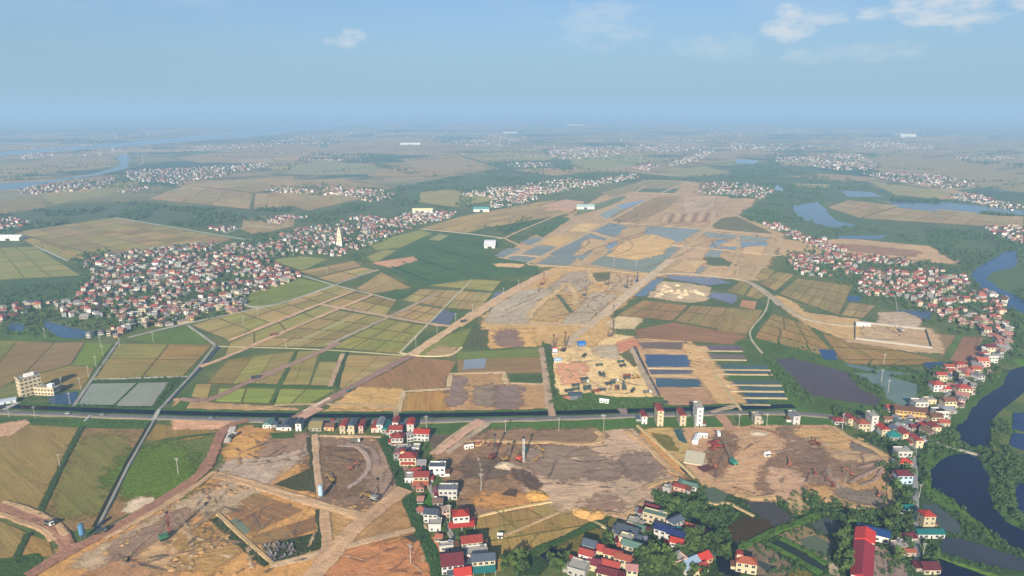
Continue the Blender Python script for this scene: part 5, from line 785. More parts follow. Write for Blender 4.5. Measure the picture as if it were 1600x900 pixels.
    # junction at the lake road
    for a in (('Y', 105, 195, 9, 8, 1, 'white', 'hip', 'red', 'behind the sand yard corner', SR), ('Y', 245, 205, 6, 8, 2, 'cream', 'gable_y', 'red', 'behind the sand yard corner', SR), ('Y', 400, 275, 9, 9, 2, 'cream', 'hip', 'orange', 'beside the slim white block', SR), ('Y', 520, 282, 5.2, 10, 4, 'white', 'flat', 'concrete', 'slim, between two red-roofed houses', SR), ('Y', 572, 282, 6, 9, 2, 'yellow', 'gable_y', 'red', 'beside the slim white block', SR),
              ('Y', 668, 345, 6, 10, 2, 'cream', 'gable_y', 'scarlet', 'beside the teal shed', SR), ('Y', 795, 390, 10, 10, 1, 'grey', 'hip', 'teal', 'under trees at the lake road junction', SR), ('Y', 932, 402, 6.5, 10, 2, 'cream', 'gable_y', 'red', 'beside the teal shed', SR), ('Y', 1088, 485, 5.4, 9, 2, 'cream', 'gable_y', 'red', 'at the head of the lake road', SR), ('Y', 1040, 440, 6, 9, 1, 'grey', 'shed', 'blue', 'at the head of the lake road', SR), ('Y', 1150, 440, 5, 5, 1, 'white', 'flat', 'concrete', 'at the head of the lake road', SR),
              ('Y', 862, 222, 6, 7, 1, 'white', 'gable_y', 'green', 'in front of the yellow school', SR), ('Y', 985, 232, 7, 7, 1, 'white', 'gable_y', 'grey', 'in front of the yellow school', SR), ('Y', 1060, 275, 8, 7, 1, 'beige', 'gable', 'maroon', 'in front of the yellow school', SR), ('Y', 1380, 130, 9, 8, 2, 'white', 'flat', 'concrete', 'by the river bend', SR), ('Y', 1310, 190, 9, 8, 2, 'cream', 'gable', 'brown', 'by the river bend', SR), ('Y', 1410, 215, 8, 7, 1, 'cream', 'gable', 'orange', 'by the river bend', SR), ('Y', 1215, 265, 9, 8, 1, 'white', 'hip', 'scarlet', 'on the road by the river bend', SR), ('Y', 1300, 315, 7, 8, 2, 'cream', 'gable_y', 'red', 'on the road by the river bend', SR), ('Y', 710, 170, 7, 6, 1, 'beige', 'gable', 'brown', 'west of the yellow school', SR), ('Y', 770, 30, 10, 7, 1, 'pink', 'gable', 'red', 'behind the yellow school', SR)):
        H_(*a)
    # lake road
    for a in (('Y', 905, 640, 10, 8, 2, 'white', 'flat', 'concrete', 'on the lake road', LK), ('Y', 925, 720, 9, 7, 1, 'cream', 'hip', 'scarlet', 'on the lake road', LK), ('c', 528, 95, 10, 8, 2, 'blue', 'gable', 'maroon', 'on the lake road', LK), ('c', 545, 355, 9, 6, 1, 'white', 'gable', 'teal', 'on the lake road', LK), ('c', 520, 600, 10, 4.5, 1, 'white', 'gable', 'maroon', 'on the lake road', LK), ('c', 485, 695, 6, 6, 1, 'beige', 'flat', 'concrete', 'by the schoolyard', LK), ('c', 570, 735, 7, 4, 1, 'beige', 'gable', 'orange', 'by the schoolyard', LK),
              ('c', 733, 500, 7, 7, 3, 'cream', 'hip', 'scarlet', 'rising behind teal roofs by the grey pond', LK), ('c', 760, 575, 16, 6, 1, 'white', 'gable', 'teal', 'in front of a cream tower house', LK), ('c', 768, 890, 9, 8, 1, 'cream', 'gable', 'maroon', 'by the black pond on the lake road', LK)):
        H_(*a)
    # the road along the river: from the yellow school up to the village
    RV = 'houses along the river road'
    for a in (('S', 745, 540, 11, 9, 2, 'white', 'flat', 'concrete', 'between the grey pond and the river road', RV), ('S', 510, 555, 10, 6, 1, 'white', 'gable', 'red', 'at the corner of the grey pond', RV), ('S', 830, 488, 8, 7, 1, 'cream', 'flat', 'concrete', 'by the grey pond', RV), ('S', 895, 385, 11, 9, 2, 'white', 'hip', 'red', 'on the river road', RV), ('S', 960, 390, 7, 6, 1, 'white', 'gable', 'scarlet', 'on the river road', RV), ('S', 915, 300, 9, 7, 2, 'cream', 'gable', 'red', 'on the river road', RV), ('S', 965, 285, 8, 7, 1, 'grey', 'gable', 'slate', 'on the river road', RV), ('S', 1110, 415, 13, 9, 2, 'cream', 'hip', 'red', 'on the river bank', RV),
              ('S', 985, 525, 10, 9, 2, 'cream', 'gable', 'brown', 'on the river bank', RV), ('S', 955, 570, 12, 8, 1, 'beige', 'gable', 'grey', 'on the river bank', RV), ('S', 905, 615, 9, 8, 2, 'white', 'flat', 'grey', 'on the river bank', RV), ('S', 1005, 245, 11, 8, 1, 'pink', 'hip', 'orange', 'on the river road', RV), ('S', 1080, 210, 10, 8, 2, 'pink', 'hip', 'red', 'on the river road', RV), ('S', 985, 205, 9, 7, 1, 'white', 'gable', 'orange', 'on the river road', RV), ('S', 1150, 275, 8, 8, 1, 'pink', 'hip', 'orange', 'on the river road', RV), ('S', 1215, 225, 10, 8, 1, 'cream', 'gable', 'orange', 'on the river road', RV), ('S', 1262, 180, 11, 9, 2, 'pink', 'gable', 'orange', 'on the river road', RV), ('S', 1340, 145, 10, 8, 2, 'white', 'flat', 'concrete', 'on the river road', RV), ('S', 1290, 100, 9, 8, 1, 'pink', 'hip', 'red', 'on the river road', RV), ('S', 1330, 65, 10, 8, 2, 'cream', 'gable', 'maroon', 'on the river road', RV), ('S', 1420, 20, 9, 8, 1, 'cream', 'hip', 'orange', 'on the river road', RV)):
        H_(*a)
near_houses()
# random houses of the two villages and the hamlets behind
VILL = []
def village(txt, t, poly, n, sp, look):
    P = [tg(t, *q) for q in poly]; x0, x1 = min(p.x for p in P), max(p.x for p in P); y0, y1 = min(p.y for p in P), max(p.y for p in P); got = []; tries = 0
    grid = {}
    while len(got) < n and tries < n * 60:
        tries += 1; p = Vector((random.uniform(x0, x1), random.uniform(y0, y1)))
        if not inpoly(p, P) or noise.noise((p.x / 38, p.y / 38, 4.2)) < -.22: continue
        k = (int(p.x // sp), int(p.y // sp))
        if any((p - q).length < sp for a in (-1, 0, 1) for b in (-1, 0, 1) for q in grid.get((k[0] + a, k[1] + b), ())): continue
        if any((p - q - Vector((0, 4))).length < 9 for q in NEAR_HOUSES): continue
        grid.setdefault(k, []).append(p); got.append(p); VILL.append((p, txt, look))
    return got
LOOKA = (('white',) * 5 + ('cream',) * 4 + ('pink', 'beige', 'yellow', 'orange'), ('red',) * 5 + ('maroon', 'orange', 'orange', 'brown', 'grey', 'grey', 'grey', 'concrete', 'concrete', 'concrete', 'concrete', 'brown', 'slate'))
LOOKB = (('white',) * 4 + ('cream',) * 5 + ('pink', 'beige', 'pink'), ('red', 'orange', 'red', 'red', 'orange', 'concrete', 'brown', 'grey'))
LOOKC = (('beige', 'grey', 'cream', 'pink', 'white', 'white'), ('brown', 'maroon', 'grey', 'concrete', 'orange', 'red', 'slate'))
village('in the hamlet grove', 'X', [(560, 620), (900, 280), (1180, 120), (1560, 330), (1400, 620), (1000, 640), (860, 800), (560, 800)], 26, 7.5, LOOKC)
village('in the hamlet grove', 'R', [(500, 760), (900, 740), (880, 900), (480, 900)], 6, 8, LOOKC); village('beside the straight lane', 'B', [(930, 90), (1080, 130), (1120, 330), (1200, 470), (1330, 760), (1360, 880), (1180, 880), (1120, 660), (1020, 380)], 12, 9, LOOKC); village('at the lake road junction', 'Y', [(60, 120), (700, 150), (1200, 60), (1450, 100), (1300, 320), (1080, 420), (700, 330)], 22, 8, LOOKC); village('among trees on the river road', 'S', [(800, 620), (960, 400), (1100, 180), (1260, 20), (1420, 20), (1300, 230), (1140, 420), (980, 640)], 26, 8, LOOKC)
village('in the village beyond the walled yard', 'T', [(40, 100), (300, 70), (620, 115), (1150, 185), (1250, 250), (1180, 280), (900, 240), (640, 190), (480, 200), (300, 225), (120, 215)], 116, 9.1, LOOKB)
village('in the village beyond the walled yard', 'T', [(500, 230), (600, 190), (900, 220), (1150, 250), (1345, 310), (1470, 370), (1440, 480), (1420, 520), (1330, 610), (1300, 560), (1130, 555), (1060, 500), (900, 420), (800, 350), (700, 370), (520, 330)], 209, 8.7, LOOKB)
village('on the road above the river road', 'T', [(1380, 620), (1420, 500), (1500, 520), (1500, 640), (1440, 760), (1370, 740)], 40, 8.4, LOOKB)
village('in the old village by the lotus ponds', 'F', [(440, 40), (620, -10), (1000, -60), (1330, -60), (1430, -20), (1300, 60), (1500, 60), (1520, 150), (1400, 200), (1340, 190), (1310, 300), (1150, 330), (1010, 360), (880, 385), (700, 400), (640, 440), (480, 440), (680, 380), (640, 330), (420, 340), (360, 330), (240, 270), (100, 330), (0, 360), (-20, 300), (140, 260), (420, 240), (460, 180), (520, 110)], 806, 8.4, LOOKA)
# houses on the back road, the church village and beyond
village('around the church', 'K', [(0, 560), (100, 480), (300, 410), (500, 380), (640, 340), (740, 350), (930, 400), (760, 460), (680, 500), (500, 560), (380, 540), (150, 560), (130, 600), (0, 640)], 403, 9.1, LOOKA)
village('', 'K', [(0, 620), (140, 590), (320, 660), (200, 720), (60, 730), (0, 700)], 62, 9.1, LOOKA)
village('', 'K', [(800, 360), (900, 320), (1150, 320), (1120, 350), (940, 385)], 93, 9.9, LOOKA); village('', 'K', [(1180, 225), (1290, 190), (1592, 180), (1592, 245), (1420, 290), (1330, 300), (1400, 250)], 201, 9.9, LOOKA); village('', 'K', [(120, 370), (220, 340), (350, 345), (200, 380)], 43, 9.9, LOOKA)
village('', 'K', [(80, 205), (300, 180), (560, 175), (560, 195), (300, 215)], 93, 10.6, LOOKA); village('', 'K', [(440, 225), (560, 195), (800, 200), (820, 240), (650, 265), (620, 235)], 116, 10.6, LOOKA); village('', 'J', [(640, 110), (720, 90), (1350, 60), (1500, 55), (1340, 90), (1120, 140), (950, 165), (740, 155)], 511, 11.4, LOOKA)
village('', 'J', [(100, 200), (200, 175), (560, 140), (640, 130), (600, 160), (540, 190), (330, 210), (130, 225)], 201, 11.4, LOOKA); village('', 'J', [(0, 370), (60, 350), (160, 380), (110, 410), (0, 425)], 69, 10.6, LOOKA); village('', 'J', [(640, 210), (760, 185), (820, 185), (700, 215)], 27, 11.4, LOOKA); village('', 'J', [(1120, 400), (1200, 390), (1290, 405), (1210, 425)], 15, 10.6, LOOKA)
village('', 'L', [(0, 340), (120, 320), (460, 275), (560, 290), (800, 250), (830, 268), (560, 320), (240, 370), (180, 400), (0, 430), (0, 400), (140, 370)], 403, 9.9, LOOKA); village('', 'L', [(1135, 340), (1200, 295), (1420, 305), (1560, 340), (1480, 390), (1300, 360), (1150, 360)], 170, 9.9, LOOKB); village('', 'L', [(790, 215), (900, 190), (940, 205), (880, 235)], 46, 11.4, LOOKA)
village('', 'L', [(980, 195), (1100, 150), (1200, 115), (1240, 125), (1140, 180), (1000, 205)], 139, 12.2, LOOKA); village('', 'L', [(300, 130), (520, 110), (740, 140), (640, 155), (440, 150)], 186, 13.7, LOOKA); village('', 'L', [(560, 105), (900, 80), (1180, 110), (1000, 135), (760, 120)], 232, 15.2, LOOKA)
village('', 'M', [(180, 520), (260, 520), (400, 590), (500, 600), (640, 680), (560, 690), (380, 610)], 85, 9.1, LOOKB); village('', 'M', [(320, 690), (700, 690), (1000, 720), (960, 740), (640, 720), (400, 740)], 93, 9.1, LOOKB); village('', 'M', [(1370, 540), (1592, 530), (1700, 560), (1700, 640), (1592, 640), (1500, 600), (1400, 560)], 85, 9.9, LOOKB)
village('', 'M', [(720, 250), (900, 240), (1150, 260), (1330, 305), (1180, 330), (900, 290)], 294, 10.6, LOOKA); village('', 'M', [(1170, 380), (1280, 355), (1440, 390), (1592, 430), (1520, 445), (1300, 400)], 124, 10.6, LOOKA); village('', 'M', [(420, 205), (500, 140), (700, 140), (800, 210), (700, 240), (520, 220)], 263, 12.9, LOOKA); village('', 'M', [(240, 160), (480, 155), (470, 185), (250, 180)], 93, 13.7, LOOKA)
village('', 'M', [(640, 85), (820, 75), (1110, 100), (1090, 120), (860, 105)], 170, 15.2, LOOKA); village('', 'M', [(0, 80), (240, 90), (560, 100), (240, 125), (0, 120)], 186, 16.7, LOOKA); village('', 'M', [(60, 0), (340, 0), (480, 20), (100, 35)], 124, 22.8, LOOKA)
village('', 'O', [(0, 220), (60, 185), (250, 165), (340, 165), (200, 215), (60, 225)], 232, 15.2, LOOKA); village('', 'O', [(740, 210), (980, 180), (1060, 200), (1000, 230), (840, 228)], 170, 16.7, LOOKA); village('', 'O', [(1150, 255), (1350, 230), (1560, 250), (1400, 280), (1230, 290)], 186, 12.9, LOOKA); village('', 'O', [(360, 185), (480, 170), (480, 182), (380, 190)], 46, 18.2, LOOKA); village('', 'O', [(600, 155), (740, 135), (780, 150), (640, 160)], 93, 22.8, LOOKA)
village('', 'O', [(980, 310), (1180, 300), (1210, 325), (1000, 325)], 62, 12.2, LOOKA); village('', 'N', [(820, 285), (1050, 240), (1350, 235), (1500, 215), (1340, 255), (1000, 275)], 201, 15.2, LOOKA); village('', 'N', [(1340, 240), (1480, 200), (1600, 190), (1600, 245)], 124, 15.2, LOOKA); village('', 'N', [(90, 300), (280, 285), (270, 305), (120, 318)], 62, 13.7, LOOKA); village('', 'N', [(250, 210), (480, 200), (860, 170), (880, 185), (500, 220)], 201, 21.3, LOOKA); village('', 'N', [(740, 130), (1000, 125), (1250, 118), (1260, 130), (800, 140)], 170, 30.4, LOOKA); village('', 'N', [(60, 150), (270, 140), (270, 165), (80, 165)], 93, 30.4, LOOKA)
village('', 'P', [(220, 150), (400, 140), (730, 135), (560, 165), (240, 165)], 279, 22.8, LOOKA); village('', 'P', [(870, 195), (1000, 190), (1230, 215), (1200, 228), (950, 208)], 108, 18.2, LOOKA); village('', 'P', [(1080, 95), (1500, 110), (1500, 130), (1100, 110)], 186, 38.0, LOOKA); village('', 'P', [(1480, 250), (1560, 255), (1560, 265), (1490, 262)], 15, 16.7, LOOKA)
for _ in range(190):     # scattered hamlets out on the plain
    d = random.uniform(3500, 15000); px = random.uniform(-40, 1640); c = Vector(((px - 800) / FPX * d, d))
    for i in range(random.randint(6, 30)): VILL.append((c + Vector((random.gauss(0, 130), random.gauss(0, 35))), '', LOOKA))
def vspec(look):
    wall = random.choice(look[0]); rc = random.choice(look[1]); st = random.choice((1, 1, 1, 2, 2)); roof = 'flat' if rc == 'concrete' else random.choice(('gable', 'gable', 'hip', 'gable_y'))
    sz = random.choice((.8, .9, 1, 1, 1.15, 1.3, 1.7)); return random.uniform(3.6, 6.2) * sz, random.uniform(4.6, 7.6) * sz, st, wall, roof, rc
VILL.sort(key=lambda v: v[0].length)
named = [v for v in VILL if v[1] and 'church' not in v[1]]
n_ind = max(0, 300 - len(NEAR_HOUSES)); keep = set(id(v) for v in named[:n_ind])
for v in named[:n_ind]:
    w_, d_, st, wall, roof, rc = vspec(v[2]); grp = 'houses ' + v[1]
    house(v[0], w_, d_, st, wall, roof, rc, v[1], grp, rz=random.gauss(-.15, .3), full=False, h=2.9, tower=random.random() < .12 and roof == 'flat')
fh = [MB() for _ in range(1)][0]; FHM = ['fw0', 'fw1', 'fw2', 'fw3', 'fr0', 'fr1', 'fr2', 'fr3', 'fr4']
for nme, c in zip(FHM, ('#d0cac0', '#b0a48c', '#b4968a', '#96928c', '#8c4a40', '#985c4a', '#8a867e', '#454a52', '#573c34')): simple(nme, c, .8, 0, .6, .06)
for v in VILL:
    if id(v) in keep: continue
    p = v[0]; w_, d_, st, wall, roof, rc = vspec(v[2]); H = st * 2.9; k = 1.0 + min(.5, max(0, p.length - 2500) / 9000); w_ *= k; d_ *= k; a = random.gauss(-.15, .35); ca, sa = math.cos(a), math.sin(a)
    b = MB(); wm = {'white': random.choice((0, 0, 3)), 'cream': 1, 'yellow': 1, 'beige': 3}.get(wall, 2); rmn = {'red': 4, 'maroon': 8, 'orange': 5, 'brown': 8, 'concrete': 6, 'grey': 6}.get(rc, 7)
    b.box(-w_ / 2, w_ / 2, -d_ / 2, d_ / 2, -.3, H, wm); rb = roof_mb(roof, w_, d_, H + .02, min(w_, d_) * .3); b.add(rb.v, rb.f, rmn)
    if p.length < 1700 and random.random() < .6:
        for s in range(st): b.box(-w_ * .3, w_ * .3, -d_ / 2 - .06, -d_ / 2 + .1, s * 2.9 + .9, s * 2.9 + 2.0, 7)
    fh.add([(p.x + x * ca - y * sa, p.y + x * sa + y * ca, z) for x, y, z in b.v], b.f); fh.mi[-len(b.f):] = b.mi
o = fh.build('distant_houses', FHM); o['kind'] = 'stuff'
# ---- larger buildings
def block(pos, w, d, st, wall, rz, label, nm='office_building', roofc='#8d8980', h=3.5, roof='flat'):
    r = thing(nm, label, 'building', (pos.x, pos.y, 0), rz); H = st * h; wc = lin(wall)
    MB().box(-w / 2, w / 2, -d / 2, d / 2, -.5, H).build('wall', 'plaster', r, wc)
    if roof == 'flat':
        MB().box(-w / 2 - .5, w / 2 + .5, -d / 2 - .5, d / 2 + .5, H - .02, H + .35).build('roof', 'plaster', r, lin(roofc)); MB().box(w * .1, w * .35, -d * .2, d * .25, H + .3, H + 3.2).build('stair_tower', 'plaster', r, lin('#e4ded2'))
        MB().box(-w / 2 - .3, w / 2 + .3, -d / 2 - .3, -d / 2 - .1, H + .3, H + 1.2).build('parapet', 'plaster', r, wc)
    else: roof_mb(roof, w, d, H + .01, 2.4, .8).build('roof', 'tile', r, lin(roofc))
    for s in range(st):
        n = int(w / 3)
        for i in range(n): place('window', WIN[(1.8, 1.5)], r, None, (-w / 2 + (i + .5) * w / n, -d / 2, s * h + 1.1))
        n = int(d / 3)
        for i in range(n):
            for sx in (-1, 1): place('window', WIN[(1.8, 1.5)], r, None, (sx * w / 2, -d / 2 + (i + .5) * d / n, s * h + 1.1), sx * math.pi / 2)
    for s in range(1, st + 1): MB().box(-w / 2 - .15, w / 2 + .15, -d / 2 - .15, d / 2 + .15, s * h - .35, s * h - .1).build('cornice', 'plaster', r, lin('#d8ccb0'))
    return r
block(tg('U', 165, 355) + Vector((6, 11)), 8.5, 17, 5, '#b4a27e', -36 * DEG, 'cream five-storey office block with flat roof and long windowed side by the ponds')
block(tg('U', 420, 330) + Vector((3, 6)), 19, 8, 2, '#b4a27c', -6 * DEG, 'cream two-storey office wing with flat roof and white stair tower', h=3.4)
block(tg('S', 668, 615) + Vector((0, 5)), 24, 9, 2, '#b08638', -14 * DEG, 'yellow two-storey school with a long brown tiled roof among trees', 'school_building', '#5c4030', 3.6, 'gable')
def long_roof(pts, width, H, hexc, label, nm, name2='roof'):
    a, b = pts; d = b - a; r = thing(nm, label, 'building', ((a.x + b.x) / 2, (a.y + b.y) / 2, 0), math.atan2(d.y, d.x)); L_ = d.length
    MB().box(-L_ / 2 + .4, L_ / 2 - .4, -width / 2 + .5, width / 2 - .5, -.5, H).build('wall', 'plaster', r, lin('#d8d0bc')); roof_mb('gable', L_ - .6, width - .8, H + .02, width * .2, .5).build('roof', 'metal_sheet', r, lin(hexc))
    for i in range(int(L_ / 5) + 1): NEAR_HOUSES.append(a + d * (i * 5 / L_) - Vector((0, 3)))
    n = int(L_ / 4)
    for i in range(n):
        for sy in (-1, 1): place('window', WIN[(1.8, 1.5)], r, None, (-L_ / 2 + (i + .5) * L_ / n, sy * (width / 2 - .5), 1.1), 0 if sy < 0 else math.pi)
    return r
long_roof((tg('c', 132, 1010), tg('c', 158, 700)), 11, 7, '#8e2834', 'long dark red metal-roofed classroom block beside the schoolyard', 'classroom_block'); long_roof((tg('c', 160, 690), tg('c', 170, 585)), 11, 7.4, '#c0352a', 'bright red metal-roofed classroom block next to the blue roof', 'classroom_block')
long_roof((tg('c', 100, 520), tg('c', 390, 590)), 10, 4.5, '#1c3a66', 'long blue metal-roofed hall at the head of the schoolyard', 'school_hall')
# ---- the church
def church():
    p = tg('p', 531, 386); r = thing('church', 'cream church with a tall tiered bell tower and pointed spire', 'church', (p.x, p.y, 0), 8 * DEG); c = lin('#cfc3a2')
    t = MB().box(-7, 7, -7, 7, -.5, 20).build('tower', 'plaster', r, c); MB().box(-5.6, 5.6, -5.6, 5.6, 20, 31).build('tower_tier', 'plaster', r, c); MB().box(-4, 4, -4, 4, 31, 39).build('tower_tier', 'plaster', r, c)
    MB().cyl((0, 0, 0), 4.4, .25, 39, 50, 8).build('spire', 'plaster', r, c); MB().box(-.18, .18, -.18, .18, 50, 53).box(-.9, .9, -.15, .15, 51.4, 51.8).build('cross', 'plaster', r, lin('#e6e2d8'))
    for sx in (-1, 1): 
        for sy in (-1, 1): MB().cyl((sx * 6.2, sy * 6.2, 0), 1.1, .1, 20, 27, 6).build('pinnacle', 'plaster', r, c)
    MB().box(-8, 8, 6.8, 42, -.5, 13).build('nave', 'plaster', r, lin('#d8cba8')); rb = roof_mb('gable_y', 16, 35, 13.02, 6, .6); rb.v = [(x, y + 24.4, z) for x, y, z in rb.v]; rb.build('roof', 'tile', r, lin('#8a4038'))
    MB().box(-8, 8, -15, -6.9, -.5, 10).build('porch', 'plaster', r, lin('#e4dcc0'))
    for z in (6, 14, 23, 33): 
        for x in (-2.4, 2.4) if z < 30 else (0,): MB().box(x - 1, x + 1, -(7.1 if z < 20 else 5.7 if z < 30 else 4.1), -3.5, z, z + 4).build('belfry_opening', 'dark_steel', r)
church()
for q_ in SC.objects:
    if q_.name == 'church': q_.scale = (.62, .62, .78)
def bighall(px, py, w, d, h, c, label):
    p = g(px, py); r = thing('factory_hall', label, 'factory', (p.x, p.y, 0)); MB().box(-w / 2, w / 2, 0, d, -.5, h).build('wall', 'plaster', r, lin('#c8c4b8')); rb = roof_mb('gable', w, d, h + .02, 4, 1); rb.v = [(x, y + d / 2, z) for x, y, z in rb.v]; rb.build('roof', 'metal_sheet', r, lin(c)); MB().box(-4, 4, -.15, .2, 0, h * .7).build('door', 'dark_steel', r)
bighall(641, 226, 150, 60, 10, '#e6e6e2', 'long white factory hall alone on the brown plain'); bighall(899, 196, 260, 260, 14, '#e0dac8', 'wide pale factory hall far out near the horizon'); bighall(797, 208, 160, 120, 11, '#dcd8c8', 'pale factory hall beyond the far villages'); bighall(1419, 214, 150, 150, 26, '#ece6da', 'broad white hall on the far right plain')
bighall(765, 388, 20, 60, 5, '#e4e0d8', 'white works shed beside the flooded plots'); bighall(915, 327, 46, 30, 7, '#a8c0b4', 'pale green shed beside the yellow works tower'); bighall(660, 333, 50, 20, 7, '#d8cf9a', 'cream hall with a pale yellow roof on the church road'); bighall(752, 331, 40, 26, 7, '#5c9a94', 'turquoise-roofed hall on the back road')
bighall(1408, 212, 60, 90, 18, '#ece6da', 'white wing of the broad hall on the far plain'); bighall(12, 376, 46, 22, 6, '#d4d4cc', 'pale round-fronted depot on the left plain')
# ================================================================== TREES
def leaf_quads(rng, n, cen, rad, size, shell=.55):
    """n leaf-clump quads spread through an ellipsoid, most of them near its skin"""
    V = []; F = []
    for _ in range(n):
        u = Vector((rng.gauss(0, 1), rng.gauss(0, 1), rng.gauss(0, 1))).normalized() * (shell + (1 - shell) * rng.random())
        c = Vector((cen[0] + u.x * rad[0], cen[1] + u.y * rad[1], cen[2] + u.z * rad[2])); nrm = (u + Vector((rng.gauss(0, .6), rng.gauss(0, .6), rng.gauss(.3, .6)))).normalized()
        a = nrm.orthogonal().normalized(); b = nrm.cross(a); th = rng.random() * 6.28; a, b = a * math.cos(th) + b * math.sin(th), b * math.cos(th) - a * math.sin(th); s = size * rng.uniform(.6, 1.3); o = len(V)
        V += [c + a * s * .5, c + b * s * .42, c - a * s * .5, c - b * s * .42]; F.append((o, o + 1, o + 2, o + 3))
    return V, F
def crown_mesh(seed, R, H, n):
    rng = random.Random(seed); b = MB(); lobes = [((0, 0, H * .62), (R * .62, R * .62, H * .30))]
    for i in range(7):
        a = i * .9 + rng.random(); q = rng.uniform(.35, .75); lobes.append(((math.cos(a) * R * q, math.sin(a) * R * q, H * rng.uniform(.42, .85)), (R * rng.uniform(.28, .45),) * 2 + (H * rng.uniform(.12, .2),)))
    for c, r in lobes: b.add(*leaf_quads(rng, n // 8, c, r, R * .26, .5))
    me = bpy.data.meshes.new('crown'); me.from_pydata(b.v, [], b.f); me.materials.append(MAT['leaf' if seed % 2 else 'leaf_dark']); return me
def trunk_mesh(seed, H):
    rng = random.Random(seed); b = MB().bar((0, 0, -.3), (rng.uniform(-.3, .3), rng.uniform(-.3, .3), H * .55), .22, 0, 6, .12)
    for i in range(4):
        a = i * 1.7 + rng.random(); b.bar((0, 0, H * rng.uniform(.3, .45)), (math.cos(a) * 1.3, math.sin(a) * 1.3, H * rng.uniform(.6, .75)), .09, 0, 4, .03)
    return b.mesh('trunk', ['bark'])
TREES = [(crown_mesh(i, 3.0 + .25 * (i % 3), 6.5 + (i % 4), 300), trunk_mesh(i, 6.5 + (i % 4))) for i in range(8)]
TL = []                                           # (pos, scale, place text)
def free(p, m=1.2):
    for x0, x1, y0, y1, P in WATERP:
        if x0 <= p.x <= x1 and y0 <= p.y <= y1 and inpoly(p, P): return False
    k = (int(p.x // 8), int(p.y // 8))
    for a in (-1, 0, 1):
        for b in (-1, 0, 1):
            for q, w_ in ROADG.get((k[0] + a, k[1] + b), ()):
                if (p - q).length < w_ + m: return False
    return not any(abs(p.x - q.x) < 4.5 and -1.5 < p.y - q.y < 8 for q in NEAR_HOUSES)
def grove(t, poly, n, s=(.6, 1.1), txt=''):
    P = [tg(t, *q) for q in poly]; x0, x1 = min(p.x for p in P), max(p.x for p in P); y0, y1 = min(p.y for p in P), max(p.y for p in P); c = tries = 0
    while c < n and tries < n * 25:
        tries += 1; p = Vector((random.uniform(x0, x1), random.uniform(y0, y1)))
        if not txt and p.length > 1500 and noise.noise((p.x / 110, p.y / 110, 8.1)) < .02: continue
        if inpoly(p, P) and free(p): TL.append((p, random.uniform(*s), txt)); c += 1
def line(t, pts, n, s=(.5, .9), spread=2.0, txt=''):
    P = [tg(t, *q) for q in pts]; Ls = [(b - a).length for a, b in zip(P, P[1:])]; tot = sum(Ls)
    for _ in range(n):
        u = random.random() * tot; i = 0
        while i < len(Ls) - 1 and u > Ls[i]: u -= Ls[i]; i += 1
        p = P[i].lerp(P[i + 1], min(1, u / Ls[i])) + Vector((random.gauss(0, spread), random.gauss(0, spread)))
        if free(p): TL.append((p, random.uniform(*s), txt))
# the grove hamlet, fish ponds and lake shore
G1, G2, G3, G4, G5, G6 = 'in the hamlet grove', 'along the fish pond banks', 'beside the lake road', 'on the lake shore', 'beside the straight lane', 'along the canal road'
grove('X', [(900, 560), (1600, 420), (1600, 800), (880, 800)], 133, (.7, 1.15), G1); grove('X', [(0, 600), (160, 600), (200, 760), (0, 800)], 26, (.6, 1.0), G1); grove('X', [(1100, 60), (1560, 60), (1600, 260), (1300, 200), (1180, 260)], 64, (.5, .9), G1); grove('X', [(880, 380), (1050, 340), (1240, 480), (960, 540)], 30, (.4, .7), G1); grove('X', [(560, 400), (700, 420), (620, 540), (540, 500)], 17, (.5, .8), G1)
grove('R', [(280, 60), (420, 110), (700, 200), (980, 280), (1000, 440), (760, 340), (560, 290), (300, 170)], 79, (.5, .9), G1); grove('R', [(640, 560), (960, 600), (1040, 700), (880, 780), (700, 720)], 49, (.5, .9), G1); grove('R', [(100, 720), (480, 680), (560, 800), (420, 900), (80, 900)], 64, (.7, 1.1), G1)
grove('D', [(1050, 640), (1180, 620), (1180, 900), (1060, 900)], 57, (.7, 1.15), G2); grove('D', [(900, 430), (990, 500), (1300, 560), (1370, 640), (1180, 640), (960, 560), (880, 500)], 64, (.5, .9), G2); line('D', [(480, 790), (720, 660), (960, 570), (1060, 600)], 64, (.25, .5), 2.5, G2); line('D', [(450, 480), (560, 590), (520, 640), (440, 720)], 34, (.3, .6), 3, G2); line('D', [(700, 740), (990, 890)], 26, (.2, .4), 1.5, G2)
grove('E', [(520, 230), (640, 230), (640, 860), (560, 840), (480, 640), (530, 520)], 117, (.6, 1.1), G3); grove('E', [(680, 230), (760, 330), (700, 420), (690, 470)], 30, (.4, .8), G3); grove('E', [(690, 720), (790, 740), (790, 820), (690, 840)], 22, (.6, .95), G3); line('E', [(540, 620), (560, 500), (530, 300)], 45, (.5, .9), 4, G3)
grove('E', [(1090, 240), (1250, 260), (1250, 380), (1190, 400), (1200, 560), (1240, 620), (1140, 560), (1100, 430)], 91, (.5, .95), G4); grove('E', [(760, 90), (870, 130), (930, 215), (800, 190), (720, 140)], 49, (.6, 1.0), G4); line('E', [(870, 560), (1000, 660), (1230, 790)], 49, (.3, .6), 3, G4); line('E', [(1100, 60), (1080, 200), (1150, 210)], 41, (.4, .8), 5, G4); line('E', [(930, 215), (1010, 250)], 11, (.4, .7), 3, G4)
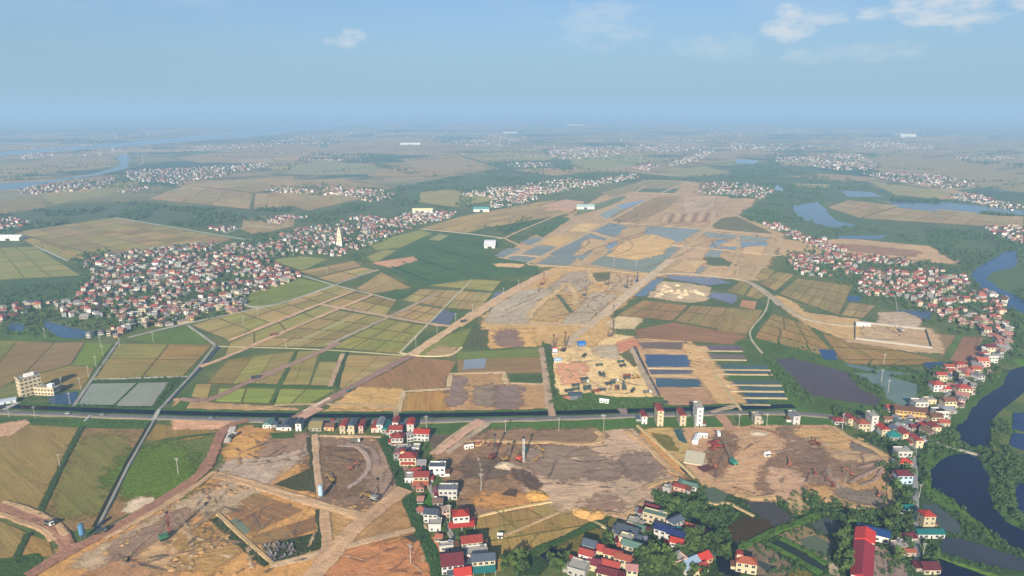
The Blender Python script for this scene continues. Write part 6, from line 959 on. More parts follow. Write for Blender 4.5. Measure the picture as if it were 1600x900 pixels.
line('B', [(892, 150), (940, 262), (1000, 402), (1060, 562), (1090, 645), (1205, 920)], 76, (.22, .42), 1.6, G5); line('B', [(1060, 120), (1110, 200), (1180, 330), (1210, 420)], 30, (.3, .55), 2, G5); grove('W', [(480, 500), (560, 520), (560, 600), (500, 580)], 9, (.4, .7), G5); grove('W', [(960, 760), (1180, 660), (1280, 900), (940, 900)], 26, (.6, 1.0), G5); grove('W', [(330, 330), (400, 330), (400, 470), (330, 440)], 9, (.4, .7), G5); line('W', [(600, 760), (660, 820), (640, 880)], 9, (.4, .7), 1.5, G5)
line('Z', [(20, 150), (360, 140), (740, 160)], 49, (.35, .65), 4, G6); line('Z', [(740, 130), (1160, 110), (1250, 60), (1500, 110)], 49, (.35, .7), 4, G6); line('U', [(260, 470), (800, 440), (1500, 480)], 95, (.3, .55), 2, G6); line('H', [(370, 790), (560, 770), (700, 790), (720, 830), (400, 840)], 76, (.5, .85), 4, G6); line('H', [(740, 810), (960, 790)], 41, (.5, .8), 3, G6)
grove('Y', [(0, 60), (560, 60), (900, 160), (1120, 300), (1080, 480), (820, 470), (640, 400), (480, 330), (60, 250)], 114, (.4, .8), 'at the lake road junction'); grove('Y', [(1100, 300), (1300, 260), (1600, 330), (1500, 480), (1180, 480)], 76, (.5, .95), 'at the lake road junction')
# denser but smaller growth farther off (part of the wood masses)
for t, poly, n, s in (('I', [(20, 465), (330, 455), (480, 520), (640, 600), (440, 580), (200, 560)], 60, (.3, .6)), ('I', [(180, 560), (240, 560), (440, 760), (560, 830), (440, 830), (240, 700)], 110, (.4, .8)), ('I', [(640, 600), (1060, 600), (1150, 700), (1030, 720), (840, 650), (680, 630)], 90, (.4, .8)), ('I', [(640, 640), (830, 700), (840, 820), (760, 780)], 50, (.4, .8)), ('I', [(560, 820), (1000, 830), (1000, 880), (560, 870)], 60, (.4, .8)), ('I', [(1030, 700), (1120, 600), (1180, 640), (1000, 860)], 50, (.5, .9)), ('I', [(1320, 560), (1400, 440), (1480, 560), (1500, 640), (1400, 720), (1250, 830), (1220, 740)], 130, (.4, .8)), ('I', [(1480, 380), (1592, 330), (1640, 560), (1520, 560)], 110, (.5, .9)), ('I', [(400, 100), (700, 130), (700, 210), (560, 140)], 40, (.5, .8)), ('I', [(830, 230), (1100, 260), (1120, 400), (900, 270), (700, 260)], 70, (.5, .8)),
                      ('H', [(300, 470), (352, 480), (368, 700), (400, 760), (340, 760)], 60, (.3, .6)), ('T', [(40, 60), (620, 80), (1150, 150), (1345, 300), (1480, 380), (1440, 520), (1330, 640), (1120, 580), (1000, 500), (800, 400), (500, 360), (480, 230), (120, 230)], 1150, (.6, 1.1)), ('T', [(1150, 120), (1420, 100), (1250, 240), (1340, 300), (1200, 200)], 60, (.5, .9)), ('T', [(1470, 330), (1600, 300), (1600, 500), (1500, 480)], 60, (.5, .9)), ('T', [(1450, 560), (1600, 520), (1600, 760), (1480, 740)], 80, (.5, .9)),
                      ('F', [(440, 30), (1000, -60), (1450, -30), (1520, 160), (1340, 200), (1300, 310), (1010, 365), (700, 410), (420, 340), (240, 270), (0, 370), (0, 300), (420, 240)], 1900, (.65, 1.15)), ('F', [(-60, 180), (440, 140), (480, 200), (100, 280), (-60, 300)], 200, (.5, .9)), ('F', [(0, 300), (260, 300), (480, 380), (640, 330), (680, 380), (480, 440), (0, 440)], 190, (.5, 1.0)), ('F', [(500, 665), (1000, 650), (1000, 662), (500, 680)], 40, (.2, .4)), ('F', [(900, 690), (960, 690), (860, 800), (830, 800)], 40, (.3, .5)), ('U', [(240, 250), (600, 250), (700, 300), (600, 440), (300, 400)], 26, (.3, .6)),
                      ('J', [(0, 335), (380, 275), (780, 265), (940, 290), (1350, 305), (1592, 290), (1400, 395), (1100, 412), (620, 345), (300, 392), (0, 425)], 1500, (.8, 1.5)), ('J', [(380, 580), (460, 540), (580, 520), (600, 560), (440, 600)], 90, (.7, 1.2)), ('J', [(0, 130), (380, 90), (420, 110), (120, 150), (0, 160)], 130, (1, 1.7)), ('J', [(100, 160), (640, 100), (1350, 60), (1340, 100), (950, 180), (640, 170), (130, 230)], 520, (.8, 1.4)), ('J', [(1260, 455), (1400, 470), (1592, 420), (1592, 520), (1400, 560), (1280, 520)], 160, (.6, 1.1)), ('J', [(0, 370), (160, 370), (110, 430), (0, 440)], 90, (.8, 1.3)),
                      ('K', [(0, 560), (300, 400), (640, 330), (930, 400), (680, 510), (150, 580)], 1000, (.7, 1.2)), ('K', [(200, 400), (320, 315), (640, 270), (830, 185), (1150, 125), (1592, 120), (1592, 190), (1250, 205), (1000, 205), (930, 285), (1100, 305), (800, 345), (420, 375)], 1500, (.8, 1.5)), ('K', [(1180, 230), (1592, 180), (1592, 250), (1340, 310), (1100, 330)], 300, (.7, 1.2)), ('K', [(80, 190), (560, 175), (820, 200), (650, 265), (300, 220)], 300, (.8, 1.3)), ('K', [(560, 560), (640, 540), (700, 590), (640, 600)], 40, (.4, .8)), ('K', [(1250, 410), (1480, 350), (1592, 340), (1592, 390), (1420, 420)], 120, (.5, .9)), ('K', [(0, 440), (200, 400), (280, 440), (100, 500)], 120, (.6, 1.1)), ('K', [(100, 110), (340, 10), (500, 0), (800, 10), (700, 40), (380, 30), (200, 110)], 240, (1.1, 1.9)),
                      ('L', [(0, 185), (440, 190), (480, 235), (760, 245), (1060, 268), (1320, 255), (1592, 165), (1592, 290), (1140, 285), (860, 275), (560, 298), (300, 325), (0, 325)], 1300, (.9, 1.6)), ('L', [(0, 330), (460, 270), (830, 260), (560, 325), (240, 380), (0, 430)], 300, (.7, 1.2)), ('L', [(1140, 350), (1200, 290), (1560, 330), (1592, 420), (1480, 400)], 300, (.6, 1.1)), ('L', [(1350, 470), (1592, 400), (1592, 560), (1440, 510)], 330, (.6, 1.1)), ('L', [(280, 140), (740, 100), (1180, 105), (1000, 190), (480, 170)], 400, (1.1, 1.9)), ('L', [(240, 580), (300, 540), (430, 485), (450, 500), (300, 590)], 110, (.4, .8)), ('L', [(40, 560), (200, 490), (320, 490), (160, 560)], 100, (.4, .8)),
                      ('M', [(0, 205), (300, 195), (560, 245), (800, 335), (600, 380), (520, 400), (480, 440), (560, 520), (860, 560), (1050, 620), (700, 600), (480, 605), (250, 540), (40, 470), (200, 380), (0, 380)], 1900, (.7, 1.4)), ('M', [(1050, 545), (1400, 560), (1592, 600), (1592, 760), (1560, 700), (1480, 660), (1400, 740), (1290, 760), (1100, 660)], 900, (.6, 1.1)), ('M', [(860, 385), (1592, 420), (1592, 440), (900, 400)], 260, (.9, 1.5)), ('M', [(1592, 480), (900, 430), (1200, 468), (1592, 490)], 150, (.9, 1.5)), ('M', [(180, 520), (640, 690), (1000, 730), (1000, 745), (320, 745), (300, 690), (420, 640)], 240, (.5, .9)), ('M', [(1250, 170), (1592, 200), (1592, 215), (1260, 190)], 110, (1.2, 2)), ('M', [(640, 210), (800, 250), (1330, 310), (1180, 340), (800, 280)], 220, (.9, 1.5)), ('M', [(1370, 120), (1592, 130), (1592, 160), (1380, 150)], 90, (1.3, 2.2)), ('M', [(200, 140), (800, 140), (820, 230), (420, 220), (200, 200)], 330, (1, 1.8)),
                      ('O', [(100, 265), (460, 262), (500, 290), (110, 292)], 320, (1.1, 1.8)), ('O', [(640, 195), (980, 190), (700, 212)], 120, (1.3, 2.2)), ('O', [(380, 300), (560, 330), (720, 370), (600, 370), (400, 320)], 150, (1, 1.7)), ('P', [(700, 160), (1000, 160), (860, 190), (700, 180)], 240, (1.6, 2.8))):
    grove(t, poly, int(n * .72), s)
grove('D', [(0, 560), (60, 460), (200, 450), (330, 400), (500, 480), (740, 490), (880, 430), (1000, 500), (1290, 550), (1370, 500), (1370, 260), (1200, 150), (1470, 150), (1470, 900), (0, 900)], 900, (.16, .5)); grove('E', [(690, 230), (1000, 240), (1250, 250), (1250, 900), (690, 900)], 420, (.16, .45)); grove('E', [(690, 230), (760, 180), (1250, 60), (1250, 640), (1100, 560)], 160, (.4, .8))
for t, pts, n in (('A', [(0, 60), (820, 78)], 90), ('A', [(445, 92), (330, 310), (208, 578)], 40), ('A', [(880, 168), (1185, 130)], 14), ('B', [(500, 150), (530, 450)], 36), ('B', [(-20, 590), (268, 848)], 30), ('C', [(932, 622), (640, 752), (555, 805)], 36), ('C', [(1020, 560), (930, 640)], 16), ('C', [(250, 590), (700, 500)], 14), ('B', [(300, 740), (570, 690), (560, 750), (330, 820)], 46), ('G', [(490, 520), (430, 710)], 20), ('G', [(0, 694), (445, 714)], 24), ('F', [(622, 480), (500, 660)], 24), ('H', [(1540, 215), (1430, 400), (1440, 455)], 24), ('I', [(1245, 432), (1172, 555)], 14), ('D', [(1040, 100), (1340, 230)], 30), ('C', [(1380, 60), (1592, 60)], 20), ('G', [(1060, 850), (1580, 840)], 30), ('A', [(60, 830), (200, 800)], 24), ('C', [(380, 110), (1100, 80)], 30), ('D', [(60, 450), (200, 430), (320, 380)], 24), ('C', [(480, 810), (540, 900)], 20)):
    line(t, pts, n, (.12, .3), 1.0)
for _ in range(260):                             # tree lines along far field edges
    d = 10 ** random.uniform(3.35, 4.1); px = random.uniform(-40, 1640); c = Vector(((px - 800) / FPX * d, d)); a = random.gauss(.2, .5); L_ = random.uniform(.03, .12) * d
    if 560 < px < 1250 and d < 2900: continue
    for i in range(int(L_ / 14)):
        p = c + Vector((math.cos(a), math.sin(a))) * (i * 14 - L_ / 2) + Vector((random.gauss(0, 4), random.gauss(0, 4)))
        if free(p): TL.append((p, random.uniform(.8, 1.8), ''))
for v in VILL:                                   # garden trees round the far houses
    if v[0].length > 2200 and random.random() < .45: TL.append((v[0] + Vector((random.gauss(0, 12), random.gauss(0, 9))), random.uniform(.9, 1.6), ''))
named_t = sorted([q for q in TL if q[2] and q[1] > .3], key=lambda q: q[0].length / q[1]); ind = named_t[:300]; ids = set(map(id, ind))
SIZ = lambda s: 'tall spreading' if s > .9 else ('bushy' if s > .6 else 'small round')
for p, s, txt in ind:
    i = random.randrange(8); hn = min(HREG, key=lambda q: (q[0] - p).length_squared); wh = f'beside the {hn[1]}' if (hn[0] - p).length < 22 else ''
    r = thing('broadleaf_tree', f"{SIZ(s)} {'leafy green' if i % 2 else 'dark green'} tree {wh or txt}", 'tree', (p.x, p.y, 0), random.random() * 6.28, 'trees ' + txt); r.scale = (s, s * random.uniform(.8, 1.2), s * random.uniform(.75, 1.35))
    place('crown', TREES[i][0], r); place('trunk', TREES[i][1], r)
rng = random.Random(5); Vs = []; Fs = []; nv = 0
PRE = []
for n in (44, 26, 12):
    PRE.append([])
    for k in range(10):
        V, F = leaf_quads(rng, n, (0, 0, 3.6), (3.0, 3.0, 2.6), {44: 1.5, 26: 2.0, 12: 3.1}[n], .55); PRE[-1].append((np.array([tuple(v) for v in V]), np.array(F)))
for q in TL:
    if id(q) in ids: continue
    p, s, _ = q; d = p.length; V, F = PRE[0 if d < 750 else 1 if d < 1400 else 2][rng.randrange(10)]; a = rng.random() * 6.28; R = np.array(((math.cos(a), -math.sin(a), 0), (math.sin(a), math.cos(a), 0), (0, 0, 1)))
    Vs.append(V @ R.T * np.array((s, s, s * rng.uniform(.8, 1.15))) + np.array((p.x, p.y, -.4 * s))); Fs.append(F + nv); nv += len(V)
VA = np.concatenate(Vs); FA = np.concatenate(Fs); me = bpy.data.meshes.new('woods'); me.vertices.add(len(VA)); me.vertices.foreach_set('co', VA.astype(np.float32).ravel()); me.loops.add(FA.size); me.loops.foreach_set('vertex_index', FA.astype(np.int32).ravel())
me.polygons.add(len(FA)); me.polygons.foreach_set('loop_start', np.arange(0, FA.size, 4, dtype=np.int32)); me.update(calc_edges=True); me.materials.append(MAT['leaf_far']); wo_ = place('woods', me); wo_['kind'] = 'stuff'
print('trees', len(TL), 'individual', len(ind), 'quads', len(FA))

# ================================================================== MACHINES, POLES, YARDS
def v3(p, z=0.0): return (p.x, p.y, z)
ZG = .45
def make_truck(col, cabcol):
    r = thing('dump_truck', '', 'truck', (0, 0, 0)); cab = MB(); cab.prism([(2.0, .9), (3.7, .9), (3.7, 1.9), (3.4, 3.0), (2.0, 3.0)], -1.2, 1.2); c = cab.build('cab', 'paint', r, lin(cabcol)); MB().add([(3.74, -1.0, 1.95), (3.74, 1.0, 1.95), (3.46, 1.0, 2.8), (3.46, -1.0, 2.8)], [(0, 1, 2, 3)]).build('windscreen', 'glass', c)
    b = MB()
    for a in ((-3.7, 1.8, -1.25, 1.25, 1.1, 1.25), (-3.7, 1.8, -1.25, -1.13, 1.25, 2.5), (-3.7, 1.8, 1.13, 1.25, 1.25, 2.5), (1.68, 1.8, -1.13, 1.13, 1.25, 2.7), (-3.7, -3.58, -1.13, 1.13, 1.25, 2.4)): b.box(*a)
    b.build('bed', 'paint', r, lin(col)); MB().box(-3.6, 3.6, -.45, .45, .65, 1.09).build('chassis', 'dark_steel', r)
    for x in (-2.6, -1.3, 2.7):
        for y in (-1.05, 1.05): MB().cyl((x, y, .52), .52, .52, -.17, .17, 10, 0, 'y').build('wheel', 'rubber', r)
    return r
def make_exc(col):
    r = thing('excavator', '', 'excavator', (0, 0, 0))
    for y in (-1.15, 1.15): MB().prism([(-1.9, .15), (-1.6, 0), (1.6, 0), (1.9, .15), (1.9, .75), (1.5, .95), (-1.5, .95), (-1.9, .75)], y - .3, y + .3).build('track', 'rubber', r)
    MB().prism([(-2.1, 1.0), (1.3, 1.0), (1.3, 1.7), (.2, 2.0), (-2.1, 2.1)], -1.3, 1.3).build('body', 'paint', r, lin(col)); c = MB().prism([(.1, 1.7), (1.5, 1.7), (1.5, 2.5), (1.2, 3.1), (.1, 3.1)], -1.25, -.2).build('cab', 'paint', r, lin(col)); MB().box(.3, 1.53, -1.28, -.17, 2.05, 2.85).build('cab_window', 'glass', c)
    MB().prism([(1.0, 1.6), (1.4, 1.4), (4.2, 4.4), (6.0, 4.6), (6.0, 5.0), (3.9, 4.95)], .05, .5).build('boom', 'paint', r, lin(col)); MB().prism([(5.6, 5.0), (6.2, 5.1), (7.4, 2.0), (7.0, 1.8)], .1, .45).build('stick', 'paint', r, lin(col)); MB().prism([(6.8, 2.1), (7.6, 1.9), (7.5, .8), (6.6, .4), (6.3, 1.0)], -.25, .8).build('bucket', 'dark_steel', r)
    return r
def make_rig(col, mast, mcol):
    r = thing('piling_rig', '', 'piling rig', (0, 0, 0))
    for y in (-1.5, 1.5): MB().prism([(-2.6, .2), (-2.2, 0), (2.2, 0), (2.6, .2), (2.6, .9), (2.1, 1.1), (-2.1, 1.1), (-2.6, .9)], y - .4, y + .4).build('track', 'rubber', r)
    MB().box(-2.8, 1.8, -1.6, 1.6, 1.12, 3.0).build('body', 'paint', r, lin(col)); c = MB().prism([(1.0, 1.4), (2.8, 1.4), (2.8, 2.6), (2.3, 3.4), (1.0, 3.4)], -1.7, -.3).build('cab', 'paint', r, lin(col)); MB().box(1.3, 2.84, -1.74, -.26, 2.1, 3.0).build('cab_window', 'glass', c)
    m = MB(); w_ = .5
    for x in (-w_, w_):
        for y in (-w_, w_): m.bar((3.2 + x, y, .2), (3.2 + x, y, mast), .12, 0, 4)
    k = int(mast / 1.6)
    for i in range(k):
        z0, z1 = .2 + i * mast / k, min(mast, .2 + (i + 1) * mast / k)
        m.bar((3.2 - w_, -w_, z0), (3.2 + w_, -w_, z1), .07, 0, 3); m.bar((3.2 + w_, w_, z0), (3.2 - w_, w_, z1), .07, 0, 3); m.bar((3.2 + w_, -w_, z0), (3.2 + w_, w_, z1), .07, 0, 3)
    m.build('mast', 'paint', r, lin(mcol)); MB().box(2.4, 4.0, -.8, .8, mast, mast + .9).build('mast_head', 'dark_steel', r); MB().box(2.9, 3.5, -.35, .35, mast * .45, mast * .45 + 3.2).build('hammer', 'dark_steel', r)
    for y in (-1.2, 1.2): MB().bar((-2.5, y, 2.9), (3.0, y * .3, mast * .75), .12, 0, 4).build('stay', 'dark_steel', r)
    return r
PROTO = {}
def put(kind, key, maker, t, x, y, rz, label, group=None, z=None, sc=None):
    if key not in PROTO: PROTO[key] = maker(); o = PROTO[key]
    else: o = copy_tree(PROTO[key])
    p = tg(t, x, y); o.location = v3(p, ZG if z is None else z); o.rotation_euler = (0, 0, rz * DEG); o['label'] = label
    if sc: o.scale = (sc,) * 3
    if 'group' in o: del o['group']
    if group: o['group'] = group
    return o
YT = ((320, 620, 8), (395, 562, 4), (395, 605, 6), (485, 497, 8), (490, 527, 8), (515, 580, 3), (515, 602, 3), (600, 625, 12), (670, 612, 2), (650, 445, 95), (688, 452, 90), (740, 545, 20), (800, 512, 10), (770, 540, 20), (895, 545, 80), (815, 592, 85), (838, 592, 85), (890, 592, 80), (912, 592, 84), (990, 618, 60), (1140, 633, 5), (865, 317, 10), (885, 357, 20), (930, 462, 0), (930, 487, 0), (485, 252, 60), (640, 350, 5))
TC = (('#2e3a3a', '#3d4a48', 'dark grey'), ('#5a5a52', '#c8c4b8', 'grey and white'), ('#3a4a3c', '#2f4a44', 'dark green'), ('#6a3a2c', '#7a3428', 'rust red'))
for i, (x, y, a) in enumerate(YT):
    k = (0, 0, 2, 0, 1, 2, 0, 3)[i % 8]; c = TC[k]; put('truck', 't%d' % k, lambda: make_truck(c[0], c[1]), 'Q', x, y, a, f'{c[2]} dump truck parked in the pale truck yard', 'trucks in the truck yard')
put('truck', 't1', lambda: make_truck(*TC[1][:2]), 'A', 268, 632, -24, 'grey and white dump truck on the red dirt road', None, .9); put('truck', 't0', lambda: make_truck(*TC[0][:2]), 'A', 545, 672, 25, 'dark grey dump truck beside the blue silos', None, .9); put('truck', 't3', lambda: make_truck(*TC[3][:2]), 'F', 1478, 432, 20, 'rust red dump truck on the orange dirt road', None, .7); put('truck', 't0', lambda: make_truck(*TC[0][:2]), 'F', 1380, 665, 25, 'dark grey dump truck on the red-brown track', None, .7)
put('truck', 't0', lambda: make_truck(*TC[0][:2]), 'G', 1122, 360, 30, 'dark grey dump truck on the wide tan haul road', None, .7); put('truck', 't1', lambda: make_truck(*TC[1][:2]), 'A', 1258, 155, 70, 'grey and white dump truck by the gravel heap', None, .9); put('truck', 't1', lambda: make_truck(*TC[1][:2]), 'B', 745, 182, 10, 'grey and white dump truck at the back of the brown pit', None, .7); put('truck', 't0', lambda: make_truck(*TC[0][:2]), 'Q', 1312, 750, 10, 'dark grey dump truck by the trees beside the canal', None, .7)
EX = {'y': ('#9c7a34', 'yellow'), 'o': ('#96583a', 'orange'), 'r': ('#7c3c30', 'red'), 'g': ('#2f6a5c', 'green')}
for k, t, x, y, a, where in (('y', 'B', 820, 475, 200, 'digging beside the piling rig in the brown pit'), ('y', 'B', 620, 388, 150, 'working on the left of the brown pit'), ('o', 'B', 722, 322, 30, 'in the middle of the brown pit'), ('o', 'a', 530, 285, 10, 'beside the lattice rigs on the mud flat'), ('r', 'a', 760, 300, 190, 'behind the lattice rig on the mud flat'), ('y', 'a', 1345, 362, 160, 'beyond the white-masted rig on the mud flat'), ('y', 'a', 1262, 478, 20, 'beside the white-masted rig on the mud flat'), ('g', 'a', 1140, 372, 100, 'behind the white-masted rig'),
                             ('o', 'D', 930, 186, 40, 'beside the yellow sand patch in the sand yard'), ('r', 'D', 966, 192, 200, 'beside the yellow sand patch in the sand yard'), ('o', 'D', 808, 302, 70, 'on the dark mud tongue of the sand yard'), ('r', 'D', 946, 357, 80, 'at the windrows of the sand yard'), ('o', 'D', 1145, 356, 150, 'on the graded slope of the sand yard'), ('r', 'D', 1042, 417, 120, 'below the windrows of the sand yard'), ('o', 'D', 1292, 472, 60, 'in the grey corner pool of the sand yard'), ('o', 'b', 615, 648, 100, 'on the dark track of the sand yard'), ('y', 'Q', 1000, 480, 30, 'on the right side of the truck yard'), ('y', 'Q', 1045, 470, 140, 'on the right side of the truck yard'), ('r', 'b', 570, 430, 20, 'beside the red steel frames of the sand yard'), ('g', 'G', 500, 738, 40, 'on the dark diagonal road')):
    c = EX[k]; put('exc', 'e' + k, lambda: make_exc(c[0]), t, x, y, a, f'{c[1]} tracked excavator {where}', 'excavators on the building sites', None, .8)
for k, t, x, y, mast, c, mc, where in ((0, 'a', 715, 450, 17, '#6a3a2a', '#4a4440', 'tall dark lattice piling rig on the mud flat'), (1, 'a', 1062, 482, 19, '#b04a2a', '#c8c8c4', 'piling rig with white mast and orange base on the mud flat'), (2, 'a', 872, 478, 12, '#8a6a3a', '#6a5a48', 'short brown piling rig beside the grey sand heap'), (3, 'B', 852, 492, 16, '#8a8a84', '#5a4a40', 'grey piling rig in the corner of the brown pit'), (4, 'A', 890, 702, 16, '#3a6a50', '#7a3028', 'green piling rig with red mast on the orange earth'), (5, 'H', 300, 155, 18, '#7a4a2a', '#8a3a2a', 'rust red piling rig on the tan haul road'), (6, 'H', 527, 215, 20, '#6a6660', '#6a5a50', 'brown piling rig in the middle of the sand spread'), (7, 'H', 650, 155, 17, '#6a6660', '#4a4844', 'dark piling rig beside the green hollow'), (8, 'H', 755, 172, 16, '#5a5a5a', '#4a5050', 'grey piling rig beside the haul road'), (9, 'H', 812, 140, 13, '#2a4a6a', '#2a4060', 'blue piling rig beside the haul road'), (10, 'H', 668, 435, 36, '#6a5a4c', '#5c4c44', 'very tall brown piling rig above the truck yard'), (11, 'Q', 265, 195, 20, '#4a3a34', '#3c3430', 'dark piling rig at the back of the truck yard'), (12, 'L', 480, 468, 22, '#b8862a', '#c08a2a', 'yellow works tower beside the flooded plots'), (13, 'Q', 140, 180, 16, '#4a4a44', '#4a4440', 'thin dark rig by the hedge of the truck yard')):
    put('rig', 'r%d' % k, lambda: make_rig(c, mast, mc), t, x, y, random.uniform(-40, 60), where)
def crane(t, x, y, rz, L_, elev, col, bcol, label):
    p = tg(t, x, y); r = thing('crawler_crane', label, 'crane', v3(p, ZG), rz * DEG)
    for yy in (-1.6, 1.6): MB().prism([(-2.8, .2), (-2.4, 0), (2.4, 0), (2.8, .2), (2.8, 1.0), (2.3, 1.2), (-2.3, 1.2), (-2.8, 1.0)], yy - .4, yy + .4).build('track', 'rubber', r)
    MB().box(-3.2, 2.0, -1.7, 1.7, 1.22, 3.2).build('body', 'paint', r, lin(col)); c = MB().box(.8, 2.8, -2.0, -.8, 1.5, 3.7).build('cab', 'paint', r, lin(col)); MB().box(1.4, 2.83, -2.03, -.77, 2.4, 3.4).build('cab_window', 'glass', c)
    e = elev * DEG; dx, dz = math.cos(e), math.sin(e); m = MB(); tip = (1.8 + dx * L_, 0, 2 + dz * L_); nx_, nz_ = -dz, dx
    for o1 in (-.45, .45):
        for yy in (-.5, .5): m.bar((1.8 + nx_ * o1, yy, 2 + nz_ * o1), (tip[0] + nx_ * o1 * .4, yy * .4, tip[2] + nz_ * o1 * .4), .1, 0, 4)
    k = int(L_ / 1.8)
    for i in range(k):
        a, b = i / k, (i + 1) / k; s = -.45 if i % 2 else .45
        for yy in (-.5, .5): m.bar((1.8 + dx * L_ * a + nx_ * s, yy * (1 - .6 * a), 2 + dz * L_ * a + nz_ * s), (1.8 + dx * L_ * b - nx_ * s, yy * (1 - .6 * b), 2 + dz * L_ * b - nz_ * s), .06, 0, 3)
    m.build('boom', 'paint', r, lin(bcol)); MB().bar(tip, (tip[0], 0, max(2, tip[2] * .3)), .05, 0, 4).build('cable', 'dark_steel', r); MB().box(tip[0] - .35, tip[0] + .35, -.25, .25, max(1.2, tip[2] * .3 - 1), max(2, tip[2] * .3)).build('hook_block', 'dark_steel', r); MB().bar((-2.8, 0, 3.2), tip, .05, 0, 3).build('stay', 'dark_steel', r)
crane('b', 840, 605, 110, 22, 52, '#2f7a68', '#5a5a54', 'teal crawler crane with raised boom on the pale sand yard'); crane('T', 790, 582, 95, 40, 64, '#9c9890', '#8a8680', 'pale grey crawler crane with long boom inside the walled yard')
# poles
def make_pole():
    r = thing('utility_pole', '', 'pole', (0, 0, 0)); MB().cyl((0, 0, 0), .26, .16, -.5, 12, 7).build('shaft', 'concrete', r); MB().box(-1.5, 1.5, -.1, .1, 10.9, 11.15).box(-1.1, 1.1, -.09, .09, 9.9, 10.1).build('crossarm', 'concrete', r)
    for x in (-1.3, 0, 1.3): MB().cyl((x, 0, 0), .09, .06, 11.15, 11.5, 6).build('insulator', 'frame', r)
    return r
for t, x, y, where, grp, sc in [('C', x, y, 'along the grass strip by the canal road', 'poles along the canal road', 1) for x, y in ((450, 130), (738, 118), (980, 112), (1470, 98))] + [('F', x, y, 'among the fields below the old village', 'poles among the left fields', 1.0) for x, y in ((830, 468), (650, 500), (545, 490), (520, 600), (480, 655), (437, 722), (380, 805), (245, 445), (335, 720), (558, 540), (1318, 375), (1395, 330), (1545, 500))] + [('I', x, y, 'crossing the grey pond', 'poles across the ponds', 1.1) for x, y in ((832, 592), (855, 740), (820, 680))] + \
        [('G', x, y, 'on the plain beside the tan haul road', 'poles beside the haul road', 1.0) for x, y in ((865, 490), (980, 425), (1080, 360), (1172, 310), (1420, 170), (1338, 215), (385, 95))] + [('V', 710, 232, 'beside the white house at the canal end of the lane', None, 1.2), ('a', 575, 858, 'alone on the brown mud flat', None, 1.15), ('W', 418, 345, 'on the straight lane by the red verandah', None, 1.1), ('W', 12, 775, 'alone on the orange field', None, 1.1), ('A', 965, 350, 'on the bright green patch', None, 1.1), ('A', 325, 310, 'on the ditch between the brown fields', None, .9), ('Y', 125, 245, 'behind the sand yard corner', None, 1.2), ('A', 190, 45, 'on the left end of the canal road', None, .9), ('A', 50, 40, 'by the office bridge', None, .9)] + \
        [('L', x, y, 'standing in the flooded plots', 'poles in the flooded plots', 1.2) for x, y in ((690, 750), (810, 760), (1355, 800), (1290, 470), (1130, 310))] + [('c', x, y, 'on the lake road with a lamp arm', 'poles on the lake road', .9) for x, y in ((652, 215), (682, 750))] + [('b', x, y, 'on the grass above the sand yard', 'poles above the sand yard', 1) for x, y in ((370, 145), (915, 140), (1260, 135))]:
    put('pole', 'pole', make_pole, t, x, y, random.uniform(-30, 30), f'concrete utility pole {where}', grp, .0, sc)
# the walled yard
wr = thing('perimeter_wall', 'long white perimeter wall round the bare sand yard with the crane', 'wall', v3(tg('I', 880, 430))); wp = [tg('I', *q) for q in ((680, 362), (1062, 402), (1095, 502), (680, 452))]; w0 = tg('I', 880, 430)
for a, b in zip(wp, wp[1:] + wp[:1]):
    d = b - a; n = max(4, int(d.length / 12))
    for i in range(n):
        p, q = a + d * (i / n), a + d * ((i + 1) / n - .002); t_ = d.normalized(); nn = Vector((-t_.y, t_.x)) * .2; m = MB(); m.add([(*(p - w0 - nn), -.3), (*(q - w0 - nn), -.3), (*(q - w0 + nn), -.3), (*(p - w0 + nn), -.3), (*(p - w0 - nn), 2.5), (*(q - w0 - nn), 2.5), (*(q - w0 + nn), 2.5), (*(p - w0 + nn), 2.5)], [(0, 3, 2, 1), (4, 5, 6, 7), (0, 1, 5, 4), (1, 2, 6, 5), (2, 3, 7, 6), (3, 0, 4, 7)]); m.build('wall_panel', 'plaster', wr, lin('#9a958a'))
def cabin(t, x, y, rz, w_, d_, h_, col, roofc, label, nm='site_cabin'):
    r = thing(nm, label, 'cabin', v3(tg(t, x, y), .2), rz * DEG); MB().box(-w_ / 2, w_ / 2, -d_ / 2, d_ / 2, -.2, h_).build('wall', 'metal_sheet', r, lin(col)); roof_mb('gable', w_, d_, h_ + .02, .8, .3).build('roof', 'metal_sheet', r, lin(roofc)); place('door', DOOR, r, None, (0, -d_ / 2, 0))
    for x_ in (-w_ * .3, w_ * .3): place('window', WIN[(1.3, 1.4)], r, None, (x_, -d_ / 2, .9))
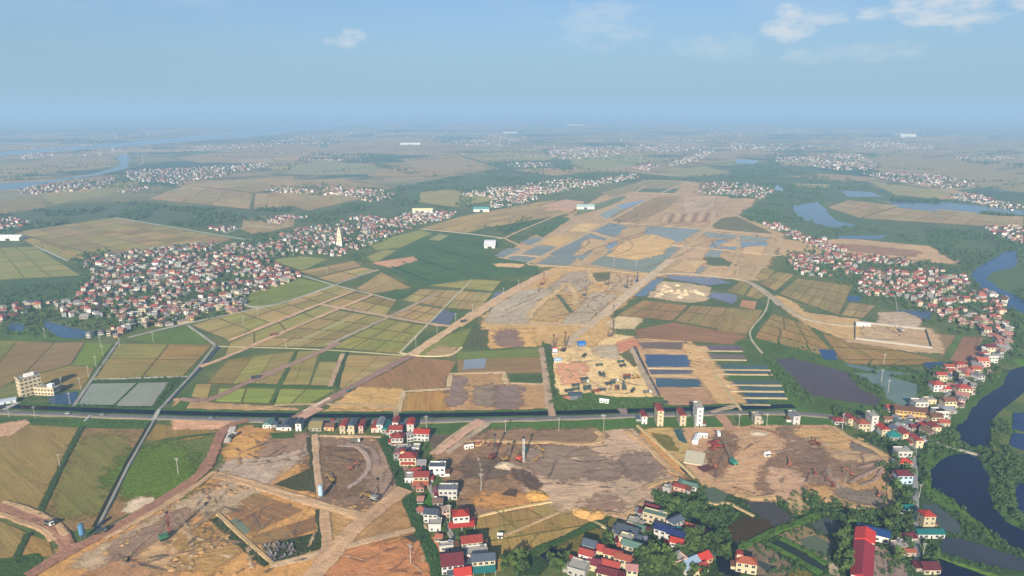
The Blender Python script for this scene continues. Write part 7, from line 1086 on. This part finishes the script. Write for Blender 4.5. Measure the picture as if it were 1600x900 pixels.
cabin('b', 385, 310, 65, 13, 4, 2.8, '#d8d8d4', '#dadad6', 'long white site cabin on the pale sand yard'); cabin('b', 460, 265, -8, 7, 3.5, 2.8, '#c8c8c4', '#c0c4c8', 'short white site cabin joined to the long one'); cabin('Q', 455, 135, 10, 8, 6, 4.5, '#2a6aa8', '#1f62b0', 'bright blue cabin at the back of the truck yard'); cabin('Q', 208, 298, 5, 7, 4, 3, '#a8bcd0', '#8aa4c4', 'pale blue cabin in the truck yard'); cabin('Q', 180, 215, 0, 5, 4, 6, '#d0c8c0', '#b05040', 'white batching tower with red top in the truck yard'); cabin('I', 720, 378, -6, 16, 4, 3, '#d8d8d4', '#c8ccd0', 'white site office in the corner of the walled yard'); cabin('b', 1265, 500, 10, 4, 2.6, 2.6, '#e0e0dc', '#dcdcd8', 'small white cabin alone on the sand yard'); cabin('b', 660, 245, 80, 4, 2.4, 2.6, '#e0e0dc', '#dcdcd8', 'small white cabin by the sand yard entrance'); cabin('Q', 695, 730, -20, 8, 3, 3, '#d8d8d0', '#d0d0c8', 'white shed among the trees by the canal'); cabin('Q', 300, 700, 10, 6, 4, 3, '#b07a60', '#a05a44', 'red-roofed hut among the trees by the canal'); cabin('Q', 390, 680, 5, 12, 9, 4, '#5a6468', '#44505a', 'dark metal workshop at the edge of the truck yard'); cabin('U', 60, 400, 30, 16, 8, 3, '#b8bcc0', '#a8b0b8', 'low grey shed beside the office block'); cabin('a', 420, 325, 20, 7, 2.4, 2.4, '#d8cfc4', '#d4ccc0', 'white tank cabin on the mud flat'); cabin('C', 420, 692, 0, 3, 2.5, 2.4, '#d8d4cc', '#c8c4bc', 'tiny white shrine in the paddy', 'field_shrine')
sb = tag(MB().box(-7, 7, -10, 10, -.2, .35).build('concrete_slab', 'plaster', None, lin('#c4b99a'), v3(tg('b', 362, 530), .4), -20 * DEG), 'pale cream concrete slab on the sand yard', 'slab'); sb2 = tag(MB().box(-5, 5, -4, 4, -.2, .4).build('steel_plate_stack', 'plaster', None, lin('#5c3430'), v3(tg('b', 505, 660), .4), 25 * DEG), 'dark red stack of steel plates on the sand yard', 'plates')
fr = thing('scaffold', 'orange-red steel scaffold frame on the sand yard', 'frame', v3(tg('b', 635, 395), .4), 20 * DEG)
for x in (-5, 0, 5):
    for y in (-4, 4): MB().bar((x, y, -.2), (x, y, 3.2), .18, 0, 4).build('column', 'paint', fr, lin('#b04020'))
for y in (-4, 4): MB().box(-5.2, 5.2, y - .15, y + .15, 3.0, 3.3).build('beam', 'paint', fr, lin('#b04020'))
MB().box(-5, 1, -4, 4, 3.32, 3.5).build('deck', 'paint', fr, lin('#8a2a1c'))
for i, (t, x, y, c, lab) in enumerate((('A', 448, 700, '#4a7898', 'blue cement silo beside the red dirt road'), ('B', 560, 485, '#9ab4c4', 'pale blue cement silo at the pit corner'))):
    r = thing('cement_silo', lab, 'silo', v3(tg(t, x, y), .4)); MB().cyl((0, 0, 0), 1.6, 1.6, 3.2, 9.5, 14).cyl((0, 0, 0), .4, 1.6, 1.6, 3.2, 14).build('tank', 'paint', r, lin(c)); MB().cyl((0, 0, 0), 1.6, .3, 9.5, 10.3, 14).build('cap', 'paint', r, lin(c, .8))
    for a in range(4): MB().bar((1.3 * math.cos(a * 1.57), 1.3 * math.sin(a * 1.57), -.4), (1.3 * math.cos(a * 1.57), 1.3 * math.sin(a * 1.57), 3.3), .12, 0, 4).build('leg', 'steel', r)
gb = MB().box(-.6, .6, -1.0, 1.0, -.2, .4, 0).box(-.5, .5, .7, .95, .4, 1.2, 0); gb.prism([(-.6, 1.2), (.6, 1.2), (0, 1.6)], .66, 1.0, 0); GM = gb.mesh('grave', ['plaster'])
GP_ = [tg('B', *q) for q in ((238, 742), (395, 702), (420, 780), (302, 828))]
for i in range(8):
    for j in range(7):
        if random.random() < .45: continue
        p = GP_[0].lerp(GP_[1], (j + random.uniform(.2, .8)) / 7).lerp(GP_[3].lerp(GP_[2], (j + .5) / 7), (i + .5 + random.uniform(-.15, .15)) / 8); tag(place('grave', GM, None, lin(random.choice(('#807c78', '#686464', '#56525a'))), v3(p, .35), random.uniform(-.2, .2) - .5), 'pale stone grave in the cemetery plot', 'grave', 'graves in the cemetery plot')
# cars on the canal road
def make_car(col):
    r = thing('car', '', 'car', (0, 0, 0)); b = MB().prism([(-2.1, .35), (2.1, .35), (2.1, .8), (1.2, .95), (.6, 1.45), (-1.2, 1.5), (-2.0, .95)], -.85, .85).build('body', 'paint', r, lin(col)); MB().prism([(1.05, 1.0), (.58, 1.4), (-1.15, 1.44), (-1.7, 1.0)], -.87, .87).build('windows', 'glass', r)
    for x in (-1.3, 1.3):
        for y in (-.8, .8): MB().cyl((x, y, .33), .33, .33, -.1, .1, 10, 0, 'y').build('wheel', 'rubber', r)
    return r
for i, (x, y, c, n_) in enumerate(((106, 648.6, '#a8a8a4', 'white'), (160, 650.6, '#8c8c8a', 'silver'), (330, 655.6, '#808080', 'pale grey'), (943, 652.0, '#b0b0ac', 'white'), (610, 658.6, '#3a3a40', 'dark'), (520, 658.4, '#8a2a24', 'red'))):
    put('car', 'c' + c, lambda: make_car(c), 'p', x, y, 0 if x > 500 else -4, f'{n_} car driving on the canal road', 'cars on the canal road', .95, .95)
# ================================================================== HAZE
q = bpy.data.materials.new('haze'); q.use_nodes = True; q.node_tree.nodes.clear()
vo = q.node_tree.nodes.new('ShaderNodeVolumePrincipled'); vo.inputs['Color'].default_value = (*HAZE_COLOR, 1); vo.inputs['Density'].default_value = HAZE_DENSITY; vo.inputs['Anisotropy'].default_value = 0.0
ou = q.node_tree.nodes.new('ShaderNodeOutputMaterial'); q.node_tree.links.new(vo.outputs[0], ou.inputs['Volume'])
try: q.cycles.homogeneous_volume = True
except Exception: pass
MAT['haze'] = q
hz = MB().box(-47000, 47000, -2500, 47000, -4, 268).build('haze', 'haze'); hz['kind'] = 'stuff'
